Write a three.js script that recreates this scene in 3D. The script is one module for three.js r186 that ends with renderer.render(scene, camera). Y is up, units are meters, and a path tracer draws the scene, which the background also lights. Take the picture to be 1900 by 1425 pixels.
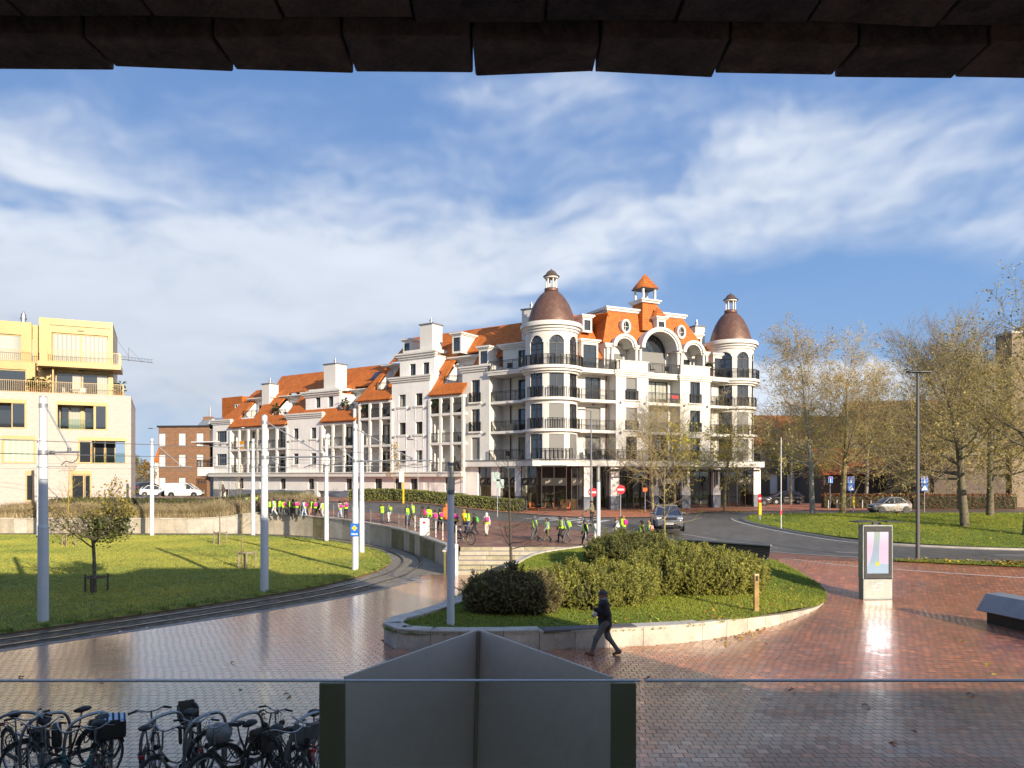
import * as THREE from 'three';
import { mergeGeometries } from 'three/addons/utils/BufferGeometryUtils.js';
import { RoundedBoxGeometry } from 'three/addons/geometries/RoundedBoxGeometry.js';

// ---------------------------------------------------------------- camera, sky, sun, exposure
const scene = new THREE.Scene();
const EYE = 4.85;
const camera = new THREE.PerspectiveCamera(2 * Math.atan(884 / 1400) * 180 / Math.PI, 4 / 3, 0.05, 3000);
camera.position.set(0, EYE, 0);
camera.setViewOffset(1900, 1768, 0, 0, 1900, 1425);      // a lens shifted upwards: verticals stay vertical
const renderer = new THREE.WebGLRenderer();
renderer.toneMapping = THREE.LinearToneMapping;
renderer.toneMappingExposure = 1.5;
renderer.shadowMap.enabled = true;

const SUN_EL = 17.3 * Math.PI / 180, SUN_H = [0.578, 0.816];
const sunDir = new THREE.Vector3(SUN_H[0] * Math.cos(SUN_EL), Math.sin(SUN_EL), SUN_H[1] * Math.cos(SUN_EL)).normalize();
const sun = new THREE.DirectionalLight(new THREE.Color().setRGB(1, 0.86, 0.68), 4.6);
sun.position.copy(sunDir).multiplyScalar(160).add(new THREE.Vector3(0, 0, -50));
sun.target.position.set(0, 0, -50); scene.add(sun.target);
sun.castShadow = true; sun.shadow.mapSize.set(4096, 4096); sun.shadow.radius = 1;
Object.assign(sun.shadow.camera, { left: -90, right: 90, top: 70, bottom: -70, near: 1, far: 400 });
scene.add(sun);

// ---------------------------------------------------------------- random, noise
function rng(seed) { let a = seed >>> 0; return () => { a = (a + 0x6d2b79f5) | 0; let t = Math.imul(a ^ (a >>> 15), 1 | a); t = (t + Math.imul(t ^ (t >>> 7), 61 | t)) ^ t; return ((t ^ (t >>> 14)) >>> 0) / 4294967296; }; }
const ss = (a, b, x) => { const t = Math.min(1, Math.max(0, (x - a) / (b - a))); return t * t * (3 - 2 * t); };
const lerp = (a, b, t) => a + (b - a) * t;
const clamp = (x, a = 0, b = 1) => Math.min(b, Math.max(a, x));
const hash2 = (x, y, s = 0) => { let h = Math.imul(x | 0, 374761393) ^ Math.imul(y | 0, 668265263) ^ Math.imul(s + 1, 2147483647); h = Math.imul(h ^ (h >>> 13), 1274126177); return ((h ^ (h >>> 16)) >>> 0) / 4294967296; };
function vnoise(x, y, s = 0, wrap = 0) {
  const xi = Math.floor(x), yi = Math.floor(y), fx = x - xi, fy = y - yi, u = fx * fx * (3 - 2 * fx), v = fy * fy * (3 - 2 * fy);
  const w = wrap ? (k) => ((k % wrap) + wrap) % wrap : (k) => k;
  return lerp(lerp(hash2(w(xi), w(yi), s), hash2(w(xi + 1), w(yi), s), u), lerp(hash2(w(xi), w(yi + 1), s), hash2(w(xi + 1), w(yi + 1), s), u), v);
}
function fbm(x, y, o = 5, s = 0, wrap = 0) { let a = 0.5, r = 0, n = 0; for (let i = 0; i < o; i++) { r += a * vnoise(x, y, s + i * 17, wrap); n += a; a *= 0.5; x *= 2; y *= 2; if (wrap) wrap *= 2; } return r / n; }

// ---------------------------------------------------------------- sky: air and high thin clouds, computed for every direction
{
  const W = 2048, H = 1024, data = new Float32Array(W * H * 4);
  // cloud banks: azimuth (deg, 0 = away along -z, positive to the right), elevation, size, strength
  const banks = [[-33, 13, 24, 9, .74], [-12, 14.5, 18, 5, .56], [-22, 7, 20, 7, .46], [-10, 5, 11, 5, .26], [4, 27.5, 10, 2.6, .55], [18, 23, 14, 3.6, .38], [30, 20, 14, 5, .36], [8, 17.5, 18, 2.8, .46], [25, 15.5, 14, 2.6, .40], [23, 9.5, 9, 3, -.45], [2, 10, 11, 2.4, .02], [-14, 20.5, 10, 3, .16]];
  for (let row = 0; row < H; row++) {
    const el = ((row + 0.5) / H - 0.5) * Math.PI, y = Math.sin(el), ed = el * 180 / Math.PI;
    for (let col = 0; col < W; col++) {
      const round = ((col + 0.5) / W - 0.5) * 2 * Math.PI, cx = Math.cos(round) * Math.cos(el), cz = Math.sin(round) * Math.cos(el);
      const az = Math.atan2(cx, -cz) * 180 / Math.PI, cs = cx * sunDir.x + y * sunDir.y + cz * sunDir.z, up = Math.max(y, 0.0);
      // clear air
      const t = Math.pow(1 - up, 2.4), h = Math.exp(-up * 9), side = clamp((22 - az) / 60, 0, 1) * ss(75, 35, Math.abs(az));
      let r = lerp(.085, .205, t), g = lerp(.175, .365, t), b = lerp(.405, .61, t);
      r += h * .08 + side * h * .11; g += h * .07 + side * h * .07; b += h * .01;
      const glow = Math.pow(Math.max(0, cs), 6) * .45 + Math.pow(Math.max(0, cs), 40) * 1.2; r += glow; g += glow * .9; b += glow * .72;
      // clouds
      let cl = 0, tone = 1;
      if (y > 0) {
        const aw = az + 9 * (fbm(az * .09 + 3, ed * .16, 3, 5) - .5), ew = ed + 6 * (fbm(az * .08 + 9, ed * .15 + 4, 3, 9) - .5);
        let m = .30 * ss(34, 60, Math.abs(az)) + .20;
        if (ed > 30) m = Math.max(m, .32);
        for (const [ba, be, sa, se, k] of banks) m += k * Math.exp(-(((aw - ba) / sa) ** 2) - (((ew - be) / se) ** 2));
        const q = az * .86 + ed * .5, p = ed * .9 - az * .07, wx = fbm(az * .13, ed * .2, 4, 51) - .5, wisp = fbm(q * .11 + wx * 1.6, p * .33 + wx * 1.2, 6, 21), streak = fbm(q * .20 + 2.2 * wisp, p * .85 + wx * 2.5, 5, 33), fine = fbm(az * .9 + wx * 4, ed * 1.3 + wx * 4, 4, 61);
        cl = ss(.22, 1.02, m * (.34 + .92 * wisp) + .42 * (streak - .45) * (.35 + m) + .16 * (fine - .5) * (.4 + m));
        cl = clamp(cl * .88 + .05 * wisp * ss(2, 8, ed) * ss(34, 22, ed));
        tone = .90 + .16 * streak - .15 * ss(17, 4, ed) * ss(8, -18, az);
        // a low heap of cumulus to the right, over the trees
        const top = 7.7 + 1.6 * fbm(az * .35, 3, 3, 71) - 0.05 * Math.abs(az - 21.5) ** 1.5 + 1.3 * (fbm(az * .9, ed * .9, 4, 77) - .5), cu = ss(0, .8, top - ed) * ss(.2, 3.4, ed + 1) * ss(13, 17, az + (fbm(ed * .7, 2, 3, 40) - .5)) * ss(36, 26, az);
        if (cu > 0) { cl = lerp(cl, 1, cu * .85); tone = lerp(tone, .98 + .16 * fbm(az * .6, ed * .9, 4, 90), cu); }
      }
      const cr = .57 * tone, cg = .615 * tone, cb = .685 * tone, gl = Math.pow(Math.max(0, cs), 4) * .5;
      r = lerp(r, cr + gl, cl); g = lerp(g, cg + gl * .95, cl); b = lerp(b, cb + gl * .85, cl);
      if (y <= 0) { r = .2; g = .2; b = .2; }
      const o = (row * W + col) * 4; data[o] = r * .93; data[o + 1] = g * .93; data[o + 2] = b * .93; data[o + 3] = 1;
    }
  }
  const sky = new THREE.DataTexture(data, W, H, THREE.RGBAFormat, THREE.FloatType);
  sky.mapping = THREE.EquirectangularReflectionMapping; sky.magFilter = THREE.LinearFilter; sky.minFilter = THREE.LinearFilter; sky.needsUpdate = true;
  scene.background = sky; scene.environment = sky;
}

// ---------------------------------------------------------------- naming and object helpers
const used = new Map();
function numbered(name) { const n = used.get(name) ?? 0; used.set(name, n + 1); return n ? name + '_' + String(n).padStart(3, '0') : name; }
function shade(o) { o.traverse((c) => { if (c.isMesh) { c.castShadow = true; c.receiveShadow = true; } }); return o; }
function tag(o, label, category, group, kind) { if (label) o.userData.label = label; if (category) o.userData.category = category; if (group) o.userData.group = group; if (kind) o.userData.kind = kind; return o; }
function thing(name, label, category, pos = [0, 0, 0], turn = 0, group) {
  const o = new THREE.Group(); o.name = numbered(name); o.position.set(...pos); o.rotation.y = turn; scene.add(o); return tag(o, label, category, group);
}
function part(name, geo, m, parent, label) { const o = new THREE.Mesh(geo, m); o.name = name; o.castShadow = o.receiveShadow = true; parent.add(o); if (label) o.userData.label = label; return o; }
function solo(name, geo, m, label, category, group, kind) { const o = new THREE.Mesh(geo, m); o.name = numbered(name); o.castShadow = o.receiveShadow = true; scene.add(o); return tag(o, label, category, group, kind); }
function struct(name, geo, m, parent) { const o = new THREE.Mesh(geo, m); o.name = parent ? name : numbered(name); o.castShadow = o.receiveShadow = true; (parent ?? scene).add(o); o.userData.kind = 'structure'; return o; }
function dup(src, pos, turn, label, group) { const c = src.clone(); c.name = numbered(src.name.replace(/_\d+$/, '')); scene.add(c); c.position.set(...pos); c.rotation.y = turn; if (label) c.userData.label = label; if (group) c.userData.group = group; return c; }
const Yax = new THREE.Vector3(0, 1, 0), V3 = (x, y, z) => new THREE.Vector3(x, y, z);
function mat4(x, y, z, rx = 0, ry = 0, rz = 0, sx = 1, sy = sx, sz = sx) { return new THREE.Matrix4().compose(V3(x, y, z), new THREE.Quaternion().setFromEuler(new THREE.Euler(rx, ry, rz, 'YXZ')), V3(sx, sy, sz)); }

// ---------------------------------------------------------------- geometry helpers
function prep(g) { const o = g.index ? g.toNonIndexed() : g; for (const k of Object.keys(o.attributes)) if (!['position', 'normal', 'uv', 'color'].includes(k)) o.deleteAttribute(k); if (!o.attributes.normal) o.computeVertexNormals(); if (!o.attributes.uv) o.setAttribute('uv', new THREE.BufferAttribute(new Float32Array(o.attributes.position.count * 2), 2)); o.morphAttributes = {}; return o; }
function join(list) { const l = list.flat(9).filter(Boolean).map(prep); const c = l.some((g) => g.attributes.color); if (c) for (const g of l) if (!g.attributes.color) paintG(g, [1, 1, 1]); return l.length === 1 ? l[0] : mergeGeometries(l); }
function paintG(g, c) { const n = g.attributes.position.count, a = new Float32Array(n * 3); for (let i = 0; i < n; i++) { a[i * 3] = c[0]; a[i * 3 + 1] = c[1]; a[i * 3 + 2] = c[2]; } g.setAttribute('color', new THREE.BufferAttribute(a, 3)); return g; }
const bx = (w, h, d, x = 0, y = 0, z = 0, rx = 0, ry = 0, rz = 0) => new THREE.BoxGeometry(w, h, d).applyMatrix4(mat4(x, y, z, rx, ry, rz));
const rbx = (w, h, d, r, x = 0, y = 0, z = 0, rx = 0, ry = 0, rz = 0, seg = 1) => new RoundedBoxGeometry(w, h, d, seg, r).applyMatrix4(mat4(x, y, z, rx, ry, rz));
// a box from its limits
const bb = (x0, x1, y0, y1, z0, z1) => bx(x1 - x0, y1 - y0, z1 - z0, (x0 + x1) / 2, (y0 + y1) / 2, (z0 + z1) / 2);
const cyl = (r0, r1, h, n, x = 0, y = 0, z = 0, open = false) => new THREE.CylinderGeometry(r1, r0, h, n, 1, open).translate(x, y + h / 2, z);
function rod(a, b, r0, r1 = r0, n = 6) {
  const A = V3(...a), B = V3(...b), d = B.clone().sub(A), L = d.length();
  return new THREE.CylinderGeometry(r1, r0, L, n, 1).applyMatrix4(new THREE.Matrix4().compose(A.add(B).multiplyScalar(.5), new THREE.Quaternion().setFromUnitVectors(Yax, d.normalize()), V3(1, 1, 1)));
}
const tube = (pts, r, seg = 24, n = 6, closed = false) => new THREE.TubeGeometry(new THREE.CatmullRomCurve3(pts.map((p) => V3(...p)), closed), seg, r, n, closed);
const lathe = (pts, n = 24, a0 = 0, a1 = Math.PI * 2) => new THREE.LatheGeometry(pts.map((p) => new THREE.Vector2(p[0], p[1])), n, a0, a1);
function shapeOf(pts, holes = []) { const s = new THREE.Shape(pts.map((p) => new THREE.Vector2(p[0], p[1]))); for (const h of holes) s.holes.push(new THREE.Path(h.map((p) => new THREE.Vector2(p[0], p[1])))); return s; }
const extrude = (pts, depth, holes = [], bevel = 0) => new THREE.ExtrudeGeometry(shapeOf(pts, holes), { depth, bevelEnabled: bevel > 0, bevelSize: bevel, bevelThickness: bevel, bevelSegments: 1, curveSegments: 12 });
const rect = (x0, x1, y0, y1) => [[x0, y0], [x1, y0], [x1, y1], [x0, y1]];
// uv in metres, projected along each face's main axis
function mUV(g) {
  g = prep(g); g.computeBoundingBox();
  const p = g.attributes.position, n = g.attributes.normal, u = g.attributes.uv;
  for (let i = 0; i < p.count; i++) {
    const ax = Math.abs(n.getX(i)), ay = Math.abs(n.getY(i)), az = Math.abs(n.getZ(i));
    if (ay >= ax && ay >= az) u.setXY(i, p.getX(i), -p.getZ(i)); else if (ax > az) u.setXY(i, p.getZ(i), p.getY(i)); else u.setXY(i, p.getX(i), p.getY(i));
  }
  return g;
}
// ---------------------------------------------------------------- textures
function tex(size, fn, { srgb = false, rep = 1, chan = 4 } = {}) {
  const d = new Uint8Array(size * size * 4);
  for (let y = 0; y < size; y++) for (let x = 0; x < size; x++) { const c = fn(x / size, y / size), o = (y * size + x) * 4; d[o] = clamp(c[0]) * 255; d[o + 1] = clamp(c[1]) * 255; d[o + 2] = clamp(c[2]) * 255; d[o + 3] = 255; }
  const t = new THREE.DataTexture(d, size, size); t.wrapS = t.wrapT = THREE.RepeatWrapping; t.magFilter = THREE.LinearFilter; t.minFilter = THREE.LinearMipmapLinearFilter; t.generateMipmaps = true;
  if (srgb) t.colorSpace = THREE.SRGBColorSpace; t.repeat.set(1 / rep, 1 / rep); t.needsUpdate = true; return t;
}
const s2 = (l) => l.map((x) => (x <= .0031308 ? 12.92 * x : 1.055 * Math.pow(x, 1 / 2.4) - .055));   // linear to the texture's sRGB
// mottled: a base colour that varies at two scales; rep is the size in metres of one repeat
function mottle(size, base, amp, cells, rep, seed, bands) {
  return tex(size, (u, v) => { const a = fbm(u * cells, v * cells, 5, seed, cells) - .5, f = fbm(u * cells * 8, v * cells * 8, 3, seed + 7, cells * 8) - .5, k = 1 + amp * (a * 1.6 + f * .7); const w = bands ? bands(u, v) : 1; return s2(base.map((c) => c * k * w)); }, { srgb: true, rep });
}
const grey = (size, cells, rep, seed, lo = 0, hi = 1, oct = 5) => tex(size, (u, v) => { const a = lo + (hi - lo) * fbm(u * cells, v * cells, oct, seed, cells); return [a, a, a]; }, { rep });
const std = (o) => new THREE.MeshStandardMaterial(o), phys = (o) => new THREE.MeshPhysicalMaterial(o);
const col = (r, g, b) => new THREE.Color().setRGB(r, g, b);
const plain = (r, g, b, rough = .6, metal = 0) => std({ color: col(r, g, b), roughness: rough, metalness: metal });
const bumpFine = grey(256, 32, 1.2, 4), bumpMid = grey(256, 12, 2.5, 8);
function brickTex(bw, bh, joint, brick, mortar, vary, seed, nx = 8, ny = 16) {     // far brickwork only: bricks too small to tell apart
  const t = (u, v) => { const row = Math.floor(v * ny), k = u * nx + (row % 2) * .5, fx = k - Math.floor(k), fy = v * ny - row, j = fx < joint / bw || fy < joint / bh, id = hash2(((Math.floor(k) % nx) + nx) % nx, row, seed); return [j, id]; };
  const map = tex(256, (u, v) => { const [j, id] = t(u, v); const c = j ? mortar : brick.map((x) => x * (1 + vary * (id - .5) * 2)); return s2(c.map((x) => x * (1 + .12 * (fbm(u * 16, v * 16, 3, seed, 16) - .5)))); }, { srgb: true });
  const bump = tex(256, (u, v) => { const [j] = t(u, v); return j ? [0, 0, 0] : [1, 1, 1]; });
  for (const x of [map, bump]) x.repeat.set(1 / (bw * nx), 1 / (bh * ny));
  return { map, bumpMap: bump, bumpScale: .006 };
}
const M = {};
const streaks = (u, v) => 1 - .10 * ss(.55, .8, fbm(u * 24, v * 2, 4, 97, 24)) * fbm(u * 6, v * 3, 3, 98, 6);
M.plaster = std({ map: mottle(256, [.70, .67, .61], .12, 4, 7, 3, streaks), roughness: .85, bumpMap: bumpFine, bumpScale: .004 });
M.plasterB = std({ map: mottle(256, [.83, .80, .745], .12, 4, 7, 13, streaks), roughness: .88, bumpMap: bumpFine, bumpScale: .004 });
M.trim = std({ map: mottle(128, [.69, .66, .60], .12, 6, 3, 23), roughness: .75 });
M.plinth = std({ map: mottle(256, [.17, .19, .225], .18, 8, 3, 33), roughness: .7 });
M.dark = plain(.018, .018, .02, .45); M.frame = plain(.030, .029, .028, .5); M.iron = plain(.022, .021, .02, .5, .3);
const tileB = tex(128, (u, v) => { const r = v * 8 % 1, k = (u * 8 + (Math.floor(v * 8) % 2) * .5) % 1, a = clamp(r * 1.15) * (k < .06 ? .5 : 1); return [a, a, a]; });
function tileMat(base, seed) {
  const m = tex(256, (u, v) => { const id = hash2(Math.floor(u * 16 + (Math.floor(v * 16) % 2) * .5) % 16, Math.floor(v * 16), seed), f = fbm(u * 4, v * 4, 4, seed, 4), e = (v * 16 % 1) < .14 ? .62 : 1; return s2(base.map((c) => c * (.78 + .3 * id + .3 * (f - .5)) * e)); }, { srgb: true, rep: 3.2 });
  const b = tileB.clone(); b.repeat.set(1 / 1.6, 1 / 1.6); b.needsUpdate = true;
  return std({ map: m, bumpMap: b, bumpScale: .03, roughness: .72 });
}
M.tile = tileMat([.56, .155, .020], 5); M.tileDark = tileMat([.40, .11, .03], 9);
M.copper = std({ map: (() => tex(256, (u, v) => { const a = (u + v) * 12 % 1, b = ((u - v) * 12 % 1 + 1) % 1, e = a < .1 || b < .1 ? .72 : 1, id = hash2(Math.floor((u + v) * 12) % 12, ((Math.floor((u - v) * 12) % 12) + 12) % 12, 3); return s2([.165, .088, .062].map((c) => c * e * (.85 + .3 * id))); }, { srgb: true }))(), roughness: .5, metalness: .25 });
M.glass = phys({ color: col(.028, .034, .042), roughness: .04, specularIntensity: 1, ior: 1.75, clearcoat: .6, clearcoatRoughness: .02 });
M.glassCurtain = phys({ color: col(.46, .47, .41), roughness: .25, clearcoat: 1, clearcoatRoughness: .02, map: tex(64, (u) => { const a = .6 + .4 * Math.abs(Math.sin(u * Math.PI * 6)); return [a, a, a * .98]; }) });
M.shutter = std({ color: col(.20, .195, .185), roughness: .6, bumpMap: tex(64, (u, v) => { const a = Math.abs(Math.sin(v * Math.PI * 16)); return [a, a, a]; }), bumpScale: .01 });
M.clear = phys({ color: col(.80, .86, .82), transmission: 1, thickness: 0, roughness: .01, ior: 1.5 });
M.shopGlass = phys({ color: col(.82, .85, .82), transmission: 1, thickness: 0, roughness: .01, ior: 1.6 });
M.concrete = std({ map: mottle(512, [.46, .42, .35], .35, 5, 3, 41), roughness: .8, bumpMap: bumpMid, bumpScale: .006 });
M.steel = plain(.42, .43, .44, .35, .8); M.galv = plain(.34, .36, .38, .5, .4); M.mast = std({ map: mottle(128, [.66, .69, .71], .12, 6, 2, 47), roughness: .5 });
M.grey = plain(.16, .17, .18, .5); M.rubber = plain(.018, .018, .019, .75); M.white = plain(.72, .72, .70, .5); M.red = plain(.55, .02, .03, .45); M.blue = plain(.02, .13, .5, .4); M.yellow = plain(.75, .48, .01, .45); M.black = plain(.012, .012, .013, .5);
M.wood = std({ map: mottle(128, [.42, .27, .10], .5, 4, .6, 55), roughness: .8 });
M.bark = std({ map: mottle(128, [.16, .135, .085], .7, 6, .8, 61), roughness: .9, bumpMap: bumpFine, bumpScale: .02 });
M.barkPale = std({ map: mottle(128, [.30, .275, .21], .8, 6, .9, 67), roughness: .9, bumpMap: bumpFine, bumpScale: .02 });
M.barkYellow = std({ map: mottle(128, [.26, .21, .10], .7, 6, .9, 71), roughness: .9, bumpMap: bumpFine, bumpScale: .02 });
M.twig = plain(.34, .27, .16, .85);
M.vc = std({ vertexColors: true, roughness: .8 });
// measured ground heights: the upper town level, the ramp to it and the low plaza
function upperY(x, d) { const L = ss(-20, -28, x), k = 6 * L; return 1.05 + .45 * ss(40, 62, d) * (1 - .75 * L * (1 - ss(66, 72, d))) - .45 * ss(6, 20, x) * (1 - ss(44, 64, d)) + .95 * ss(2, -12, x) * ss(60 + k, 72 + .2 * k, d); }
function rampY(x, d) { return d >= 37.5 ? upperY(x, d) : upperY(x, 37.5) * ss(29, 37.5, d) ; }
// ================================================================ GROUND
function insidePoly(p, x, y) { let c = false; for (let i = 0, j = p.length - 1; i < p.length; j = i++) { const [xi, yi] = p[i], [xj, yj] = p[j]; if ((yi > y) !== (yj > y) && x < ((xj - xi) * (y - yi)) / (yj - yi) + xi) c = !c; } return c; }
function clipRect(poly, x0, x1, y0, y1) {
  const cut = (pts, inside, at) => { const o = []; for (let i = 0; i < pts.length; i++) { const a = pts[i], b = pts[(i + 1) % pts.length], ia = inside(a), ib = inside(b); if (ia) o.push(a); if (ia !== ib) o.push(at(a, b)); } return o; };
  const X = (k) => (a, b) => { const t = (k - a[0]) / (b[0] - a[0]); return [k, a[1] + t * (b[1] - a[1])]; }, Y = (k) => (a, b) => { const t = (k - a[1]) / (b[1] - a[1]); return [a[0] + t * (b[0] - a[0]), k]; };
  let p = cut(poly, (q) => q[0] >= x0, X(x0)); if (p.length) p = cut(p, (q) => q[0] <= x1, X(x1)); if (p.length) p = cut(p, (q) => q[1] >= y0, Y(y0)); if (p.length) p = cut(p, (q) => q[1] <= y1, Y(y1)); return p;
}
// a sheet over a polygon of (x, distance) points that follows the ground height yf
function patch(poly, yf, cell, lift = 0) {
  const xs = poly.map((p) => p[0]), ds = poly.map((p) => p[1]), x0 = Math.min(...xs), x1 = Math.max(...xs), d0 = Math.min(...ds), d1 = Math.max(...ds), pos = [], uv = [], nor = [];
  const put = (x, d) => { const e = .2, gx = (yf(x + e, d) - yf(x - e, d)) / (2 * e), gd = (yf(x, d + e) - yf(x, d - e)) / (2 * e), n = V3(-gx, 1, gd).normalize(); pos.push(x, yf(x, d) + lift, -d); uv.push(x, d); nor.push(n.x, n.y, n.z); };
  for (let i = Math.floor(x0 / cell); i * cell < x1; i++) for (let j = Math.floor(d0 / cell); j * cell < d1; j++) {
    const a = i * cell, b = a + cell, c = j * cell, e = c + cell, q = clipRect(poly, a, b, c, e);
    if (q.length < 3) continue;
    const v = q.map((p) => new THREE.Vector2(p[0], p[1])); let area = 0;
    for (let k = 0; k < v.length; k++) { const w = v[(k + 1) % v.length]; area += v[k].x * w.y - w.x * v[k].y; }
    if (Math.abs(area) < 1e-5) continue;
    for (const t of THREE.ShapeUtils.triangulateShape(v, [])) { const T = t.map((k) => q[k]), cr = (T[1][0] - T[0][0]) * (T[2][1] - T[0][1]) - (T[2][0] - T[0][0]) * (T[1][1] - T[0][1]); if (Math.abs(cr) < 1e-7) continue; for (const k of cr > 0 ? [0, 1, 2] : [0, 2, 1]) put(...T[k]); }
  }
  const g = new THREE.BufferGeometry(); g.setAttribute('position', new THREE.Float32BufferAttribute(pos, 3)); g.setAttribute('normal', new THREE.Float32BufferAttribute(nor, 3)); g.setAttribute('uv', new THREE.Float32BufferAttribute(uv, 2)); return g;
}
const curve = (pts, n, closed = false) => new THREE.CatmullRomCurve3(pts.map((p) => V3(p[0], 0, p[1])), closed, 'centripetal').getSpacedPoints(n).map((p) => [p.x, p.z]);
function offset(pts, k) { return pts.map((p, i) => { const a = pts[Math.max(0, i - 1)], b = pts[Math.min(pts.length - 1, i + 1)], dx = b[0] - a[0], dd = b[1] - a[1], l = Math.hypot(dx, dd) || 1; return [p[0] + (dd / l) * (typeof k === 'function' ? k(i / pts.length, p) : k), p[1] - (dx / l) * (typeof k === 'function' ? k(i / pts.length, p) : k)]; }); }
// strip between two offsets of a path
const ribbon = (pts, k0, k1) => [...offset(pts, k0), ...offset(pts, k1).reverse()];
const flat = () => 0;

const outerRail = curve([[-34, 2], [-22.5, 12], [-14.6, 21.5], [-8.79, 29], [-6.6, 33], [-5.3, 37.3], [-5.1, 42.3], [-6.06, 46.8], [-8.5, 52.2], [-10.7, 55], [-14.4, 59.2], [-20.1, 62.4], [-30, 63.3], [-60, 63.5], [-90, 63.5]], 150);
const lawnEdge = offset(outerRail, -1.75), plazaEdge = offset(outerRail, (t, p) => p[1] < 37 ? lerp(.45, .95, ss(20, 34, p[1])) : .95);
const wallPath = curve([[-90, 65], [-60, 64.95], [-26, 64.8], [-20.6, 64], [-16, 61.4], [-10.7, 55.4], [-7, 49.9], [-3.75, 42.2], [-3.15, 40.4], [-3.1, 37.6]], 150);
const planterOut = curve([[-3.8, 22.3], [-3.6, 21.6], [-2.9, 21.1], [-1.5, 20.95], [0, 21], [1.5, 21.2], [4.9, 22], [7.6, 23.7], [9.85, 26], [11.6, 28.3], [12.8, 30.7]], 90);
const planterPoly = [...planterOut, [13.05, 32], [12.95, 34], [12.6, 36.2], [8.4, 39.9], [4.2, 40.7], [1.1, 37.3], [-.4, 32.5], [-1.75, 28.1], [-2.4, 26], [-3.2, 24], [-3.75, 23]];
const wallTop = (x) => .52 * (1 - ss(5.5, 12.9, x));
function planterY(x, d) { return lerp(.45 + .6 * ss(24, 40, d), Math.max(rampY(x, d) + .04, wallTop(x) - .05), ss(7, 12.6, x)); }

// --- base sheets
const mEarth = std({ map: mottle(512, [.085, .07, .052], .6, 10, 2, 101), roughness: .85 });
{
  const g = new THREE.PlaneGeometry(240, 130).rotateX(-Math.PI / 2).translate(-10, -.05, -12); mUV(g); struct('ground', g, mEarth);
}
const paveTex = tex(512, (u, v) => { const n = 20, ny = 20, row = Math.floor(v * ny), k = u * n + (row % 2) * .5, fx = k % 1, fy = v * ny % 1, id = hash2(Math.floor(k) % n, row, 5), j = fx < .05 || fy < .06; const f = fbm(u * 6, v * 6, 4, 6, 6); return s2((j ? [.03, .02, .016] : [.31, .14, .085]).map((c) => c * (.65 + .4 * id + .55 * (f - .35)))); }, { srgb: true, rep: 4 });
const paveRough = tex(512, (u, v) => { const f = fbm(u * 5, v * 5, 5, 15, 5), a = .26 + .30 * ss(.34, .66, f); return [a, a, a]; }, { rep: 9 });
const mPave = std({ map: paveTex, roughnessMap: paveRough, roughness: 1, bumpMap: bumpMid, bumpScale: .006 });
const upperPoly = [[-400, 65.1], [-90, 65.1], ...offset(wallPath, -.12).slice(1, -8), [-3.05, 40.8], [4.1, 40.8], [8.4, 40.0], [12.7, 36.3], [13.4, 37.5], [400, 37.5], [400, 90], [-400, 90]];
struct('town_paving', patch(upperPoly, upperY, 1.0), mPave);
struct('far_ground', patch([[-1400, 90], [1400, 90], [1400, 1500], [-1400, 1500]], (x, d) => upperY(x, 90) + 0 * d, 120), std({ map: mottle(256, [.10, .085, .06], .5, 6, 30, 111), roughness: .9 }));
// ramp under the pavers and the brick cycle path on the right
struct('ramp_bed', patch([[12.6, 28.6], [80, 28.6], [80, 37.5], [13.4, 37.5], [12.7, 36.3], [13, 33]], (x, d) => rampY(x, d) - .035, .8), mEarth);

// --- tram loop: setts, lawn, rails
const mSett = std({ map: tex(512, (u, v) => { const n = 16, row = Math.floor(v * n), k = u * n + (row % 2) * .5, id = hash2(Math.floor(k) % n, row, 8), j = k % 1 < .13 || v * n % 1 < .13, f = fbm(u * 8, v * 8, 4, 12, 8); return s2((j ? [.17, .145, .105] : [.30, .26, .19]).map((c) => c * (.7 + .4 * id + .5 * (f - .4)))); }, { srgb: true, rep: 2 }), roughness: .85, bumpMap: tex(256, (u, v) => { const n = 16, row = Math.floor(v * n), k = u * n + (row % 2) * .5, j = k % 1 < .13 || v * n % 1 < .13; return j ? [0, 0, 0] : [1, 1, 1]; }, { rep: 2 }), bumpScale: .002 });
const settPoly = [...lawnEdge, ...[[-90, 64.9]], ...offset(wallPath, .05), [-3.0, 37.4], ...plazaEdge.filter((p) => p[1] < 37.3).reverse()];
struct('tram_setts', patch(settPoly, flat, 2, -.01), mSett);
{ const a = lawnEdge.filter((p) => p[1] < 33.5 && p[1] > 5), b = plazaEdge.filter((p) => p[1] < 33.5 && p[1] > 5); struct('track_bed', patch([...a, ...b.reverse()], flat, 1.5, -.003), phys({ map: mottle(512, [.17, .14, .095], .9, 16, 3, 119), roughness: .95, specularIntensity: .2, bumpMap: bumpMid, bumpScale: .03 })); }
const mLawn = std({ map: mottle(512, [.16, .19, .03], .75, 12, 4, 121), roughness: .95, bumpMap: bumpMid, bumpScale: .05 });
const lawnPoly = [...lawnEdge.filter((p) => p[0] > -80), [-80, 62], [-80, 2]];
const lawnY = (x, d) => .03 + .10 * fbm(x * .16, d * .16, 3, 4) - .03;
struct('tram_lawn', patch(lawnPoly, lawnY, 1.2), mLawn);
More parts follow.
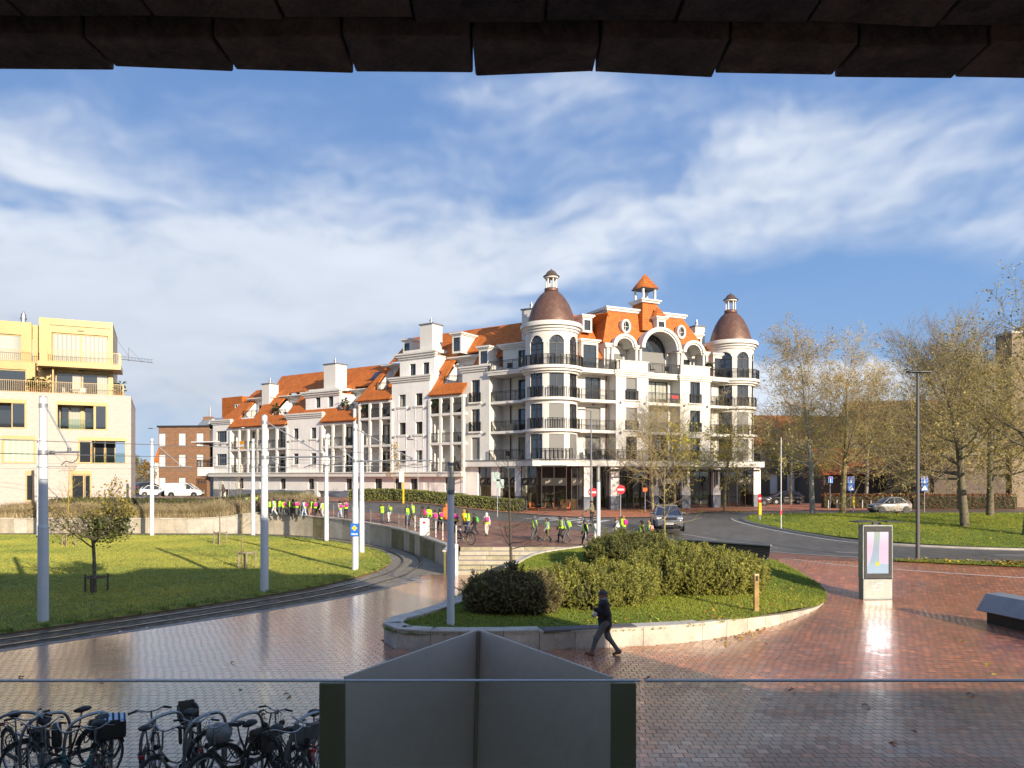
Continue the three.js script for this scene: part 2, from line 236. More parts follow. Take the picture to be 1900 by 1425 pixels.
{
  const mRail = plain(.26, .24, .22, .28, .85);
  const railG = (pts) => { const sh = shapeOf([[-.035, -.03], [.035, -.03], [.035, .045], [.02, .05], [-.035, .05]]); return new THREE.ExtrudeGeometry(sh, { steps: pts.length, extrudePath: new THREE.CatmullRomCurve3(pts.map((p) => V3(p[0], .0, -p[1]))), bevelEnabled: false }); };
  const t = thing('tram_track', 'single tram track of two steel rails curving round the lawn', 'tram track');
  for (const k of [0, -1]) { const p = offset(outerRail, k); part('rail', railG(p), mRail, t); part('groove', railG(offset(outerRail, k - .075)).translate(0, -.035, 0).scale(1, 1, 1), plain(.07, .06, .045, .9), t); }
  const kerb = thing('lawn_kerb', 'rusty low edging between the tram lawn and the track', 'edging');
  part('edging_strip', new THREE.ExtrudeGeometry(shapeOf(rect(-.05, .05, -.04, .06)), { steps: 140, extrudePath: new THREE.CatmullRomCurve3(lawnEdge.map((p) => V3(p[0], 0, -p[1]))) }), plain(.16, .09, .04, .9), kerb);
}
// --- low plaza: concrete-block pavers, each a stone of its own
function paverGeo(w, l) {
  const a = .006, P = [], top = .0, b = -.006, bot = -.05, r = (x, z, y) => [x, y, z], W = w / 2, L = l / 2;
  const ring = (x, z, y) => [[-x, y, -z], [x, y, -z], [x, y, z], [-x, y, z]], t = ring(W - a, L - a, top), m = ring(W, L, b), o = ring(W, L, bot), q = (A, B, C, D) => P.push(...A, ...B, ...C, ...A, ...C, ...D);
  q(t[0], t[3], t[2], t[1]); for (let i = 0; i < 4; i++) { const j = (i + 1) % 4; q(t[i], t[j], m[j], m[i]); q(m[i], m[j], o[j], o[i]); }
  const g = new THREE.BufferGeometry(); g.setAttribute('position', new THREE.Float32BufferAttribute(P, 3)); g.computeVertexNormals(); return mUV(g);
}
const inPlaza = (x, d) => {
  if (d < 11.2 || d > 37.4 || x > d * .70 + 1 || x < -d * .70 - 1) return false;
  if (insidePoly(planterPoly, x, d)) return false;
  if (x < -2 && insidePoly(settPoly, x, d)) return false;
  if (x < 0 && insidePoly(lawnPoly, x, d)) return false;
  if (x < -3 && d < 37 && x < -34 + d) { const near = plazaEdge.reduce((m, p) => Math.abs(p[1] - d) < Math.abs(m[1] - d) && p[1] < 37.5 ? p : m); if (x < near[0]) return false; }
  return x < 12.8 ? d < 37.3 : d < 37.4;
};
{
  const plaza = new THREE.Group(); plaza.name = 'plaza_paving'; scene.add(plaza); plaza.userData.kind = 'structure'; plaza.userData.label = 'wet red brick paving of the low plaza';
  const W = .205, L = .205, geo = paverGeo(W - .007, L - .007), R = rng(77);
  const cls = [.17, .22, .28].map((r, i) => phys({ color: col(1, 1, 1), roughness: r + .06, ior: [1.85, 1.65, 1.5][i], clearcoat: [1, .75, .5][i], clearcoatRoughness: r * .9, bumpMap: grey(128, 24, .5, 130 + i), bumpScale: .0012, map: mottle(128, [1, 1, 1], .25, 6, .4, 140 + i) }));
  const near = [], lists = [[], [], []], big = (x, d) => fbm(x * .35 + 5, d * .55 + 2, 4, 55);
  for (let j = Math.floor(11 / L); j * L < 37.6; j++) for (let i = -160; i < 170; i++) {
    const x = (i + (j % 2) * .5) * W + .02 * Math.sin(j * .7), d = j * L; if (!inPlaza(x, d)) continue;
    const n = big(x, d), wet = .19 + n * .42 + .10 * (R() - .5) + .36 * ss(5, -2, x), k = wet > .53 ? 0 : wet > .40 ? 1 : 2, u = 950 + 1400 * x / d;
    const lum = .62 + .55 * R() * R() + .5 * (fbm(x * .5, d * .5, 3, 66) - .45), hue = R(), sh = ss(-1, -6, x) * .25;
    const c = col(lerp(.58, .36, hue * .7 + sh) * lum, lerp(.195, .18, hue) * lum, lerp(.078, .098, hue) * lum);
    const y = rampY(x, d) * (x > 12 ? 1 : 0), gy = x > 12 ? (rampY(x, d + .2) - rampY(x, d - .2)) / .4 : 0;
    const m = mat4(x, y + .003 * (R() - .5), -d, gy + .012 * (R() - .5), .012 * (R() - .5), .012 * (R() - .5));
    if (d > 12.45 && d < 14.6 && u > 1196 && u < 1905 && near.length < 300) near.push([m, c, k]); else lists[k].push([m, c]);
  }
  const nearMats = new Map(), q = (v) => Math.round(v * 60) / 60;
  // a few sunken, stained stones and dark joints where the paving was once opened up
  for (const [m, c, k] of near) {
    const key = [k, q(c.r * 3), q(c.g * 5)].join(), mm = nearMats.get(key) ?? cls[k].clone(); if (!nearMats.has(key)) { mm.color.copy(c); nearMats.set(key, mm); }
    const o = part('paver', geo, mm, plaza); o.name = numbered('paver'); o.applyMatrix4(m);
  }
  lists.forEach((l, k) => { const im = new THREE.InstancedMesh(geo, cls[k], l.length); im.name = ['wet_pavers', 'damp_pavers', 'drying_pavers'][k]; im.userData.kind = 'stuff'; l.forEach(([m, c], i) => { im.setMatrixAt(i, m); im.setColorAt(i, c); }); im.castShadow = im.receiveShadow = true; plaza.add(im); });
}
struct('plaza_edge_kerb', patch(ribbon(plazaEdge.filter((p) => p[1] < 37), -.02, .30), flat, 2, .005), std({ map: mottle(128, [.22, .2, .18], .4, 6, 1, 151), roughness: .5 }));

// --- roads on the upper level
const mAsphalt = std({ map: mottle(512, [.125, .118, .103], .5, 10, 5, 161), roughnessMap: tex(256, (u, v) => { const a = .32 + .38 * fbm(u * 5, v * 5, 4, 171, 5); return [a, a, a]; }, { rep: 12 }), roughness: 1, bumpMap: bumpFine, bumpScale: .006 });
const roadNear = curve([[-70, 69.3], [-30, 67.5], [-14, 65], [-6, 61.5], [0.6, 56.5], [5, 49], [9, 44.2], [13.6, 40.6], [19, 38.7], [25, 37.6], [40, 36.9 + .7], [90, 37.6]], 80);
const roadFar = curve([[-70, 79], [-40, 75.5], [-17, 71.2], [-6, 70.2], [0.5, 67.6], [4, 62.6], [8, 60.6], [12, 62], [15, 66], [19, 70.6], [25, 72.4], [36, 73.5], [60, 75], [90, 77]], 80);
struct('road', patch([...roadNear, ...roadFar.slice().reverse()], upperY, .8, .010), mAsphalt);
const island = curve([[18.2, 58.6], [18.5, 55], [19.9, 51], [21.9, 47.3], [25, 45], [29.3, 43.4], [40, 42.6], [60, 42.6], [72, 50], [66, 63], [45, 66], [33, 66.5], [24, 65.2], [20, 62.5]], 120, true);
struct('kerb', (() => { const a = island, b = offset(island, .32), c = [...a, a[0]]; return patch([...c, [b[0][0], b[0][1]], ...b.slice().reverse()], upperY, .8, .11); })(), std({ map: mottle(128, [.17, .165, .155], .3, 6, 1, 175), roughness: .6 }));
{ // the kerb's face round the grass island
  const pos = [], b = offset(island, .32); for (let i = 0; i < b.length; i++) { const p = b[i], q = b[(i + 1) % b.length], y0 = upperY(...p), y1 = upperY(...q); pos.push(p[0], y0, -p[1], q[0], y1, -q[1], q[0], y1 + .11, -q[1], p[0], y0, -p[1], q[0], y1 + .11, -q[1], p[0], y0 + .11, -p[1]); }
  const g = new THREE.BufferGeometry(); g.setAttribute('position', new THREE.Float32BufferAttribute(pos, 3)); g.computeVertexNormals(); struct('kerb_face', mUV(g), M.concrete);
}
const islandY = (x, d) => upperY(x, d) + .12 + .35 * ss(0, 9, Math.min(x - 18, 66 - d, d - 43)) * .6;
const mGrass = std({ map: mottle(512, [.12, .17, .02], .7, 12, 4, 181), roughness: .95, bumpMap: bumpMid, bumpScale: .05 });
struct('roundabout_grass', patch(island, islandY, .8), mGrass);
struct('planter_grass', patch(offset(planterPoly, .0).map(([x, d]) => [x, d]), planterY, .6), mGrass);
const vergePoly = curve([[18.6, 38.1], [20.3, 38.2], [24, 37.2], [28, 36.9], [50, 36.9], [50, 35.4], [27, 35.2], [22.5, 36.2], [19.4, 37.4]], 60, true);
struct('verge_grass', patch(vergePoly, (x, d) => rampY(x, d), .6, .05), mGrass);
// painted lines
const mPaint = std({ map: mottle(128, [.62, .61, .57], .5, 8, 1, 191), roughness: .6 });
const lineG = (pts, w, yf, lift = .018) => patch(ribbon(pts, -w / 2, w / 2), yf, .8, lift);
const marks = [
  lineG(offset(roadNear.filter((p) => p[0] > 9), -.22), .13, upperY, .022), lineG(curve([[17.6, 60.5], [17.3, 58.4], [17.7, 54.8], [19.2, 50.5], [21.3, 46.7], [24.6, 44.3], [29.1, 42.7], [40, 41.9], [60, 41.9]], 50), .14, upperY, .022),
  lineG([[13.6, 44.9], [15.3, 43.4]], .13, upperY, .022), lineG([[26, 40.6], [31, 40.2]], .13, upperY, .022), lineG([[18, 42], [20, 41.2]], .13, upperY, .022), lineG([[11, 49], [12.6, 46.4]], .13, upperY, .022),
  lineG(curve([[13.4, 37.3], [15, 36.1], [18.7, 34.9], [24, 33.2], [32, 31.5]], 30), .10, rampY, .012),
];
for (let k = 0; k < 6; k++) { const a = [1.0 + k * .95, 59.8 - k * .95], b = [3.6 + k * .75, 61.8 - k * .75]; marks.push(lineG([a, b], .5, upperY, .024)); }
for (const [x, d] of [[-5.0, 34.4], [-4.7, 35.3]]) marks.push(lineG([[x, d], [x + .9, d + .25]], .12, flat, .012));
marks.forEach((g) => struct('road_marking', g, mPaint));
// pale kerb round the upper path's road edge, pavement in front of the shops
struct('shop_pavement', patch([...roadFar.filter((p) => p[0] > -18 && p[0] < 40), [40, 92], [-18, 92]].reverse(), upperY, 1, .055), std({ map: (() => { const t = paveTex.clone(); t.needsUpdate = true; return t; })(), color: col(2.0, 1.6, 1.3), roughness: .6 }));
struct('kerb_stone', patch(ribbon(roadFar.filter((p) => p[0] > -18 && p[0] < 40), 0, -.2), upperY, .8, .07), M.concrete);
// ================================================================ RETAINING WALL, STEPS, PLANTER, FOREGROUND
// blocks along a path of (x, d): each is a box between two path points, set between offsets k0..k1 and heights
function pathBlock(a, b, k0, k1, y0a, y1a, y0b = y0a, y1b = y1a, gap = .008) {
  const dx = b[0] - a[0], dd = b[1] - a[1], l = Math.hypot(dx, dd), tx = dx / l, td = dd / l, nx = td, nd = -tx, A = [a[0] + tx * gap / 2, a[1] + td * gap / 2], B = [b[0] - tx * gap / 2, b[1] - td * gap / 2];
  const c = (p, k, y) => [p[0] + nx * k, y, -(p[1] + nd * k)], v = [c(A, k0, y0a), c(B, k0, y0b), c(B, k0, y1b), c(A, k0, y1a), c(A, k1, y0a), c(B, k1, y0b), c(B, k1, y1b), c(A, k1, y1a)];
  const f = [[0, 1, 2, 3], [5, 4, 7, 6], [4, 0, 3, 7], [1, 5, 6, 2], [3, 2, 6, 7], [4, 5, 1, 0]], pos = [];
  for (const q of f) { const A3 = v[q[0]], B3 = v[q[1]], C3 = v[q[2]], D3 = v[q[3]]; pos.push(...A3, ...B3, ...C3, ...A3, ...C3, ...D3); }
  const g = new THREE.BufferGeometry(); g.setAttribute('position', new THREE.Float32BufferAttribute(pos, 3)); g.computeVertexNormals(); return mUV(g);
}
const resample = (pts, step) => { const c = new THREE.CatmullRomCurve3(pts.map((p) => V3(p[0], 0, p[1]))); return c.getSpacedPoints(Math.max(2, Math.round(c.getLength() / step))).map((p) => [p.x, p.z]); };
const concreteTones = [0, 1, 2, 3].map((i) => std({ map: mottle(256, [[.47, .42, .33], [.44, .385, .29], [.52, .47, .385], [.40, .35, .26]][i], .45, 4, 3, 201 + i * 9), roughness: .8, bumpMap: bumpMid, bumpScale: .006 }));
const mStep = std({ map: mottle(256, [.34, .30, .19], .6, 5, 2, 245), roughness: .8 });
const mMoss = std({ map: mottle(256, [.20, .175, .085], .6, 5, 2, 241), roughness: .85, bumpMap: bumpMid, bumpScale: .008 });
{
  const w = thing('retaining_wall', 'curved concrete retaining wall of panels round the back of the tram loop', 'retaining wall'), R = rng(5);
  const pts = resample(wallPath.filter((p) => p[0] > -50), 1.15);
  const topY = (x, d) => upperY(x, d) + .13;
  for (let i = 0; i < pts.length - 1; i++) {
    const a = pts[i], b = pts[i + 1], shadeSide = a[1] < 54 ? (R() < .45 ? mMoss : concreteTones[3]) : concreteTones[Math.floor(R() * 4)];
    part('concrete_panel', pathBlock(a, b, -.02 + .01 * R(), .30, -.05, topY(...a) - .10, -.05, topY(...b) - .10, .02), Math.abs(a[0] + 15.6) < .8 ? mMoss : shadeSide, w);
    part('coping_stone', pathBlock(a, b, -.06, .36, topY(...a) - .096, topY(...a), topY(...b) - .096, topY(...b), .012), concreteTones[i % 3], w);
  }
  // the railing that follows the wall's crown
  const f = thing('path_railing', 'thin steel railing along the raised path above the retaining wall', 'railing'), rp = resample(offset(wallPath, .16 * -1).filter((p) => p[0] > -20.5 && p[1] > 40), 1.5).map(([x, d]) => [x, d]);
  const mP = plain(.30, .30, .29, .5, .3), mPw = plain(.62, .60, .55, .5);
  rp.forEach(([x, d], i) => { const y = topY(x, d), near = d < 50; part('post', bx(near ? .06 : .045, 1.06, .045, x, y + .53, -d), near ? mPw : mP, f); });
  for (const h of [1.05, .56, .2]) part('handrail', tube(rp.map(([x, d]) => [x, topY(x, d) + h, -d]), h > 1 ? .03 : .013, 80, 5), mP, f);
}
{ // steps from the low plaza to the town level
  const st = thing('staircase', 'six broad concrete steps up from the plaza beside the tram wall', 'steps'), N = 6, rise = 1.05 / N, run = .64, R = rng(9);
  const right = (d) => lerp(1.15, 4.05, (d - 37.3) / 3.5);
  for (let k = 0; k < N; k++) {
    const d0 = 37.35 + k * run, d1 = 37.35 + (k + 1) * run + (k === N - 1 ? .1 : .04), x0 = -2.78, x1 = right(d0) + .25, n = 4;
    const s = part('step', bb(x0, x0 + .02, 0, .02, 0, .02).translate(0, -.4, -d0 - .3), concreteTones[0], st);
    for (let i = 0; i < n; i++) { const a = lerp(x0, x1, i / n), b = lerp(x0, x1, (i + 1) / n); part('step_block', mUV(rbx(b - a - .008, rise * (k + 1) + .04, d1 - d0, .012, (a + b) / 2, (rise * (k + 1) - .04) / 2, -(d0 + d1) / 2)), [concreteTones[3], concreteTones[1], mStep][Math.floor(R() * 3)], s); }
  }
  const side = thing('stair_wall', 'low concrete side wall running up the planter edge of the steps', 'wall');
  const sp = resample([[-.2, 32.9], [1.2, 37.2], [2.7, 39.1], [4.3, 40.9]], 1.3);
  for (let i = 0; i < sp.length - 1; i++) { const a = sp[i], b = sp[i + 1]; part('concrete_block', pathBlock(a, b, -.12, .12, -.05, Math.max(.2, planterY(...a)) + .10, -.05, Math.max(.2, planterY(...b)) + .10), concreteTones[2], side); }
  const wp = thing('stair_end_post', 'short white post at the foot of the tram wall beside the steps', 'post'); part('post', mUV(rbx(.16, 1.55, .16, .02, -2.72, .77, -37.0)), M.white, wp);
}
{ // planter seat wall
  const w = thing('planter_wall', 'pale concrete seat wall with a rounded nose holding the planter lawn', 'planter wall');
  const side = [[-.3, 32.6], [-1.0, 30.4], [-1.6, 28.2], [-2.25, 26], [-3.1, 24], [-3.7, 23]], path = resample([...side, ...planterOut], 1.0);
  for (let i = 0; i < path.length - 1; i++) {
    const a = path[i], b = path[i + 1], ha = Math.max(.02, wallTop(a[0])), hb = Math.max(.02, wallTop(b[0])), front = a[0] > 0 && a[0] < 4.9 && a[1] < 23, light = front && a[0] > 3.1;
    const thick = a[0] > 4.9 ? .22 : .48, m = light ? concreteTones[2] : concreteTones[i % 3 === 1 ? 0 : 2];
    if (ha < .035) continue;
    part('concrete_block', pathBlock(a, b, -thick, 0, -.06, ha, -.06, hb, .014), m, w);
    if (!front && a[0] < 0) part('cap_stone', pathBlock(a, b, -thick - .02, .02, ha + .003, ha + .045, hb + .003, hb + .045, .012), concreteTones[2], w);
  }
  const seat = part('seat_slab', mUV(rbx(2.75, .07, .5, .015, 2.2, .515, -21.60, 0, .21)), plain(.13, .12, .11, .7), w, 'dark timber seat strip set into the wall');
  const b = thing('concrete_bench_block', 'big pale concrete block seat at the front of the planter wall', 'bench block'); part('block', mUV(rbx(1.95, .56, .52, .02, 4.05, .262, -22.02, 0, .23)), concreteTones[2], b);
}
// ---------------------------------------------------------------- the building the picture is taken from
const mOldBrick = [0, 1, 2, 3, 4].map((i) => std({ map: mottle(256, [[.20, .11, .07], [.175, .10, .07], [.225, .12, .075], [.19, .12, .085], [.17, .095, .065]][i], .7, 5, .2, 251 + i * 3), roughness: .9, bumpMap: grey(128, 10, .16, 261 + i), bumpScale: .006 }));
{
  const h = thing('station_building', 'dark brick building that frames the view with its window opening', 'building'), WZ = -1.30, back = -.95;
  const mWall = std({ roughness: .9, ...brickTex(.21, .065, .012, [.30, .18, .12], [.25, .22, .2], .3, 271) });
  const body = [];
  const zf = 1.42, z0 = .95;                                                         // facade from d = .95 to 1.42
  body.push(bb(-60, -4.2, -.1, 13.2, -zf, -z0), bb(4.2, 16.9, -.1, 13.2, -zf, -z0), bb(-4.2, 4.2, 5.66, 13.2, -zf, -z0), bb(-4.2, 4.2, -.1, 3.25, -zf, -z0));   // the opening, 8.4 m wide
  body.push(bb(-60, 16.9, 13.2, 13.7, -zf, 14), bb(-60, 16.9, -.1, 13.7, 13.5, 14), bb(16.6, 16.9, -.1, 13.2, -z0, 13.5), bb(-60.3, -60, -.1, 13.7, -zf, 14));
  body.push(bb(8.2, 14.6, 13.7, 14.9, -.6, 9));
  body.push(bb(16.9, 45, -.1, 6.3, -.6, 12));                                          // lower wing to the right
  part('wall', mUV(join(body)), mWall, h);
  part('room', join([bb(-5, 5, 3.05, 3.25, -z0, 2.4), bb(-5, 5, 6.6, 6.8, -z0, 2.4), bb(-5.2, -5, 3.05, 6.8, -z0, 2.4), bb(5, 5.2, 3.05, 6.8, -z0, 2.4), bb(-5, 5, 3.05, 6.8, 2.4, 2.6)]), plain(.82, .79, .74, .9), h);
  // the two courses of the brick lintel that show, one brick at a time
  const lint = part('lintel', bb(-4.2, 4.2, 5.662, 5.72, -1.28, -1.0), mOldBrick[1], h), R = rng(31);
  for (let c = 0; c < 2; c++) for (let i = -9; i < 10; i++) {
    const w = .2245, x = -.055 + (i + (c ? 0 : .43)) * w, zb = c ? -1.235 : -1.36, dz = c ? .125 : .11, tilt = .0105 * x;
    const g = new RoundedBoxGeometry(w - .0045, .055, dz, 3, .004), p = g.attributes.position;
    for (let k = 0; k < p.count; k++) { const e = .0075 * (fbm(p.getX(k) * 30 + i * 9 + 50, p.getZ(k) * 30 + c * 31 + 40, 3, 300 + i) - .5); p.setY(k, p.getY(k) + e * 2); p.setZ(k, p.getZ(k) + e * 1.5); }
    g.computeVertexNormals();
    const o = part('brick', mUV(g), mOldBrick[Math.floor(R() * 5)], lint); o.name = 'brick'; o.position.set(x, 5.6415 + (c ? .020 : -.006) - tilt - .003 * R(), zb - .003 * R()); o.rotation.z = -.0105 + .007 * (R() - .5);
  }
  part('window_head', bb(-4.2, 4.2, 5.60, 5.64, -1.165, -1.05), plain(.03, .03, .032, .6), h);
}
{ // glass balustrade: two panes, a gap between them
  const top = EYE - .394, zg = -1.45, t = .0105;
  const mk = (x0, x1, label) => { const b = thing('glass_balustrade', label, 'balustrade'); part('pane', bb(x0, x1, 3.3, top, zg - t / 2, zg + t / 2), phys({ color: col(.93, .955, .935), transmission: 1, thickness: 0, roughness: .0, ior: 1.5, specularIntensity: .5 }), b); part('polished_edge', bb(x0, x1, top + .0003, top + .003, zg - t / 2, zg + t / 2), phys({ color: col(.66, .70, .70), roughness: .5, specularIntensity: .5 }), b); return b; };
  mk(-4.1, .2455, 'glass balustrade pane with pale top edge in front of the metal prow'); mk(.2555, 4.1, 'glass balustrade pane beside the narrow gap, over the open paving');
}
{ // folded metal prow that stands out from the facade
  const g = thing('metal_fin', 'grey folded sheet metal prow standing behind the balustrade', 'metal fin'), topY = EYE - .3917, y0 = 2.6, ax = -.085, az = -1.925, L = -.325, Rr = .192, z0 = -1.475, mz = phys({ map: mottle(512, [.86, .75, .62], .10, 3, .5, 281, (u, v) => 1 - .03 * ss(.62, .8, fbm(u * 40, v * 3, 3, 283, 40)) - .04 * ss(.5, .7, fbm(u * 5, v * 5, 4, 285, 5))), roughnessMap: grey(256, 8, .5, 287, .35, .75), roughness: 1 });
  // each panel runs from its upright front edge to the raking fold; a thin solid sheet
  const yB = 3.86, zB = -1.50, panel = (xa, side) => { const N = 10, pos = [], uv = [], P = (u, v, o) => { const y = lerp(yB, topY, v), zf = lerp(zB, az, v), x = lerp(xa, ax - side * .002, u), z = lerp(z0, zf, u); return [x + side * o * .8, y, z + o * .6]; }, q = (a, b, c, d) => pos.push(...a, ...b, ...c, ...a, ...c, ...d);
    for (const o of [0, -.006]) for (let i = 0; i < N; i++) for (let j = 0; j < N; j++) { const A = P(i / N, j / N, o), B2 = P((i + 1) / N, j / N, o), C = P((i + 1) / N, (j + 1) / N, o), D = P(i / N, (j + 1) / N, o); (o ? side < 0 : side > 0) ? q(A, B2, C, D) : q(B2, A, D, C); }
    for (let i = 0; i < N; i++) { q(P(i / N, 1, 0), P((i + 1) / N, 1, 0), P((i + 1) / N, 1, -.006), P(i / N, 1, -.006)); q(P(0, i / N, 0), P(0, (i + 1) / N, 0), P(0, (i + 1) / N, -.006), P(0, i / N, -.006)); }
    const gg = new THREE.BufferGeometry(); gg.setAttribute('position', new THREE.Float32BufferAttribute(pos, 3)); gg.computeVertexNormals(); return mUV(gg); };
  part('side_panel', panel(L, 1), mz, g); part('side_panel', panel(Rr, -1), mz, g);
  part('fold', rod([ax, yB, zB + .006], [ax, topY - .004, az + .006], .0045, .0045, 10), plain(.45, .40, .30, .4, .6), g);
  const mE = plain(.30, .29, .17, .55);
  for (const [a, b] of [[-.3765, -.3255], [.1925, .2425]]) { part('edge_board', mUV(rbx(b - a, topY - .012 - y0, .014, .002, (a + b) / 2, (topY - .012 + y0) / 2, -1.478)), mE, g); }
}
// ================================================================ BUILDINGS
// a frame on the ground: local x along a facade, z out of it
function frame(x, d, deg) { const a = deg * Math.PI / 180; return { x, z: -d, a, m: new THREE.Matrix4().compose(V3(x, 0, -d), new THREE.Quaternion().setFromAxisAngle(Yax, a), V3(1, 1, 1)) }; }
const inF = (F, g) => prep(g).applyMatrix4(F.m);
function put(o, F, s, y, n, turn = 0) { const p = V3(s, y, n).applyMatrix4(F.m); o.position.copy(p); o.rotation.y = F.a + turn; return o; }
const wallG = (s0, s1, y0, y1, n1, thick, holes = []) => mUV(extrude(rect(s0, s1, y0, y1), thick, holes.map(([a, b, c, d]) => rect(a, b, c, d).reverse())).translate(0, 0, n1 - thick));
const cache = new Map(), cached = (k, f) => { if (!cache.has(k)) cache.set(k, f()); return cache.get(k); };
// a window seen from outside; frame in front, pane behind; origin at the sill's middle
function frameG(w, h, cols, rows, arch, topRow) {
  const f = .07, g = [], D = .07, hh = h;
  if (arch) {
    const r = w / 2, out = [[-r, 0], [r, 0], [r, h - r]], inn = [[-r + f, f], [r - f, f], [r - f, h - r]]; for (let i = 1; i <= 12; i++) { const a = Math.PI * i / 12; out.push([Math.cos(a) * r, h - r + Math.sin(a) * r]); inn.push([Math.cos(a) * (r - f), h - r + Math.sin(a) * (r - f)]); }
    g.push(extrude(out, D, [inn.reverse()]), bb(-r, r, h - r - .04, h - r + .05, 0, D)); for (const a of [.3, .5, .7]) g.push(rod([0, h - r, .04], [Math.cos(a * Math.PI) * (r - .03), h - r + Math.sin(a * Math.PI) * (r - .03), .04], .02, .02, 4));
    for (let i = 1; i < cols; i++) g.push(bb(-r + w * i / cols - .035, -r + w * i / cols + .035, 0, h - r, 0, D)); for (let i = 1; i < rows; i++) g.push(bb(-r, r, (h - r) * .72, (h - r) * .72 + .035, 0, D * .8));
    return join(g);
  }
  g.push(extrude(rect(-w / 2, w / 2, 0, h), D, [rect(-w / 2 + f, w / 2 - f, f, h - f).reverse()]));
  for (let i = 1; i < cols; i++) g.push(bb(-w / 2 + w * i / cols - .04, -w / 2 + w * i / cols + .04, f, h - f, 0, D));
  if (topRow) { g.push(bb(-w / 2 + f, w / 2 - f, h * topRow, h * topRow + .035, 0, D * .7)); const n = cols * 2; for (let i = 1; i < n; i += 2) g.push(bb(-w / 2 + w * i / n - .015, -w / 2 + w * i / n + .015, h * topRow, h - f, 0, D * .7)); }
  for (let i = 1; i < rows; i++) g.push(bb(-w / 2 + f, w / 2 - f, h * i / rows - .02, h * i / rows + .02, 0, D * .7));
  return join(g);
}
const paneGeo = (w, h, arch) => { const f = .06; if (!arch) return bb(-w / 2 + f, w / 2 - f, f, h - f, -.01, .01); const r = w / 2 - f, p = [[-r, f], [r, f]]; for (let i = 0; i <= 12; i++) { const a = Math.PI * i / 12; p.push([Math.cos(a) * r, h - w / 2 + Math.sin(a) * r]); } return extrude(p, .02).translate(0, 0, -.01); };
function paneUV(g, w, h) { const p = g.attributes.position, u = g.attributes.uv; for (let i = 0; i < p.count; i++) u.setXY(i, p.getX(i) / w + .5, p.getY(i) / h); return g; }
// style: glass | curtain | shut | half (roller blind half down)
function windowAt(parent, F, s, y, n, w, h, { cols = 2, rows = 1, arch = false, top = 0, style = 'glass', turn = 0, fm = M.frame, name = 'window' } = {}) {
  const k = [w, h, cols, rows, arch, top].join();
  const o = part(name, cached('f' + k, () => frameG(w, h, cols, rows, arch, top)), fm, parent); put(o, F, s, y, n, turn);
  part('pane', cached('p' + k, () => paneUV(prep(paneGeo(w, h, arch)), w, h)), style === 'curtain' ? M.glassCurtain : M.glass, o);
  if (style === 'shut' || style === 'half') { const a = style === 'shut' ? .05 : h * .52; part('roller_shutter', cached('s' + k + style, () => paneUV(prep(bb(-w / 2 + .03, w / 2 - .03, a, h - .03, .075, .095)), w, 1.2)), M.shutter, o); }
  return o;
}
// iron railing along a polyline of local (s, n); y is the floor
function railG(pts, h = 1.0, gap = .13) {
  const g = [];
  for (let i = 0; i < pts.length - 1; i++) {
    const [a, b] = [pts[i], pts[i + 1]], L = Math.hypot(b[0] - a[0], b[1] - a[1]), ry = Math.atan2(-(b[1] - a[1]), b[0] - a[0]), mx = (a[0] + b[0]) / 2, mz = (a[1] + b[1]) / 2;
    g.push(bx(L, .05, .05, mx, h, mz, 0, ry), bx(L, .03, .03, mx, h - .14, mz, 0, ry), bx(L, .035, .035, mx, .08, mz, 0, ry));
    const k = Math.max(1, Math.round(L / gap)); for (let j = 0; j < k; j++) { const t = (j + .5) / k, big = j % 9 === 4; g.push(bx(big ? .045 : .022, h - .1, big ? .045 : .022, lerp(a[0], b[0], t), h / 2 + .02, lerp(a[1], b[1], t), 0, ry)); }
    g.push(bx(.05, h + .03, .05, a[0], h / 2, a[1]), bx(.05, h + .03, .05, b[0], h / 2, b[1]));
  }
  return join(g);
}
function railing(parent, F, pts, y, h = 1.0, mat = M.iron, gap = .13) { const [s, n] = pts[0]; const o = part('balcony_railing', railG(pts.map((p) => [p[0] - s, p[1] - n]), h, gap), mat, parent); put(o, F, s, y, n); return o; }
// cornice: a stepped moulding along s0..s1 on a face at n, projecting by k
const cornice = (s0, s1, y, n, k = .3, h = .5) => [bb(s0 - k * .35, s1 + k * .35, y, y + h * .35, n - .1, n + k * .35), bb(s0 - k * .7, s1 + k * .7, y + h * .35, y + h * .7, n - .1, n + k * .7), bb(s0 - k, s1 + k, y + h * .7, y + h, n - .1, n + k)];
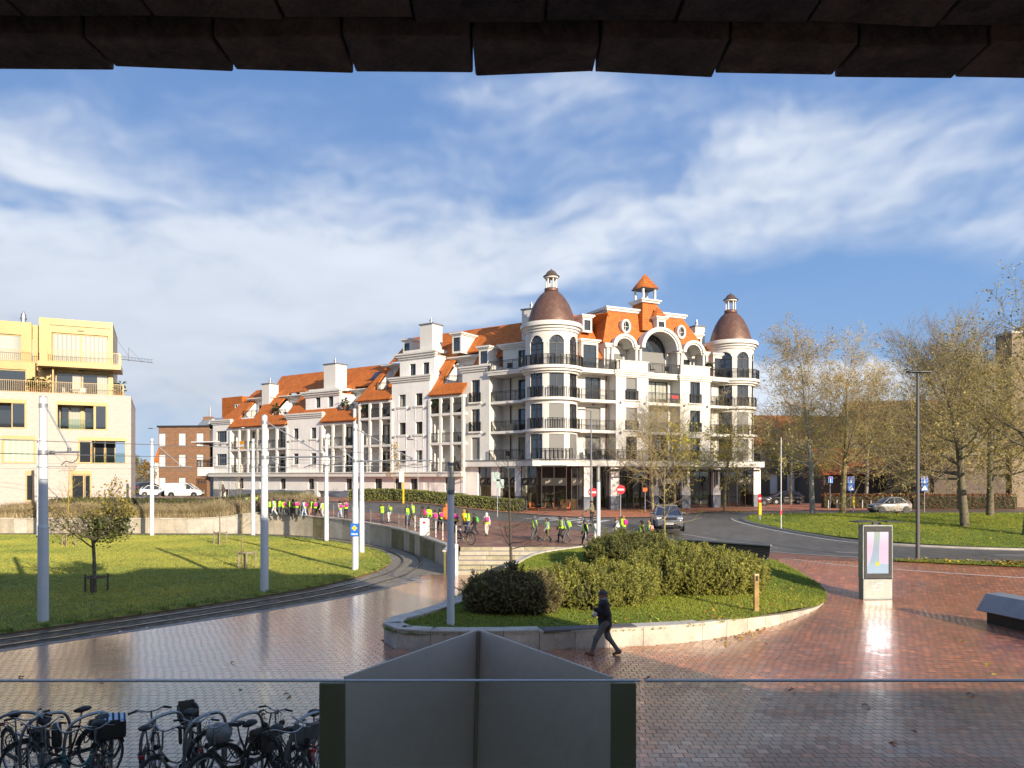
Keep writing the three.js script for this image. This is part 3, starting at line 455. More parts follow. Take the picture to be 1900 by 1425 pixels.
// piece of a round wall, with smooth sides
function arcBlock(r0, r1, a0, a1, y0, y1, n = 2) {
  const pos = [], nor = [], P = (r, a, y) => [Math.sin(a) * r, y, Math.cos(a) * r], q = (A, B, C, D, na, nb, nc, nd) => { pos.push(...A, ...B, ...C, ...A, ...C, ...D); nor.push(...na, ...nb, ...nc, ...na, ...nc, ...nd); };
  for (let i = 0; i < n; i++) { const a = lerp(a0, a1, i / n), b = lerp(a0, a1, (i + 1) / n), ra = P(1, a, 0), rb = P(1, b, 0), ia = ra.map((x) => -x), ib = rb.map((x) => -x), U = [0, 1, 0], D = [0, -1, 0];
    q(P(r1, a, y0), P(r1, b, y0), P(r1, b, y1), P(r1, a, y1), ra, rb, rb, ra); q(P(r0, b, y0), P(r0, a, y0), P(r0, a, y1), P(r0, b, y1), ib, ia, ia, ib); q(P(r0, a, y1), P(r1, a, y1), P(r1, b, y1), P(r0, b, y1), U, U, U, U); q(P(r1, a, y0), P(r0, a, y0), P(r0, b, y0), P(r1, b, y0), D, D, D, D); }
  for (const [a, s] of [[a0, -1], [a1, 1]]) { const N = [Math.cos(a) * s, 0, -Math.sin(a) * s]; const A = P(r0, a, y0), B = P(r1, a, y0), C = P(r1, a, y1), E = P(r0, a, y1); s < 0 ? q(A, B, C, E, N, N, N, N) : q(B, A, E, C, N, N, N, N); }
  const g = new THREE.BufferGeometry(); g.setAttribute('position', new THREE.Float32BufferAttribute(pos, 3)); g.setAttribute('normal', new THREE.Float32BufferAttribute(nor, 3)); return mUV(g);
}
const RAD = Math.PI / 180;
// round tower wall with openings: list of {phi, w (m), y0, y1, arch}
function towerWall(r, a0, a1, y0, y1, holes) {
  const g = [], step = 2.5 * RAD, t = .32;
  for (let a = a0 * RAD; a < a1 * RAD - 1e-6; a += step) {
    const m = a + step / 2, cut = [];
    for (const h of holes) { const half = h.w / 2 / r, dA = m - h.phi * RAD; if (Math.abs(dA) < half) { const x = Math.abs(dA) * r; cut.push([h.y0, h.arch ? h.y1 - h.w / 2 + Math.sqrt(Math.max(0, (h.w / 2) ** 2 - x * x)) : h.y1]); } }
    cut.sort((p, q) => p[0] - q[0]); let y = y0;
    for (const c of cut) { if (c[0] > y) g.push(arcBlock(r - t, r, a, a + step, y, c[0], 1)); y = c[1]; }
    g.push(arcBlock(r - t, r, a, a + step, y, y1, 1));
  }
  return join(g);
}
const ringG = (r0, r1, y0, y1, a0 = 0, a1 = 360) => arcBlock(r0, r1, a0 * RAD, a1 * RAD, y0, y1, Math.max(4, Math.round((a1 - a0) / 6)));
function arcPts(r, a0, a1, n) { const o = []; for (let i = 0; i <= n; i++) { const a = lerp(a0, a1, i / n) * RAD; o.push([Math.sin(a) * r, Math.cos(a) * r]); } return o; }
function gableRoof(s0, s1, yE, nE, yR, nR) { const th = .16; return extrude([[nE, yE], [nR, yR], [nR, yR - th * 1.6], [nE - .05, yE - th]], s1 - s0).rotateY(-Math.PI / 2).translate(s1, 0, 0).scale(1, 1, 1); }
// roof sheet in local (s, n): from the eave (nE, yE) up to the ridge (nR, yR), with holes given as [s0, s1, t0, t1], t in 0..1 along the slope
function roofSheet(s0, s1, nE, yE, nR, yR, holes = [], cutL = 0, cutR = 0) {
  const L = Math.hypot(nE - nR, yR - yE), ang = Math.atan2(yR - yE, nE - nR);
  const g = extrude([[s0, 0], [s1, 0], [s1 - cutR, L], [s0 + cutL, L]], .16, holes.map(([a, b, c, d]) => rect(a, b, c * L, d * L).reverse()));
  return mUV(g).applyMatrix4(new THREE.Matrix4().makeRotationX(-(Math.PI / 2 - ang))).translate(0, yE, nE);
}
function dormerG(w, h, dep) { // little white dormer: box body and cornice; window is added apart; origin at the sill's front
  return { wall: mUV(join([extrude(rect(-w / 2, w / 2, 0, h), .12, [rect(-w / 2 + .18, w / 2 - .18, .2, h - .25).reverse()]).translate(0, 0, -.12), bb(-w / 2, -w / 2 + .12, 0, h, -dep, -.12), bb(w / 2 - .12, w / 2, 0, h, -dep, -.12)])), top: join([bb(-w / 2 - .12, w / 2 + .12, h, h + .12, -dep, .12), bb(-w / 2 - .24, w / 2 + .24, h + .12, h + .28, -dep, .24)]) };
}
function dormer(parent, F, s, y, n, w, h, dep, style = 'glass') {
  const d = dormerG(w, h, dep), o = part('dormer', d.wall, M.plaster, parent); put(o, F, s, y, n); part('cornice', d.top, M.trim, o);
  const f = part('window', frameG(w - .36, h - .45, 1, 1, false, .72), M.frame, o); f.position.set(0, .2, -.1); part('pane', paneGeo(w - .36, h - .45), M.glass, o).position.set(0, .2, -.1);
}
function chimney(parent, F, s, y, n, w, dp, h, pot = true) {
  const o = part('chimney', mUV(join([bx(w, h, dp, 0, h / 2, 0)])), M.plaster, parent); put(o, F, s, y, n);
  part('cap', bx(w + .22, .12, dp + .22, 0, h + .06, 0), M.grey, o);
  if (pot) part('flue', join([cyl(.13, .13, .5, 10, 0, h + .12, 0), cyl(.2, .2, .12, 10, 0, h + .5, 0), cyl(.1, .1, .25, 10, 0, h + .62, 0)]), M.steel, o);
}
const lampG = join([bx(.12, .2, .14)]);

const T1 = [3.86, 74], FA = frame(T1[0], T1[1], -34.5), FB = frame(T1[0], T1[1], 25.5);
const corner = thing('corner_apartment_building', 'grand white corner apartment block with two domed towers and orange mansard roof', 'building');
{
  const B = corner, G0 = 1.3, F1 = 6.5, F2 = 9.4, F3 = 12.4, F4 = 15.4, W = [], T = [], TB = [], PL = [];    // wall, trim
  const A = (l) => l.flat(9).map((g) => inF(FA, g)), Bf = (l) => l.flat(9).map((g) => inF(FB, g));
  // ---- right wing
  const doorH = 2.35, nB = .6, nF = 2.0, th = .35;
  const bayHoles = (s0, s1) => [F1, F2, F3].map((f) => [s0, s1, f + .05, f + doorH]);
  W.push(Bf([wallG(6.2, 10.1, F1 - .1, 15.0, nF, th, bayHoles(7.4, 8.7)), wallG(14.1, 18.06, F1 - .1, 15.0, nF, th, bayHoles(15.4, 16.7)),
    bb(6.2, 6.5, F1, 15, nB - .3, nF - th), bb(9.8, 10.1, F1, 15, nB - .3, nF - th), bb(14.1, 14.4, F1, 15, nB - .3, nF - th), bb(17.76, 18.06, F1, 15, nB - .3, nF - th),
    wallG(1.6, 6.2, F1 - .1, F4, nB, th, [F1, F2, F3].map((f) => [3.5, 5.3, f + .05, f + doorH])), wallG(10.1, 14.1, F1 - .1, F4, nB, th, [F1, F2, F3].map((f) => [10.7, 13.6, f + .05, f + doorH])), wallG(18.06, 21.2, F1 - .1, F4, nB, th, [F1, F2, F3].map((f) => [18.5, 19.4, f + .05, f + doorH])),
    bb(1.5, 23, F1, F4, nB - 9, nB - 8.7), bb(24.6, 24.9, G0, F4, -12, .6), bb(1.5, 24.6, F4 - .2, F4 - .02, -9, nB - .35)]));
  for (const [s, w] of [[8.05, 1.3], [16.05, 1.3]]) [F1, F2, F3].forEach((f, i) => windowAt(B, FB, s, f + .05, nF - .28, w, doorH - .05, { cols: 2, top: .75, style: s < 10 ? ['glass', 'shut', 'half'][i] : ['glass', 'glass', 'glass'][i] }));
  [F1, F2, F3].forEach((f, i) => { windowAt(B, FB, 4.4, f + .05, nB - .25, 1.8, doorH - .05, { cols: 2, style: ['shut', 'shut', 'glass'][i] }); windowAt(B, FB, 12.15, f + .05, nB - .25, 2.9, doorH - .05, { cols: 2, style: ['glass', 'shut', 'curtain'][i] }); windowAt(B, FB, 18.95, f + .05, nB - .25, .9, doorH - .05, { cols: 1 }); });
  for (const f of [F2, F3]) { T.push(Bf([bb(1.7, 6.35, f - .28, f, nB - .1, nF - .05), bb(10.1, 14.1, f - .28, f, nB - .1, nF - .02), bb(18.06, 20.6, f - .28, f, nB - .1, nF - .02)])); T.push(Bf([bb(7.1, 9.0, f - .02, f + .1, nF - .02, nF + .16), bb(15.1, 17.0, f - .02, f + .1, nF - .02, nF + .16)])); }
  for (const f of [F2, F3]) { railing(B, FB, [[2.3, nF - .15], [6.1, nF - .15]], f); railing(B, FB, [[10.12, nF - .1], [14.08, nF - .1]], f); railing(B, FB, [[18.1, nF - .12], [20.4, nF - .12]], f); for (const s of [8.05, 16.05]) railing(B, FB, [[s - .72, nF + .02], [s - .72, nF + .13], [s + .72, nF + .13], [s + .72, nF + .02]], f + .1, .95); }
  T.push(Bf([cornice(6.2, 10.1, 14.85, nF, .35, .55), cornice(14.1, 18.06, 14.85, nF, .35, .55), cornice(10.1, 14.1, 14.85, nF - .25, .3, .55), bb(10.1, 14.1, 14.9, F4, nB, nF - .2), bb(1.5, 6.3, 14.98, F4, nB - .2, nF + .1), cornice(2.2, 6.3, 14.98, nF, .2, .42), bb(18.0, 20.8, 14.98, F4, nB - .2, nF + .1), cornice(18.1, 20.6, 14.98, nF, .2, .42)]));
  W.push(Bf([bb(6.25, 10.05, F4, 16.35, nF - .25, nF + .02), bb(14.15, 18.0, F4, 16.35, nF - .25, nF + .02), bb(6.25, 6.5, F4, 16.35, .4, nF - .25)]));
  T.push(Bf([bb(6.15, 10.15, 16.35, 16.45, nF - .33, nF + .1), bb(14.05, 18.1, 16.35, 16.45, nF - .33, nF + .1)]));
  railing(B, FB, [[10.15, nF - .1], [14.05, nF - .1]], F4); railing(B, FB, [[2.9, nF + .05], [6.15, nF + .05]], F4); railing(B, FB, [[18.05, nF + .05], [20.0, nF + .05]], F4);
  railing(B, FB, [[5.0, nF + .06], [6.2, nF + .06], [6.2, nF + .7]], 16.0 - .6, .9);
  // ---- left wing: projecting bay, deep balconies
  const n1 = 1.5, n2 = -.87;
  W.push(A([wallG(-9.9, -6.43, 5.8, 15.7, n1, th, [F1, F2, F3].map((f) => [-8.75, -7.65, f + .05, f + doorH])), bb(-6.73, -6.43, F1 - .1, 15.7, n2 - .3, n1 - th), bb(-9.9, -9.6, G0, 15.7, -6, n1 - th), wallG(-6.43, -1.2, F1 - .1, F4 + 2.9, n2, th, [F1, F2, F3, F4].map((f) => [-4.5, -2.55, f + .05, f + doorH])), bb(-9.9, -1, 15.5, 15.69, n2 - 5, n1 - .36)]));
  T.push(A([cornice(-9.9, -6.43, 15.6, n1, .35, .6), bb(-9.9, -6.43, 15.7, 16.19, n2, n1)]));
  [F1, F2, F3].forEach((f, i) => { windowAt(B, FA, -8.2, f + .05, n1 - .28, 1.1, doorH - .05, { cols: 2, top: .75, style: ['shut', 'glass', 'glass'][i] }); windowAt(B, FA, -3.52, f + .05, n2 - .25, 1.95, doorH - .05, { cols: 2, style: ['shut', 'glass', 'glass'][i] }); T.push(A([bb(-9.0, -7.4, f - .1, f + .06, n1 - .02, n1 + .22)])); if (i) railing(B, FA, [[-8.85, n1 + .02], [-8.85, n1 + .19], [-7.55, n1 + .19], [-7.55, n1 + .02]], f + .06, .95); });
  windowAt(B, FA, -3.52, F4 + .05, n2 - .25, 1.95, doorH - .05, { cols: 2, top: .75 });
  for (const f of [F2, F3]) { T.push(A([bb(-6.42, -1.9, f - .26, f, n2 - .1, n1 - .1)])); railing(B, FA, [[-6.3, n1 - .2], [-2.3, n1 - .2]], f); }
  T.push(A([bb(-6.42, -1.4, 14.98, F4, n2 - .1, n1 + .35), cornice(-6.2, -2.2, 14.98, n1 + .2, .25, .42), cornice(-6.43, -1.6, F4 + 2.6, n2, .5, .5)])); railing(B, FA, [[-6.3, n1 + .3], [-2.4, n1 + .3]], F4);
  for (const g of [inF(FA, cyl(.06, .06, 9, 8, -5.4, F1, n2 + .12)), inF(FB, cyl(.06, .06, 8.5, 8, 5.9, F1, nB + .12))]) part('downpipe', g, plain(.10, .045, .025, .5), B);
  // ---- towers
  const tower = (F, s, phis, r, open, yb) => {
    const C = V3(s, 0, 0).applyMatrix4(F.m), FT = { m: new THREE.Matrix4().makeTranslation(C.x, 0, C.z), a: 0, x: C.x, z: C.z }, holes = [];
    for (const ph of phis) { for (const f of [F1, F2, F3]) holes.push({ phi: ph, w: 1.42, y0: f + .05, y1: f + doorH + .05 }); holes.push({ phi: ph, w: 1.5, y0: F4 + .05, y1: F4 + 2.9, arch: true }); }
    W.push(inF(FT, towerWall(r, open[0], open[1], F1 - .1, 18.9, holes)));
    phis.forEach((ph, k) => { const a = ph * RAD, rr = r - .22; [F1, F2, F3].forEach((f, i) => put(windowAt(B, FT, 0, 0, 0, 1.42, doorH, { cols: 2, top: .76, style: (k + i) % 3 === 0 ? 'glass' : i === 2 ? 'glass' : i === 1 && k === 1 || i === 0 ? 'shut' : 'glass' }), FT, Math.sin(a) * rr, f + .05, Math.cos(a) * rr, a)); put(windowAt(B, FT, 0, 0, 0, 1.5, 2.85, { cols: 2, rows: 2, arch: true }), FT, Math.sin(a) * rr, F4 + .05, Math.cos(a) * rr, a); });
    for (const f of [F2, F3]) { T.push(inF(FT, ringG(r - .1, r + .35, f - .26, f - .02, open[0] + 5, open[1] - 5))); for (const ph of phis) railing(B, FT, arcPts(r + .26, ph - 19, ph + 19, 4), f, 1.0); }
    T.push(inF(FT, ringG(r - .1, r + .65, 15.12, 15.4, open[0], open[1])), inF(FT, ringG(r - .1, r + .45, 14.9, 15.12, open[0], open[1])), inF(FT, ringG(r - .1, r + .2, 14.7, 14.9, open[0], open[1])));
    railing(B, FT, arcPts(r + .55, open[0] + 25, open[1] - 30, 14), F4, 1.0);
    for (const [p, y0, y1] of [[.12, 18.7, 18.95], [.28, 18.95, 19.2], [.5, 19.2, 19.5], [.42, 19.5, 19.62]]) T.push(inF(FT, ringG(.6, r + p, y0, y1)));
    for (const ph of phis) T.push(inF(FT, arcBlock(r - .02, r + .05, (ph - 19.5) * RAD, (ph - 16.8) * RAD, F4 + 1.9, F4 + 2.2, 1)));
    const prof = [[2.34, 0], [2.38, .1], [2.3, .45], [2.16, .95], [1.97, 1.5], [1.72, 2.05], [1.42, 2.55], [1.08, 2.98], [.72, 3.28], [.56, 3.38]], k = r / 2.55, dm = part('dome', lathe(prof.map((p) => [p[0] * k, p[1]]), 40), M.copper, B); dm.position.set(C.x, 19.62, C.z);
    { const uv = dm.geometry.attributes.uv; for (let i = 0; i < uv.count; i++) uv.setXY(i, uv.getX(i) * 2, uv.getY(i) * .8); }
    part('finial_ring', lathe([[.5, 3.3], [.68, 3.32], [.7, 3.4], [.66, 3.5], [.7, 3.6], [.6, 3.66], [.3, 3.67]], 20), M.copper, dm);
    const cols = []; for (let i = 0; i < 6; i++) cols.push(cyl(.075, .065, 1.05, 8, Math.sin(i * RAD * 60 + .3) * .5, 3.62, Math.cos(i * RAD * 60 + .3) * .5)); cols.push(ringG(.3, .68, 4.64, 4.8));
    part('lantern', join(cols), M.trim, dm); part('cap', lathe([[.82, 4.8], [.80, 4.86], [.6, 4.98], [.5, 5.15], [.36, 5.32], [.16, 5.44], [.05, 5.48], [.03, 5.6], [0, 5.62]], 20), plain(.13, .085, .055, .5, .2), dm);
  };
  tower(FB, 0, [-38, 9, 56], 2.55, [-100, 110]); tower(FB, 22.6, [-30, 17, 64], 2.45, [-90, 140]);
  // ---- canopy over the shops, plinth, piers
  const can = [[-9.9, 1.75]].map(([s, n]) => V3(s, 0, n).applyMatrix4(FA.m)), pt = (F, s, n) => { const v = V3(s, 0, n).applyMatrix4(F.m); return [v.x, -v.z]; };
  const canPoly = [pt(FA, -9.9, 2.0), pt(FA, -2.0, 2.0), pt(FA, -.2, 3.1), pt(FB, .9, 3.2), pt(FB, 2.2, 2.75), pt(FB, 24.9, 2.75), pt(FB, 24.9, -8), pt(FA, -9.9, -6)];
  const slab = (k, y0, y1) => { const c = [12, 78]; return mUV(new THREE.ExtrudeGeometry(shapeOf(canPoly.map(([x, d]) => [x + (c[0] - x) * -k * .02, d + (c[1] - d) * -k * .06])), { depth: y1 - y0, bevelEnabled: false }).rotateX(-Math.PI / 2).translate(0, y0, 0)); };
  T.push(slab(0, 5.85, 6.42)); PL.push(slab(.35, 6.42, 6.5));
  railing(B, FA, [[-6.3, 1.7], [-2.2, 1.7]], F1); { const FT = { m: new THREE.Matrix4().makeTranslation(T1[0], 0, -T1[1]), a: 0 }; railing(B, FT, arcPts(2.95, -38, 40, 10), F1); } railing(B, FB, [[2.4, 2.5], [6.1, 2.5], [10, 2.5], [14, 2.5], [18, 2.5], [22, 2.5]], F1);
  const pierB = [], pierT = [], pier = (F, s0, s1, n) => { pierB.push(inF(F, bb(s0, s1, G0 - .4, 2.9, n - .9, n))); pierT.push(inF(F, bb(s0 + .01, s1 - .01, 2.9, 5.86, n - .89, n - .01))); };
  pier(FA, -9.9, -8.0, 1.4); pier(FA, -6.3, -5.3, 1.4); pier(FA, -3.4, -2.5, 1.4);
  for (const [a, b] of [[2.35, 3.3], [5.4, 6.4], [10.2, 11.2], [14.1, 15.2], [18.2, 19.2], [23.8, 24.8]]) pier(FB, a, b, 2.3);
  pierT.forEach((g, i) => part('pier_plinth', mUV(pierB[i]), M.plinth, part('pier', mUV(g), M.plasterB, B)));
  // shop windows: big panes with thin mullions, a dark lettered band
  const inside = []; const script = (txt, sz, c = '#d8c8aa', wt = '') => { const cv = document.createElement('canvas'); cv.width = 512; cv.height = 128; const x = cv.getContext('2d'); x.fillStyle = '#17140f'; x.fillRect(0, 0, 512, 128); x.fillStyle = c; x.font = wt + 'italic ' + sz + 'px serif'; x.textAlign = 'center'; x.textBaseline = 'middle'; wt ? x.setTransform(.86, -.04, -.2, 1, 46, 12) : x.setTransform(1, -.16, -.25, 1, 20, 36); x.fillText(txt, 256, 66); const t = new THREE.CanvasTexture(cv); t.colorSpace = THREE.SRGBColorSpace; return std({ map: t, roughness: .5 }); };
  const bands = [script('Brunch', 62), script('Caffe', 62)];
  const shop = (F, s0, s1, n, k, clear = true, dark = false) => {
    const w = s1 - s0, f = part('shop_window', join([bb(-w / 2, w / 2, 0, .12, -.04, .04), bb(-w / 2, w / 2, 4.3, 4.4, -.04, .04), bb(-w / 2, -w / 2 + .07, 0, 4.4, -.05, .05), bb(w / 2 - .07, w / 2, 0, 4.4, -.05, .05), bb(-.03, .03, 0, 4.4, -.05, .05)]), M.frame, B); put(f, F, (s0 + s1) / 2, G0 + .2, n);
    part('pane', bb(-w / 2 + .06, w / 2 - .06, .1, 4.32, -.012, .012), clear ? M.shopGlass : M.glass, f);
    if (!dark) for (const q of [-1, 1]) part('lettered_band', bx(w / 2 - .1, .72, .012, q * w / 4, 2.85, .03), bands[q < 0 ? 0 : 1], f);
  };
  shop(FA, -8.0, -6.3, 1.1, 0); shop(FA, -5.3, -3.4, 1.1, 0); shop(FA, -2.5, -.6, 1.6, 0); { const p = V3(.75, 0, 2.35); shop({ m: new THREE.Matrix4().makeTranslation(T1[0] + .15, 0, -T1[1] + .15), a: 0 }, -1.25, 1.15, 2.75, 0); } shop(FB, .95, 2.35, 2.2, 0);
  shop(FB, 3.3, 5.4, 1.9, 0, true, true); shop(FB, 6.4, 8.3, 1.9, 0, true, true); shop(FB, 8.3, 10.2, 1.9, 0, true, true); shop(FB, 15.2, 18.2, 1.9, 0, true, true); shop(FB, 19.2, 21.5, 2.2, 0, true, true); shop(FB, 21.5, 23.8, 2.2, 0, true, false);
  shop(FB, 11.2, 14.1, 1.9, 0, true, true);
  part('shop_interior', join([Bf([bb(.5, 24.6, G0, 5.8, -6.2, -6), bb(24.4, 24.6, G0, 5.8, -6, 2.2), bb(1.5, 24.6, G0, G0 + .05, -6, 2.2)]), A([bb(-9.6, 2, G0, 5.8, -6.2, -6), bb(-9.6, 1.5, G0, G0 + .05, -6, 1.3)])]), plain(.16, .13, .10, .7), B);
  part('shop_counter', join(Bf([bb(2.2, 5.2, G0, 2.5, -3.4, -2.8), bb(12, 14, G0, 2.6, -2, -1.4), bb(8, 9.6, G0, 3.6, -3, -2.6)])), plain(.26, .13, .06, .6), B);
  // dark slatted awning frames over the terrace, with hanging rods, and the name board
  const aw = []; for (let s = 4.0; s < 22.5; s += .42) aw.push(Bf([bb(s, s + .07, 5.42, 5.56, 2.3, 4.4)])); aw.push(Bf([bb(3.9, 22.6, 5.36, 5.5, 4.36, 4.46), bb(3.9, 22.6, 5.36, 5.5, 2.3, 2.4)]));
  for (const s of [4.2, 6.5, 7.4, 10.3, 11.1, 14.2, 15.1, 18.3, 19.1]) for (const q of [0, .35, .65]) aw.push(Bf([bb(s + q * .6, s + q * .6 + .05, 5.4 - 1.7 + q * .5, 5.4, 2.34, 2.42)]));
  part('awning_frame', join(aw), M.iron, B);
  const sb = part('name_board', bb(-1.5, 1.5, -.62, .62, 0, .1), M.black, B); put(sb, FB, 12.65, 4.45, 2.02); { const m = script('Bernadetje', 122, '#fbf8ef', 'bold '); const p = part('lettering', bx(2.75, .95, .01, 0, 0, .108), m, sb); }
  // cafe chairs, a table and a plant behind the corner glass
  const cc = thing('cafe_chair', 'orange cafe chair behind the corner glass, leftmost', 'chair', [0, 0, 0], 0, 'orange chairs in the corner cafe'), mO = plain(.62, .17, .04, .6);
  part('seat', rbx(.46, .07, .46, .02, 0, .46, 0), mO, cc); part('backrest', rbx(.46, .42, .07, .02, 0, .74, -.22, -.15), mO, cc); for (const [x, z] of [[-.18, -.18], [.18, -.18], [-.18, .18], [.18, .18]]) part('leg', rod([x, 0, z], [x * .9, .45, z * .9], .018, .018, 6), M.iron, cc);
  const spotsC = [[-1.9, .5, 1.2, 'leftmost'], [-.9, .6, -1.4, 'second from the left'], [.3, 1.5, 1.4, 'third from the left, beside the door'], [1.4, 1.2, -1.2, 'near the first shop pier']]; spotsC.forEach(([x, z, r, w], i) => { const o = i ? dup(cc, [0, 0, 0], 0, 'orange cafe chair behind the corner glass, ' + w) : cc; o.position.set(T1[0] + x, G0 + .08, -T1[1] + z + .4); o.rotation.y = r; });
  const ct = thing('cafe_table', 'small dark cafe table between the orange chairs', 'table', [T1[0] - 1.4, G0 + .08, -T1[1] + 1.0]); part('tabletop', cyl(.38, .38, .04, 20, 0, .74, 0), M.frame, ct); part('leg', join([cyl(.035, .035, .74, 8), cyl(.22, .2, .03, 14)]), M.iron, ct);
  // ---- roofs
  const roof = part('roof', join([
    Bf([(() => { const L = Math.hypot(1.7, 3.8), ang = Math.atan2(3.8, 1.7), P = [[5.5, 0]], k = L / 3.8; for (const [c, r, h] of [[7.75, .95, .55], [12.1, 2.0, 1.55], [16.45, .95, .55]]) for (let j = 0; j <= 14; j++) { const a = Math.PI * j / 14; P.push([c - Math.cos(a) * r, Math.max(.002, Math.sin(a) * h * k)]); } P.push([18.7, 0], [16.7, L], [7.2, L]); return mUV(extrude(P, .1)).applyMatrix4(new THREE.Matrix4().makeRotationX(-(Math.PI / 2 - ang))).translate(0, 18.3, .62); })(),
      (() => { const b = [[5.5, .7], [18.7, .7], [18.7, -9], [5.5, -9]], t = [[7.2, -1.0], [16.7, -1.0], [16.7, -7], [7.2, -7]], yb = 18.3, yt = 22.1, pos = []; for (let i = 1; i < 4; i++) { const j = (i + 1) % 4, P = [b[i][0], yb, b[i][1]], Q = [b[j][0], yb, b[j][1]], R2 = [t[j][0], yt, t[j][1]], S = [t[i][0], yt, t[i][1]]; pos.push(...P, ...Q, ...R2, ...P, ...R2, ...S); } const g = new THREE.BufferGeometry(); g.setAttribute('position', new THREE.Float32BufferAttribute(pos, 3)); g.computeVertexNormals(); return mUV(g); })(),
      roofSheet(1.8, 5.8, .5, 16.6, -3.2, 21.6, [[3.0, 4.6, 0, .34]], 0, 0), roofSheet(18.5, 21.4, .2, 16.8, -3.0, 20.4, [], 0, 1.5),
      (() => { const b = [[10.45, .48], [13.75, .48], [13.75, -3], [10.45, -3]], t = [[11.2, -.55], [13.0, -.55], [13.0, -2.3], [11.2, -2.3]], pos = []; for (let i = 0; i < 4; i++) { const j = (i + 1) % 4, P = [b[i][0], 20.0, b[i][1]], Q = [b[j][0], 20.0, b[j][1]], R2 = [t[j][0], 23.2, t[j][1]], S = [t[i][0], 23.2, t[i][1]]; pos.push(...P, ...Q, ...R2, ...P, ...R2, ...S); } const g = new THREE.BufferGeometry(); g.setAttribute('position', new THREE.Float32BufferAttribute(pos, 3)); g.computeVertexNormals(); return mUV(g); })()]),
    A([roofSheet(-10.2, 1.0, -1.2, 15.9, -6.2, 21.7, [[-6.35, -1.5, 0, .53]], 0, 0), roofSheet(-9.8, 3, -11.2, 15.9, -6.2, 21.7).scale(1, 1, 1)]),
  ]), M.tile, B);
  roof.castShadow = true;
  T.push(Bf([cornice(7.2, 16.7, 21.75, -1.05, .45, .65), bb(7.0, 16.9, 21.9, 22.35, -7, -1.1), bb(6.8, 7.2, 22.1, 22.4, -7.2, -.9), bb(10.95, 13.25, 23.15, 23.35, -2.55, -.3), bb(10.8, 13.4, 23.35, 23.5, -2.7, -.15)]));
  const bel = part('belvedere', join([[-.75, -.72], [.75, -.72], [-.75, .72], [.75, .72]].map(([a, b]) => bx(.2, 1.3, .2, a, .65, b))), M.trim, B); put(bel, FB, 12.1, 23.5, -1.4);
  part('spire', mUV(new THREE.ConeGeometry(1.5, 1.75, 4, 1, false, Math.PI / 4).translate(0, 2.12, 0)), M.tile, bel); part('spire_soffit', bx(2.05, .1, 2.05, 0, 1.27, 0), M.dark, bel);
  // hoods: segmental arches with barrel vaults over the top loggias
  const hood = (s, r, y, n, dep, k = .9) => { const o = [], i = []; for (let j = 0; j <= 18; j++) { const a = Math.PI * j / 18; o.push([s + Math.cos(a) * (r + .26), y + Math.sin(a) * (r + .26) * k]); i.push([s + Math.cos(a) * (r - .1), y + Math.sin(a) * (r - .1) * k]); } const o2 = [], i2 = []; for (let j = 0; j <= 18; j++) { const a = Math.PI * j / 18; o2.push([s + Math.cos(a) * (r + .4), y + Math.sin(a) * (r + .4) * k]); i2.push([s + Math.cos(a) * (r + .1), y + Math.sin(a) * (r + .1) * k]); } return [extrude([...o, ...i.reverse()], dep).translate(0, 0, n - dep), extrude([...o2, ...i2.reverse()], .25).translate(0, 0, n - .12)]; };
  T.push(Bf([hood(12.1, 2.1, 18.0, 1.5, 2.6), hood(7.75, 1.05, 17.95, 1.3, 2.2), hood(16.45, 1.05, 17.95, 1.3, 2.2), cornice(5.6, 6.6, 17.8, 1.1, .2, .4), cornice(8.95, 9.85, 17.8, 1.1, .2, .4), cornice(14.35, 15.25, 17.8, 1.1, .2, .4), cornice(17.6, 18.5, 17.8, 1.1, .2, .4)]));
  for (const s of [5.75, 6.3, 9.2, 9.7, 14.5, 15.0, 17.85, 18.3]) T.push(Bf([bb(s, s + .26, F4, 17.85, .8, 1.06)]));
  W.push(Bf([wallG(5.6, 18.6, F4, 18.4, -.55, .3, [[6.8, 8.7, F4 + .05, 17.5], [10.2, 14, F4 + .05, 18.3], [15.5, 17.4, F4 + .05, 17.5]]), bb(9.2, 9.5, F4, 18.3, -.5, .8), bb(14.7, 15.0, F4, 18.3, -.5, .8), bb(5.6, 5.9, F4, 18.3, -6, .8), bb(18.3, 18.6, F4, 18.3, -6, .8), extrude([[10, 17.9], [14.2, 17.9], [14.2, 20.1], [10, 20.1]], .2, [[[10.2, 18.0], ...Array.from({ length: 19 }, (_, j) => [12.1 - Math.cos(Math.PI * j / 18) * 1.9, 18.0 + Math.sin(Math.PI * j / 18) * 1.7]), [14, 18.0]].reverse()]).translate(0, 0, -.75)]));
  { const w1 = windowAt(B, FB, 12.1, F4 + .05, -.5, 3.8, 4.35, { cols: 2, arch: true }); windowAt(B, FB, 7.75, F4 + .05, -.72, 1.9, 2.5, { cols: 2, arch: true, style: 'shut' }); windowAt(B, FB, 16.45, F4 + .05, -.72, 1.9, 2.5, { cols: 2, arch: true }); part('roller_shutter', bb(-1.8, 1.8, .1, 2.5, .08, .1), M.shutter, w1); }
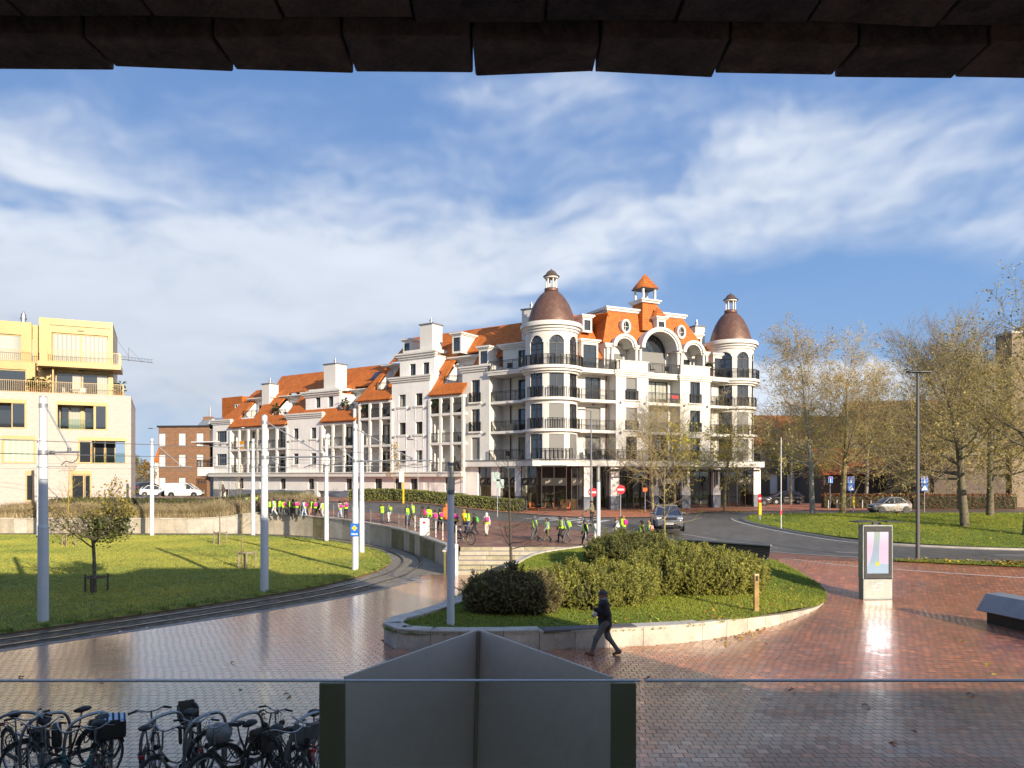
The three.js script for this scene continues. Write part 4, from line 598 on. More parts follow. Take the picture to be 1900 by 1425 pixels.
  for (const [s, nn] of [[8.55, .1], [15.6, .1]]) { const o = part('oval_window', (() => { const e = (a, b) => Array.from({ length: 28 }, (_, i) => [Math.cos(i / 28 * 2 * Math.PI) * a, Math.sin(i / 28 * 2 * Math.PI) * b]); return join([extrude(e(.55, .72), .5, [e(.38, .54).reverse()], .03), bx(.04, 1.0, .05, 0, 0, .3), bx(.72, .04, .05, 0, 0, .3)]); })(), M.trim, B); put(o, FB, s, 20.25, -.15); part('pane', extrude(Array.from({ length: 28 }, (_, i) => [Math.cos(i / 28 * 2 * Math.PI) * .4, Math.sin(i / 28 * 2 * Math.PI) * .56]), .04).translate(0, 0, .22), M.glass, o); part('cheek', bx(.95, 1.2, 1.2, 0, -.1, -.6), M.tileDark, o); }
  dormer(B, FB, 12.5, 19.85, .95, 1.1, 1.35, 1.5); { const o = part('dormer_roof', mUV(new THREE.ConeGeometry(1.05, 1.3, 4, 1, false, Math.PI / 4).translate(0, .6, 0)), M.tile, B); put(o, FB, 12.5, 21.4, .35); }
  dormer(B, FB, 3.8, F4, 1.0, 1.9, 2.75, 2.2); dormer(B, FB, 20.2, F4, .95, 1.7, 2.5, 2);
  dormer(B, FB, 4.6, 19.5, -.8, 1.1, 1.5, 2); dormer(B, FB, 19.0, 19.0, -1.2, 1.1, 1.3, 2);
  dormer(B, FA, -8.0, 16.35, .35, 1.25, 1.75, 3.4); chimney(B, FA, -4.3, 18.0, -3.0, 1.5, 1.3, 4.2); chimney(B, FB, 20.0, 18.4, -2.6, 1.3, 1.2, 3.2);
  part('wall', mUV(join(W)), M.plaster, B); part('cornice', mUV(join(T)), M.trim, B); part('canopy_roof', join(PL), M.grey, B);
  const lg = []; for (const f of [F2, F3]) for (const [F, s, n] of [[FB, 6.7, nF], [FB, 9.6, nF], [FB, 14.6, nF], [FB, 17.6, nF], [FA, -9.4, n1], [FA, -6.9, n1]]) lg.push(inF(F, bx(.14, .22, .16, s, f - .2, n + .09))); for (const f of [F1, F2, F3]) for (const [F, s, n] of [[FB, 4.4, nB], [FB, 12.6, nB], [FA, -3.6, n2]]) lg.push(inF(F, bx(.16, .2, .12, s, f + 2.65, n + .07)));
  part('wall_lamps', join(lg), M.grey, B).userData.kind = 'stuff';
  // flats' things on the balconies
  const red = part('estate_banner', bx(.85, 1.05, .03), M.dark, B); put(red, FB, 13.4, F3 + .55, nF + .02); part('red_stripe', bx(.85, .3, .032, 0, .1, .003), M.red, red);
}
// ---------------------------------------------------------------- the long white terrace to the left
const FL = frame(-5, 77.5, -34.5);
{
  const B = thing('apartment_terrace', 'long white apartment terrace with stepped orange roofs and loggias running to the left', 'building'), W = [], T = [], PL = [], CO = [], A = (l) => l.flat(9).map((g) => inF(FL, g)), G0 = 2.1, F1 = 5.35, ST = 3.06, RF = [];
  // ground floor: rendered wall, blue-grey plinth, small windows
  const gw = [[-40.3, 1.2, 2.7], [-37, 1.0, 1.3], [-32.6, 1.0, 1.3], [-28.6, 1.0, 1.3], [-23.4, 1.0, 1.3], [-16.9, 1.0, 1.3], [-12.2, 1.1, 1.3], [-9.2, 1.0, 1.3], [-6.9, 1.0, 1.3], [-1.9, 1.3, 1.45]];
  W.push(A([wallG(-43, -.1, 3.15, F1 - .5, -.15, .3, gw.slice(1).map(([s, w, h]) => [s - w / 2, s + w / 2, 3.3, 3.3 + h])), bb(-43, -42.7, G0, 11.9, -9, -.5)]));
  PL.push(A([bb(-43, -41, G0 - .5, 3.15, -.45, -.13), bb(-39.6, -22.6, G0 - .5, 3.15, -.45, -.13), bb(-20.6, -5.6, G0 - .5, 3.15, -.45, -.13), bb(-4.2, -.1, G0 - .5, 3.15, -.45, -.13)]));
  T.push(A([bb(-43.1, .1, F1 - .52, F1 - .12, -.3, .55), bb(-43.15, .1, F1 - .12, F1, -.3, .65)]));
  for (const [s, w, h] of gw.slice(1)) { windowAt(B, FL, s, 3.3, -.38, w, h, { cols: 2, style: s % 2 > 1 ? 'curtain' : 'glass' }); T.push(A([bb(s - w / 2 - .1, s + w / 2 + .1, 3.2, 3.3, -.2, -.03)])); }
  for (const [s, w] of [[-40.3, 1.2], [-21.6, 1.3], [-4.9, 1.1]]) { const o = part('door', bx(w, 2.6, .08, 0, 1.3, 0), s < -30 ? plain(.07, .06, .045, .5) : M.trim, B); put(o, FL, s, G0 + .1, -1.0); T.push(A([bb(s - w / 2 - .5, s - w / 2, G0 - .3, 4.8, -1.1, -.1), bb(s + w / 2, s + w / 2 + .4, G0 - .3, 4.8, -1.1, -.13)])); }
  // one closed facade bay with rows of small windows
  const bay = (s0, s1, floors, wins, w, h, top, n = 0, cor = .35) => {
    const holes = []; for (let f = 0; f < floors; f++) for (const s of wins) holes.push([s - w / 2, s + w / 2, F1 + f * ST + 1.0, F1 + f * ST + 1.0 + h]);
    W.push(A([wallG(s0, s1, F1, top, n, .35, holes), bb(s0, s0 + .25, F1, top, -4, n - .35), bb(s1 - .25, s1, F1, top, -4, n - .35), bb(s0, s1, top - .2, top - .03, -3, n - .35)])); T.push(A([cornice(s0, s1, top - .5, n, cor, .6)]));
    for (let f = 0; f < floors; f++) for (const s of wins) { windowAt(B, FL, s, F1 + f * ST + 1.0, n - .26, w, h, { cols: w > 1.6 ? 4 : 2, rows: w > 1.6 ? 1 : 1, top: w > 1.6 ? 0 : .7, style: (f + Math.round(s)) % 3 === 0 ? 'curtain' : 'glass' }); T.push(A([bb(s - w / 2 - .18, s + w / 2 + .18, F1 + f * ST + .78, F1 + f * ST + .98, n - .02, n + .1), w < 1.6 ? [bb(s - w / 2 - .1, s - w / 2 - .03, F1 + f * ST - .5, F1 + f * ST + .78, n - .02, n + .03), bb(s + w / 2 + .03, s + w / 2 + .1, F1 + f * ST - .5, F1 + f * ST + .78, n - .02, n + .03)] : []])); }
    for (let f = 1; f < floors; f++) for (const s of [s0 + .35, (s0 + s1) / 2, s1 - .35]) CO.push(A([bx(.16, .22, .2, s, F1 + f * ST + .75, n + .1)]));
  };
  // open loggia: columns, slabs, back wall with glass doors, railings
  const loggia = (s0, s1, floors, ncol, top) => {
    const dep = 1.9, doors = []; for (let c = 0; c < ncol; c++) doors.push(lerp(s0, s1, (c + .5) / ncol));
    const holes = []; for (let f = 0; f < floors; f++) doors.forEach((s, c) => { if (c) holes.push([s - .85, s + .75, F1 + f * ST + .05, F1 + f * ST + 2.35]); });
    W.push(A([wallG(s0, s1, F1 - .05, top, -dep, .3, holes), bb(s0, s1, top, top + .25, -dep, .02)]));
    for (let f = 0; f < floors; f++) { const y = F1 + f * ST; doors.forEach((s, c) => { if (c) windowAt(B, FL, s - .05, y + .05, -dep - .22, 1.6, 2.3, { cols: 2, name: 'balcony_door', style: (c + f) % 2 ? 'glass' : 'curtain' }); }); if (f) T.push(A([bb(s0, s1, y - .26, y, -dep, .12)])); railing(B, FL, [[s0 + .1, -.02], [s1 - .1, -.02]], y, 1.0); CO.push(A([bx(.16, .2, .14, lerp(s0, s1, .55), y + 2.7, -dep + .08)])); }
    for (let c = 0; c <= ncol; c++) { const s = lerp(s0, s1, c / ncol); T.push(A([bb(s - .13, s + .13, F1, top, -.14, .14)])); }
  };
  // terrace cut into the roof: back wall with door, white cheeks, railing
  const roofTerrace = (s0, s1, y, n, h, nb) => {
    W.push(A([wallG(s0, s1, y - .3, y + h, nb, .25, [[s0 + .5, s1 - .4, y + .05, y + h - .55]])])); windowAt(B, FL, (s0 + s1 + .1) / 2, y + .05, nb - .18, s1 - s0 - .9, h - .6, { cols: 2, name: 'terrace_door' });
    for (const s of [s0, s1]) W.push(A([extrude([[n, y - .2], [nb, y - .2], [nb, y + h]], .22).rotateY(-Math.PI / 2).scale(1, 1, 1).translate(s + .11, 0, 0)]));
    T.push(A([cornice(s0 - .1, s1 + .1, y + h - .05, nb, .9, .4)])); W.push(A([bb(s0, s1, y - .2, y, nb, n)])); railing(B, FL, [[s0 + .25, n - .15], [s1 - .25, n - .15]], y, .9);
  };
  const tOf = (E, R, y) => (y - E) / (R - E), nOf = (nE, E, nR, R, y) => lerp(nE, nR, tOf(E, R, y));
  // unit 1 (next to the corner block)
  { const E = 13.3, Rg = 21.3, nE = .25, nR = -6.6;
    bay(-10.0, -4.5, 3, [-8.45, -6.05], 1.0, 1.3, 15.6); loggia(-4.5, 0, 3, 3, 13.05); loggia(-15.0, -10.0, 3, 3, 13.05);
    const h1 = [-3.6, -.6], h2 = [-13.6, -10.6];
    RF.push(A([roofSheet(-15.3, -10, nE, E, nR, Rg, [[...h2, .16, .62]], 2.4, 0), roofSheet(-4.5, .05, nE, E, nR, Rg, [[...h1, .16, .62]]), roofSheet(-10, -4.5, lerp(nE, nR, .36), lerp(E, Rg, .36), nR, Rg), roofSheet(.05, 4.5, lerp(nE, nR, .5), lerp(E, Rg, .5), nR, Rg), roofSheet(-15.3, 4.5, nR * 2, E + .6, nR, Rg, [], 2.4, 0), extrude([[.1, E], [nR, Rg], [nR * 2, E]], .1).rotateY(-Math.PI / 2).translate(-11.9, 0, 0)]));
    for (const h of [h1, h2]) roofTerrace(h[0], h[1], 14.6, nOf(nE, E, nR, Rg, 14.6), 2.9, nOf(nE, E, nR, Rg, 18.2) + .1);
    // attic storey with cornice, chimney, dormers
    const na = -1.5; W.push(A([wallG(-10.2, -5.1, 15.4, 18.1, na, .3, [[-8.75, -7.85, 15.9, 17.3], [-6.8, -5.9, 15.9, 17.3]]), bb(-5.4, -5.1, 15.4, 18.1, -5, na - .3), bb(-10.2, -9.9, 15.4, 18.1, -5, na - .3), bb(-10.2, -5.1, 17.9, 18.08, -5, na - .3)])); T.push(A([cornice(-10.2, -5.1, 17.85, na, .5, .65), bb(-9.8, -5.5, 18.5, 18.85, -5, na - .1)]));
    for (const s of [-8.3, -6.35]) windowAt(B, FL, s, 15.9, na - .24, .9, 1.4, { cols: 2, top: .7 });
    chimney(B, FL, -6.9, 18.4, -3.0, 1.8, 1.7, 3.2); dormer(B, FL, -10.9, 18.6, -3.4, 1.2, 1.75, 3); dormer(B, FL, -3.2, 18.2, -2.9, 1.25, 1.95, 3);
  }
  // unit 2
  { const E = 11.2, Rg = 18.5, nE = .3, nR = -6.6;
    bay(-27.6, -21.3, 2, [-26.0, -22.8], .95, 1.3, 12.4); loggia(-21.3, -15.6, 2, 3, 10.9); loggia(-33.4, -27.6, 2, 3, 10.9);
    W.push(A([bb(-15.85, -15.6, F1, 12.6, -5, .2), extrude([[.25, 10.9], [-6, 10.9], [-6, 17]], .24).rotateY(-Math.PI / 2).translate(-15.6, 0, 0)]));
    const h1 = [-19.8, -16.7], h2 = [-32, -28.8];
    RF.push(A([roofSheet(-34.6, -27.6, nE, E, nR, Rg, [[...h2, .18, .62]], -2.2, 0), roofSheet(-21.3, -15.4, nE, E, nR, Rg, [[...h1, .18, .62]]), roofSheet(-27.6, -21.3, lerp(nE, nR, .14), lerp(E, Rg, .14), nR, Rg), roofSheet(-34.6, -15.4, nR * 2, E + .6, nR, Rg, [], -2.2, 0)]));
    for (const h of [h1, h2]) roofTerrace(h[0], h[1], 12.4, nOf(nE, E, nR, Rg, 12.4), 2.6, nOf(nE, E, nR, Rg, 15.7) + .1);
    const na = -1.2; W.push(A([wallG(-25.6, -19.6, 12.2, 14.8, na, .3, [[-23.85, -22.95, 13.2, 14.45], [-21.6, -20.7, 13.2, 14.45]]), bb(-19.9, -19.6, 12.2, 14.8, -5, na - .3), bb(-25.6, -19.6, 14.6, 14.78, -5, na - .3)])); T.push(A([cornice(-25.6, -19.6, 14.55, na, .5, .65), bb(-25.2, -20, 15.2, 15.5, -5, na - .1)]));
    for (const s of [-23.4, -21.15]) windowAt(B, FL, s, 13.2, na - .24, .9, 1.25, { cols: 2, top: .7 });
    chimney(B, FL, -22.3, 15.2, -3.0, 2.1, 1.8, 3.3); chimney(B, FL, -35.0, 14.0, -3.2, 1.5, 1.5, 3.0, true);
    for (const [s, t] of [[-24.2, .74], [-17.4, .78]]) { const o = part('roof_window', bx(1.0, .06, 1.5), M.frame, B); put(o, FL, s, lerp(E, Rg, t) + .14, lerp(nE, nR, t) + .1); o.rotation.order = 'YXZ'; o.rotation.x = Math.atan2(Rg - E, nE - nR); part('pane', bx(.82, .03, 1.3, 0, .03, 0), M.glass, o); }
  }
  // unit 3, farthest
  { const E = 11.2, Rg = 16.6, nE = .3, nR = -4.8;
    bay(-42.9, -39.0, 2, [-41.0], 2.3, 1.5, 12.3); loggia(-39.0, -33.4, 2, 3, 10.9);
    RF.push(A([roofSheet(-42.2, -39, nE - .9, E + .9, nR, Rg, [], 2.3, 0), roofSheet(-39, -33.6, nE, E, nR, Rg, [[-38.2, -35, .2, .7]]), roofSheet(-42.2, -33.6, nR * 2, E + .6, nR, Rg, [], 2.3, 0)]));
    roofTerrace(-38.2, -35, 12.6, nOf(nE, E, nR, Rg, 12.6), 2.4, nOf(nE, E, nR, Rg, 15.2));
    const o = part('orange_gable', mUV(bx(4.6, 4.2, 5)), M.tile, B); put(o, FL, -44.4, 13.9, -6.5); windowAt(B, FL, -43.0, 13.5, -3.95, 1.2, 1.4, { fm: M.trim });
    const flag = part('orange_banner', bx(.9, 1.1, .03), plain(.75, .33, .02, .6), B); put(flag, FL, -36.5, F1 + ST + .5, .08); part('white_stripe', bx(.9, .3, .034, 0, -.05, 0), M.white, flag);
  }
  part('wall', mUV(join(W)), M.plasterB, B); part('cornice', mUV(join(T)), M.trim, B); part('plinth', mUV(join(PL)), M.plinth, B); part('roof', join(RF), M.tile, B); part('wall_lamps', join(CO), M.grey, B).userData.kind = 'stuff';
}
// ---------------------------------------------------------------- gold and pale-brick flats at the left edge
const FG = frame(-36.1, 71.5, 25);
{
  const B = thing('gold_apartment_building', 'pale brick apartment building with gold clad upper storeys and glazed balconies', 'building'), W = [], A = (l) => l.flat(9).map((g) => inF(FG, g));
  const lb = brickTex(.30, .05, .008, [.55, .47, .415], [.50, .425, .375], .08, 401, 6, 24);
  const mB = std({ ...lb, roughness: .85 }), mGold = std({ map: mottle(128, [.42, .295, .13], .10, 4, 3, 405), roughness: .42, metalness: .3 }), mGoldD = std({ color: col(.44, .33, .15), roughness: .5, metalness: .3 });
  const mg = mGoldD, R = rng(12);
  // openings: [s0, s1, y0, y1]
  const op = { a: [-6.1, -1.95, 9.15, 11.75], b: [-13.2, -8.4, 9.15, 11.75], c: [-4.4, -.4, 6.05, 8.5], d: [-10.3, -7.7, 6.05, 8.5], e: [-5.0, -3.25, 2.6, 5.35], f: [-8.5, -7.9, 2.6, 5.35], g: [-14, -10.9, 2.6, 5.35] };
  W.push(A([wallG(-26, 0, 1.6, 12.45, 0, .4, Object.values(op)), bb(-.4, 0, 1.6, 12.45, -14, -.4), bb(-26, 0, 12.0, 12.2, -14, -.4)]));
  part('wall', mUV(join(W)), mB, B);
  const trim = (k, [s0, s1, y0, y1]) => { const f = part('opening_frame', join([extrude(rect(s0, s1, y0, y1), .30, [rect(s0 + .1, s1 - .1, y0 + .07, y1 - .32).reverse()]).translate(0, 0, -.28)]), mg, B); put(f, FG, 0, 0, 0); return f; };
  for (const k in op) trim(k, op[k]);
  const pane = (s0, s1, y0, y1, n, m = M.glass, fr = true) => { const w = s1 - s0, h = y1 - y0, o = part('window', cached('gw' + [w, h], () => extrude(rect(-w / 2, w / 2, 0, h), .08, [rect(-w / 2 + .07, w / 2 - .07, .07, h - .07).reverse()])), mg, B); put(o, FG, (s0 + s1) / 2, y0, n); part('pane', bb(-w / 2 + .06, w / 2 - .06, .06, h - .06, .02, .04), m, o); return o; };
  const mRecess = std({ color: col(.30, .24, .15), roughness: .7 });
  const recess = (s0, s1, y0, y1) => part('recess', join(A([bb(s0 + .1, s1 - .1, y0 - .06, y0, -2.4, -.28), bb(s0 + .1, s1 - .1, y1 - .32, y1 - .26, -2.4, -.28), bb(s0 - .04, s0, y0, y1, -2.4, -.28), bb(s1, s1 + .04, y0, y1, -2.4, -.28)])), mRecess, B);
  // storey with the open corner terraces
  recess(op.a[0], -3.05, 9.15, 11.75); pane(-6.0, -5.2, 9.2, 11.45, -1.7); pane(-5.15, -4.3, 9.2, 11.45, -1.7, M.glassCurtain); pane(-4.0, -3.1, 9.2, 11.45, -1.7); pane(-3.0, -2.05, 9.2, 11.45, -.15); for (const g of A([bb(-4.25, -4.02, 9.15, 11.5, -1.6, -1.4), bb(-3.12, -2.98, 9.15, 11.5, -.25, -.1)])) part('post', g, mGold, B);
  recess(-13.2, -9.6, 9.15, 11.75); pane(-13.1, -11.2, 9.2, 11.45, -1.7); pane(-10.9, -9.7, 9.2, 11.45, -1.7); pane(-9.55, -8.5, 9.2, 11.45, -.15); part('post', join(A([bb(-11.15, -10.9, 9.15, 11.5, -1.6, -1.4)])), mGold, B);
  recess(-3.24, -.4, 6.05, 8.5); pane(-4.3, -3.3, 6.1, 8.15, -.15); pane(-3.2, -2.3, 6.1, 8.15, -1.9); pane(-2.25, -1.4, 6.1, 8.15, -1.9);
  pane(-10.2, -7.8, 6.1, 8.15, -.15, std({ color: col(.40, .47, .36), roughness: .5, bumpMap: tex(64, (u) => { const a = .5 + .5 * Math.sin(u * Math.PI * 12); return [a, a, a]; }, { rep: 1.2 }), bumpScale: .03 }));
  pane(-4.9, -3.9, 2.65, 5.0, -.15); pane(-3.85, -3.35, 2.65, 5.0, -.15); pane(-8.45, -7.95, 2.65, 5.0, -.15); pane(-13.9, -11, 2.65, 5.0, -.15);
  const balG = (s0, s1, y) => { const o = part('glass_guard', bb(s0, s1, y, y + 1.0, -.34, -.32), phys({ color: col(.8, .86, .82), transmission: 1, thickness: 0, roughness: .02 }), B); put(o, FG, 0, 0, 0); }; balG(-6.0, -3.15, 9.15); balG(-3.2, -.5, 6.05);
  // set-back gold storeys
  const n4 = -1.8, n5 = -.9;
  const g4 = wallG(-26, -7.9, 12.2, 15.3, n4 + .6, .3, [[-25, -8.6, 12.4, 14.6]]), g4b = wallG(-6.8, -1.6, 12.2, 15.3, n4, .3, [[-6.4, -2.0, 12.4, 14.6]]);
  part('gold_cladding', mUV(join(A([g4, g4b, bb(-7.9, -6.8, 12.2, 15.3, n4 - .9, n4 - .6), bb(-1.9, -1.6, 12.2, 15.3, -10, n4 - .3), bb(-26, -1.6, 15.1, 15.28, -10, n4 - .32), bb(-7.1, -6.8, 12.2, 15.3, n4 - .6, n4 - .3), bb(-8.2, -7.9, 12.2, 15.3, n4 - .6, n4 + .3), bb(-6.5, -6.38, 12.2, 15, n4 + .02, n4 + 1.1),
    wallG(-26, -8.3, 15.3, 19.1, n4 - .3, .3, [[-25, -9.1, 15.4, 17.9]]), bb(-8.3, -7.6, 15.3, 19.0, n4 - 1.2, n4 - .9), wallG(-7.6, -1.6, 15.3, 19.5, n5 - .3, .3, [[-6.6, -2.0, 15.45, 18.2]]), bb(-7.6, -7.3, 15.3, 19.5, -10, n5 - .6), bb(-1.9, -1.6, 15.3, 19.5, -10, n5 - .6), bb(-26, -8.3, 18.8, 19.0, -10, n4 - .6), bb(-7.6, -1.6, 19.2, 19.4, -10, n5 - .6), bb(-7.45, -6.85, 15.35, 16.5, n5 + .55, n5 + .62)]))), mGold, B);
  part('wall_vent', join(A([bb(-6.75, -1.8, 18.85, 18.9, n5 - .31, n5 - .27), bb(-4.5, -4.0, 18.45, 18.53, n5 - .3, n5 - .24), bb(-4.5, -4.0, 14.8, 14.88, n4, n4 + .05)])), M.frame, B);
  part('balcony_slab', mUV(join(A([bb(-7.55, -.85, 14.9, 15.35, -4, n5 + .9)]))), mGold, B);
  pane(-6.55, -4.27, 15.5, 18.15, n5 - .5, M.glassCurtain); pane(-4.27, -2.05, 15.5, 18.15, n5 - .5, M.glassCurtain); pane(-25, -9.1, 15.45, 17.85, n4 - .5, M.glassCurtain); pane(-25, -8.6, 12.45, 14.55, n4 + .4); pane(-6.35, -4.25, 12.45, 14.55, n4 - .2); pane(-4.25, -2.05, 12.45, 14.55, n4 - .2);
  for (const s of [-4.55, -2.5]) part('curtain', inF(FG, bb(s - .45, s + .45, 12.5, 14.45, n4 - .15, n4 - .12)), M.glassCurtain, B);
  const fin = (s0, s1, y, n, h) => { const g = []; for (let s = s0; s < s1; s += .16) g.push(bx(.03, h, .07, s, y + h / 2, n)); g.push(bb(s0, s1, y + .06, y + .1, n - .02, n + .02), bb(s0, s1, y + h - .04, y + h, n - .02, n + .02)); const o = part('balcony_railing', join(g), mGold, B); put(o, FG, 0, 0, 0); };
  fin(-26, -.7, 12.45, -.45, 1.1); fin(-6.8, -.95, 15.35, n5 + .8, 1.1); fin(-26, -7.7, 15.35, n4 + .2, 1.1);
  { const g = []; for (let i = 0; i < 8; i++) g.push(bx(.07, 1.1, .03, -.95, 15.9, n5 + .7 - i * .3), bx(.07, 1.1, .03, -.7, 13.0, -.6 - i * .3)); const o = part('balcony_railing', join(g), mGold, B); put(o, FG, 0, 0, 0); }
  for (const s of [-20.7]) { const o = part('flue', join([cyl(.22, .22, 1.2, 12), cyl(.3, .3, .12, 12, 0, .7, 0), cyl(.12, .05, .3, 12, 0, 1.2, 0)]), M.steel, B); put(o, FG, s + 11.5, 19.0, -4); }
  // terrace furniture and planters up there
  const chair = thing('terrace_chair', 'white wire chair on the gold building terrace, left of the table', 'chair', [0, 0, 0], 0, 'white chairs on the gold terrace');
  part('seat', join([bx(.5, .04, .5, 0, .45, 0), rod([-.22, 0, -.22], [-.2, .45, -.2], .018), rod([.22, 0, -.22], [.2, .45, -.2], .018), rod([-.22, 0, .22], [-.2, .45, .2], .018), rod([.22, 0, .22], [.2, .45, .2], .018)]), M.white, chair); part('backrest', join([bx(.5, .4, .03, 0, .72, -.24), rod([-.24, .45, -.24], [-.24, .9, -.26], .018), rod([.24, .45, -.24], [.24, .9, -.26], .018)]), M.white, chair);
  put(chair, FG, -5.4, 12.2, -1.0, 1.2); const c2 = dup(chair, [0, 0, 0], 0, 'white wire chair on the gold building terrace, right of the table'); put(c2, FG, -4.1, 12.2, -1.0, -1.3);
  const tb = thing('terrace_table', 'small round white table on the gold building terrace', 'table'); part('tabletop', cyl(.42, .42, .035, 20, 0, .72, 0), M.white, tb); part('leg', join([cyl(.03, .03, .72, 8), cyl(.24, .22, .03, 16)]), M.white, tb); put(tb, FG, -4.75, 12.2, -1.05);
}
// ---------------------------------------------------------------- brick house and grey house at the far left end of the terrace
{
  const F = frame(-42.1, 102.6, -6), A = (l) => l.flat(9).map((g) => inF(F, g)), bt = brickTex(.21, .065, .012, [.27, .135, .065], [.25, .20, .15], .25, 411);
  const B = thing('brick_house', 'three storey brown brick house with closed white shutters', 'house'), W = [], wins = [];
  for (let r = 0; r < 3; r++) for (const s of [-5.8, -2.9, -.35]) { if (r === 0 && s > -1) continue; wins.push([s - .5, s + .5, [3.0, 6.15, 9.0][r], [4.7, 7.85, 10.75][r]]); }
  W.push(A([wallG(-6.3 - .0, .95, 1.6, 11.6, 0, .3, [...wins.map(([a, b, c, d]) => [Math.max(a, -6.25), b, c, d]), [-1.0, .6, 1.9, 4.55]]), bb(-6.3, -6.0, 1.6, 11.6, -9, -.3)]));
  part('wall', mUV(join(W)), std({ ...bt, roughness: .85 }), B); part('roof', join(A([bb(-6.5, 1.0, 11.55, 11.8, -9, .12)])), M.frame, B);
  for (const [a, b, c, d] of wins) { const o = part('shutter', bb(-(b - a) / 2, (b - a) / 2, 0, d - c, 0, .05), M.white, B); put(o, F, (a + b) / 2, c, -.18); part('sill', bx(b - a + .15, .08, .2, 0, -.04, .12), M.grey, o); }
  const d = part('garage_door', bb(-.8, .8, 0, 2.65, 0, .06), plain(.14, .065, .025, .6), B); put(d, F, -.2, 1.9, -.2); for (const s of [-.4, 0, .4]) part('pane', bb(s - .12, s + .12, 2.0, 2.4, .05, .07), M.glass, d);
  const ch = part('chimney', mUV(bx(1.2, 1.6, .8, 0, .8, 0)), std({ ...bt, roughness: .85 }), B); put(ch, F, -.7, 11.6, -3); part('flue', cyl(.13, .13, 1.4, 10, .2, 1.6, 0), M.steel, ch);
}
{
  const F = frame(-40.8, 102.2, -20), A = (l) => l.flat(9).map((g) => inF(F, g)), B = thing('grey_house', 'narrow grey rendered house with glass balcony room, zinc roof and arched car passage', 'house');
  part('wall', mUV(join(A([wallG(-2.95, 1.8, 1.5, 11.2, -.6, .3, [[-2.2, 1.6, 6.1, 9.5], [-1.5, 1.4, 1.5, 4.9]]), bb(-2.95, -2.7, 1.5, 11.2, -8, -.9), bb(-2.0, 1.9, 4.9, 6.1, -.6, .3)]))), M.plasterB, B);
  part('zinc_roof', mUV(join(A([extrude([[-.5, 11.2], [-2.6, 13.0], [-6, 13.0], [-8, 11.2]], 6).rotateY(-Math.PI / 2).translate(2.5, 0, 0)]))), std({ map: tex(64, (u) => { const a = u * 8 % 1 < .1 ? .75 : 1; return s2([.30 * a, .33 * a, .35 * a]); }, { srgb: true, rep: 4 }), roughness: .5, metalness: .3 }), B);
  part('gable', join(A([extrude([[-1.9, 11.2], [1.7, 11.2], [-.1, 12.7]], .25, [[[-1.1, 11.3], [.9, 11.3], [.9, 11.5], [-.1, 12.3], [-1.1, 11.5]].reverse()]).translate(0, 0, -.7)])), M.white, B);
  part('pane', join(A([bb(-1.0, .8, 11.25, 12.2, -.85, -.8)])), M.glass, B);
  for (const s of [-1.6, -.4, .9]) windowAt(B, F, s, 6.15, -1.6, 1.15, 3.1, { cols: 1, fm: M.trim }); railing(B, F, [[-2.1, .2], [1.8, .2]], 6.1, 1.0); part('pergola', join(A([bb(-2.9, 1.8, 9.45, 9.6, -.6, .5)])), M.white, B);
}
// ---------------------------------------------------------------- far away: houses, tower crane
const houseRng = rng(808);
function farHouse(name, label, x, d, w, dp, hE, hR, wall, roofM, turn, group, y0) {
  const o = thing(name, label, 'house', [x, y0 ?? upperY(x, 90), -d], turn * RAD, group);
  const holes = []; const rows = Math.max(1, Math.floor(hE / 3)), n = Math.max(2, Math.floor(w / 2.6)); for (let r = 0; r < rows; r++) for (let i = 0; i < n; i++) holes.push([-w / 2 + (i + .5) * w / n - .5, -w / 2 + (i + .5) * w / n + .5, r * 3 + .9, r * 3 + 2.3]);
  part('wall', mUV(join([wallG(-w / 2, w / 2, 0, hE, dp / 2, .3, holes), bb(-w / 2, -w / 2 + .3, 0, hE, -dp / 2, dp / 2 - .3), bb(w / 2 - .3, w / 2, 0, hE, -dp / 2, dp / 2 - .3), ...[-1, 1].map((s) => extrude([[-dp / 2, hE], [dp / 2, hE], [0, hR]], .3).rotateY(-Math.PI / 2).translate(s * (w / 2 - .15) + .15, 0, 0))])), wall, o);
  part('roof', join([roofSheet(-w / 2 - .2, w / 2 + .2, dp / 2 + .3, hE - .15, 0, hR), roofSheet(-w / 2 - .2, w / 2 + .2, dp / 2 + .3, hE - .15, 0, hR).rotateY(Math.PI)]), roofM, o);
  holes.forEach(([a, b, c, dd]) => { const f = part('window', cached('fhw', () => join([extrude(rect(-.5, .5, 0, 1.4), .06, [rect(-.43, .43, .07, 1.33).reverse()]), bb(-.03, .03, 0, 1.4, 0, .06)])), M.trim, o); f.position.set((a + b) / 2, c, dp / 2 - .2); part('pane', cached('fhp', () => bb(-.45, .45, .05, 1.35, -.01, .01)), M.glass, f); });
  part('chimney', bx(.8, 1.6, .6, w * .25, hR + .2, 0), M.concrete, o); return o;
}
const mBrickA = std({ ...brickTex(.21, .065, .012, [.24, .10, .055], [.2, .17, .14], .3, 421), roughness: .85 }), mBrickB = std({ ...brickTex(.21, .065, .012, [.27, .205, .135], [.23, .2, .16], .25, 431), roughness: .85 }), mBrickD = std({ ...brickTex(.21, .065, .012, [.13, .095, .07], [.12, .11, .1], .3, 441), roughness: .85 });
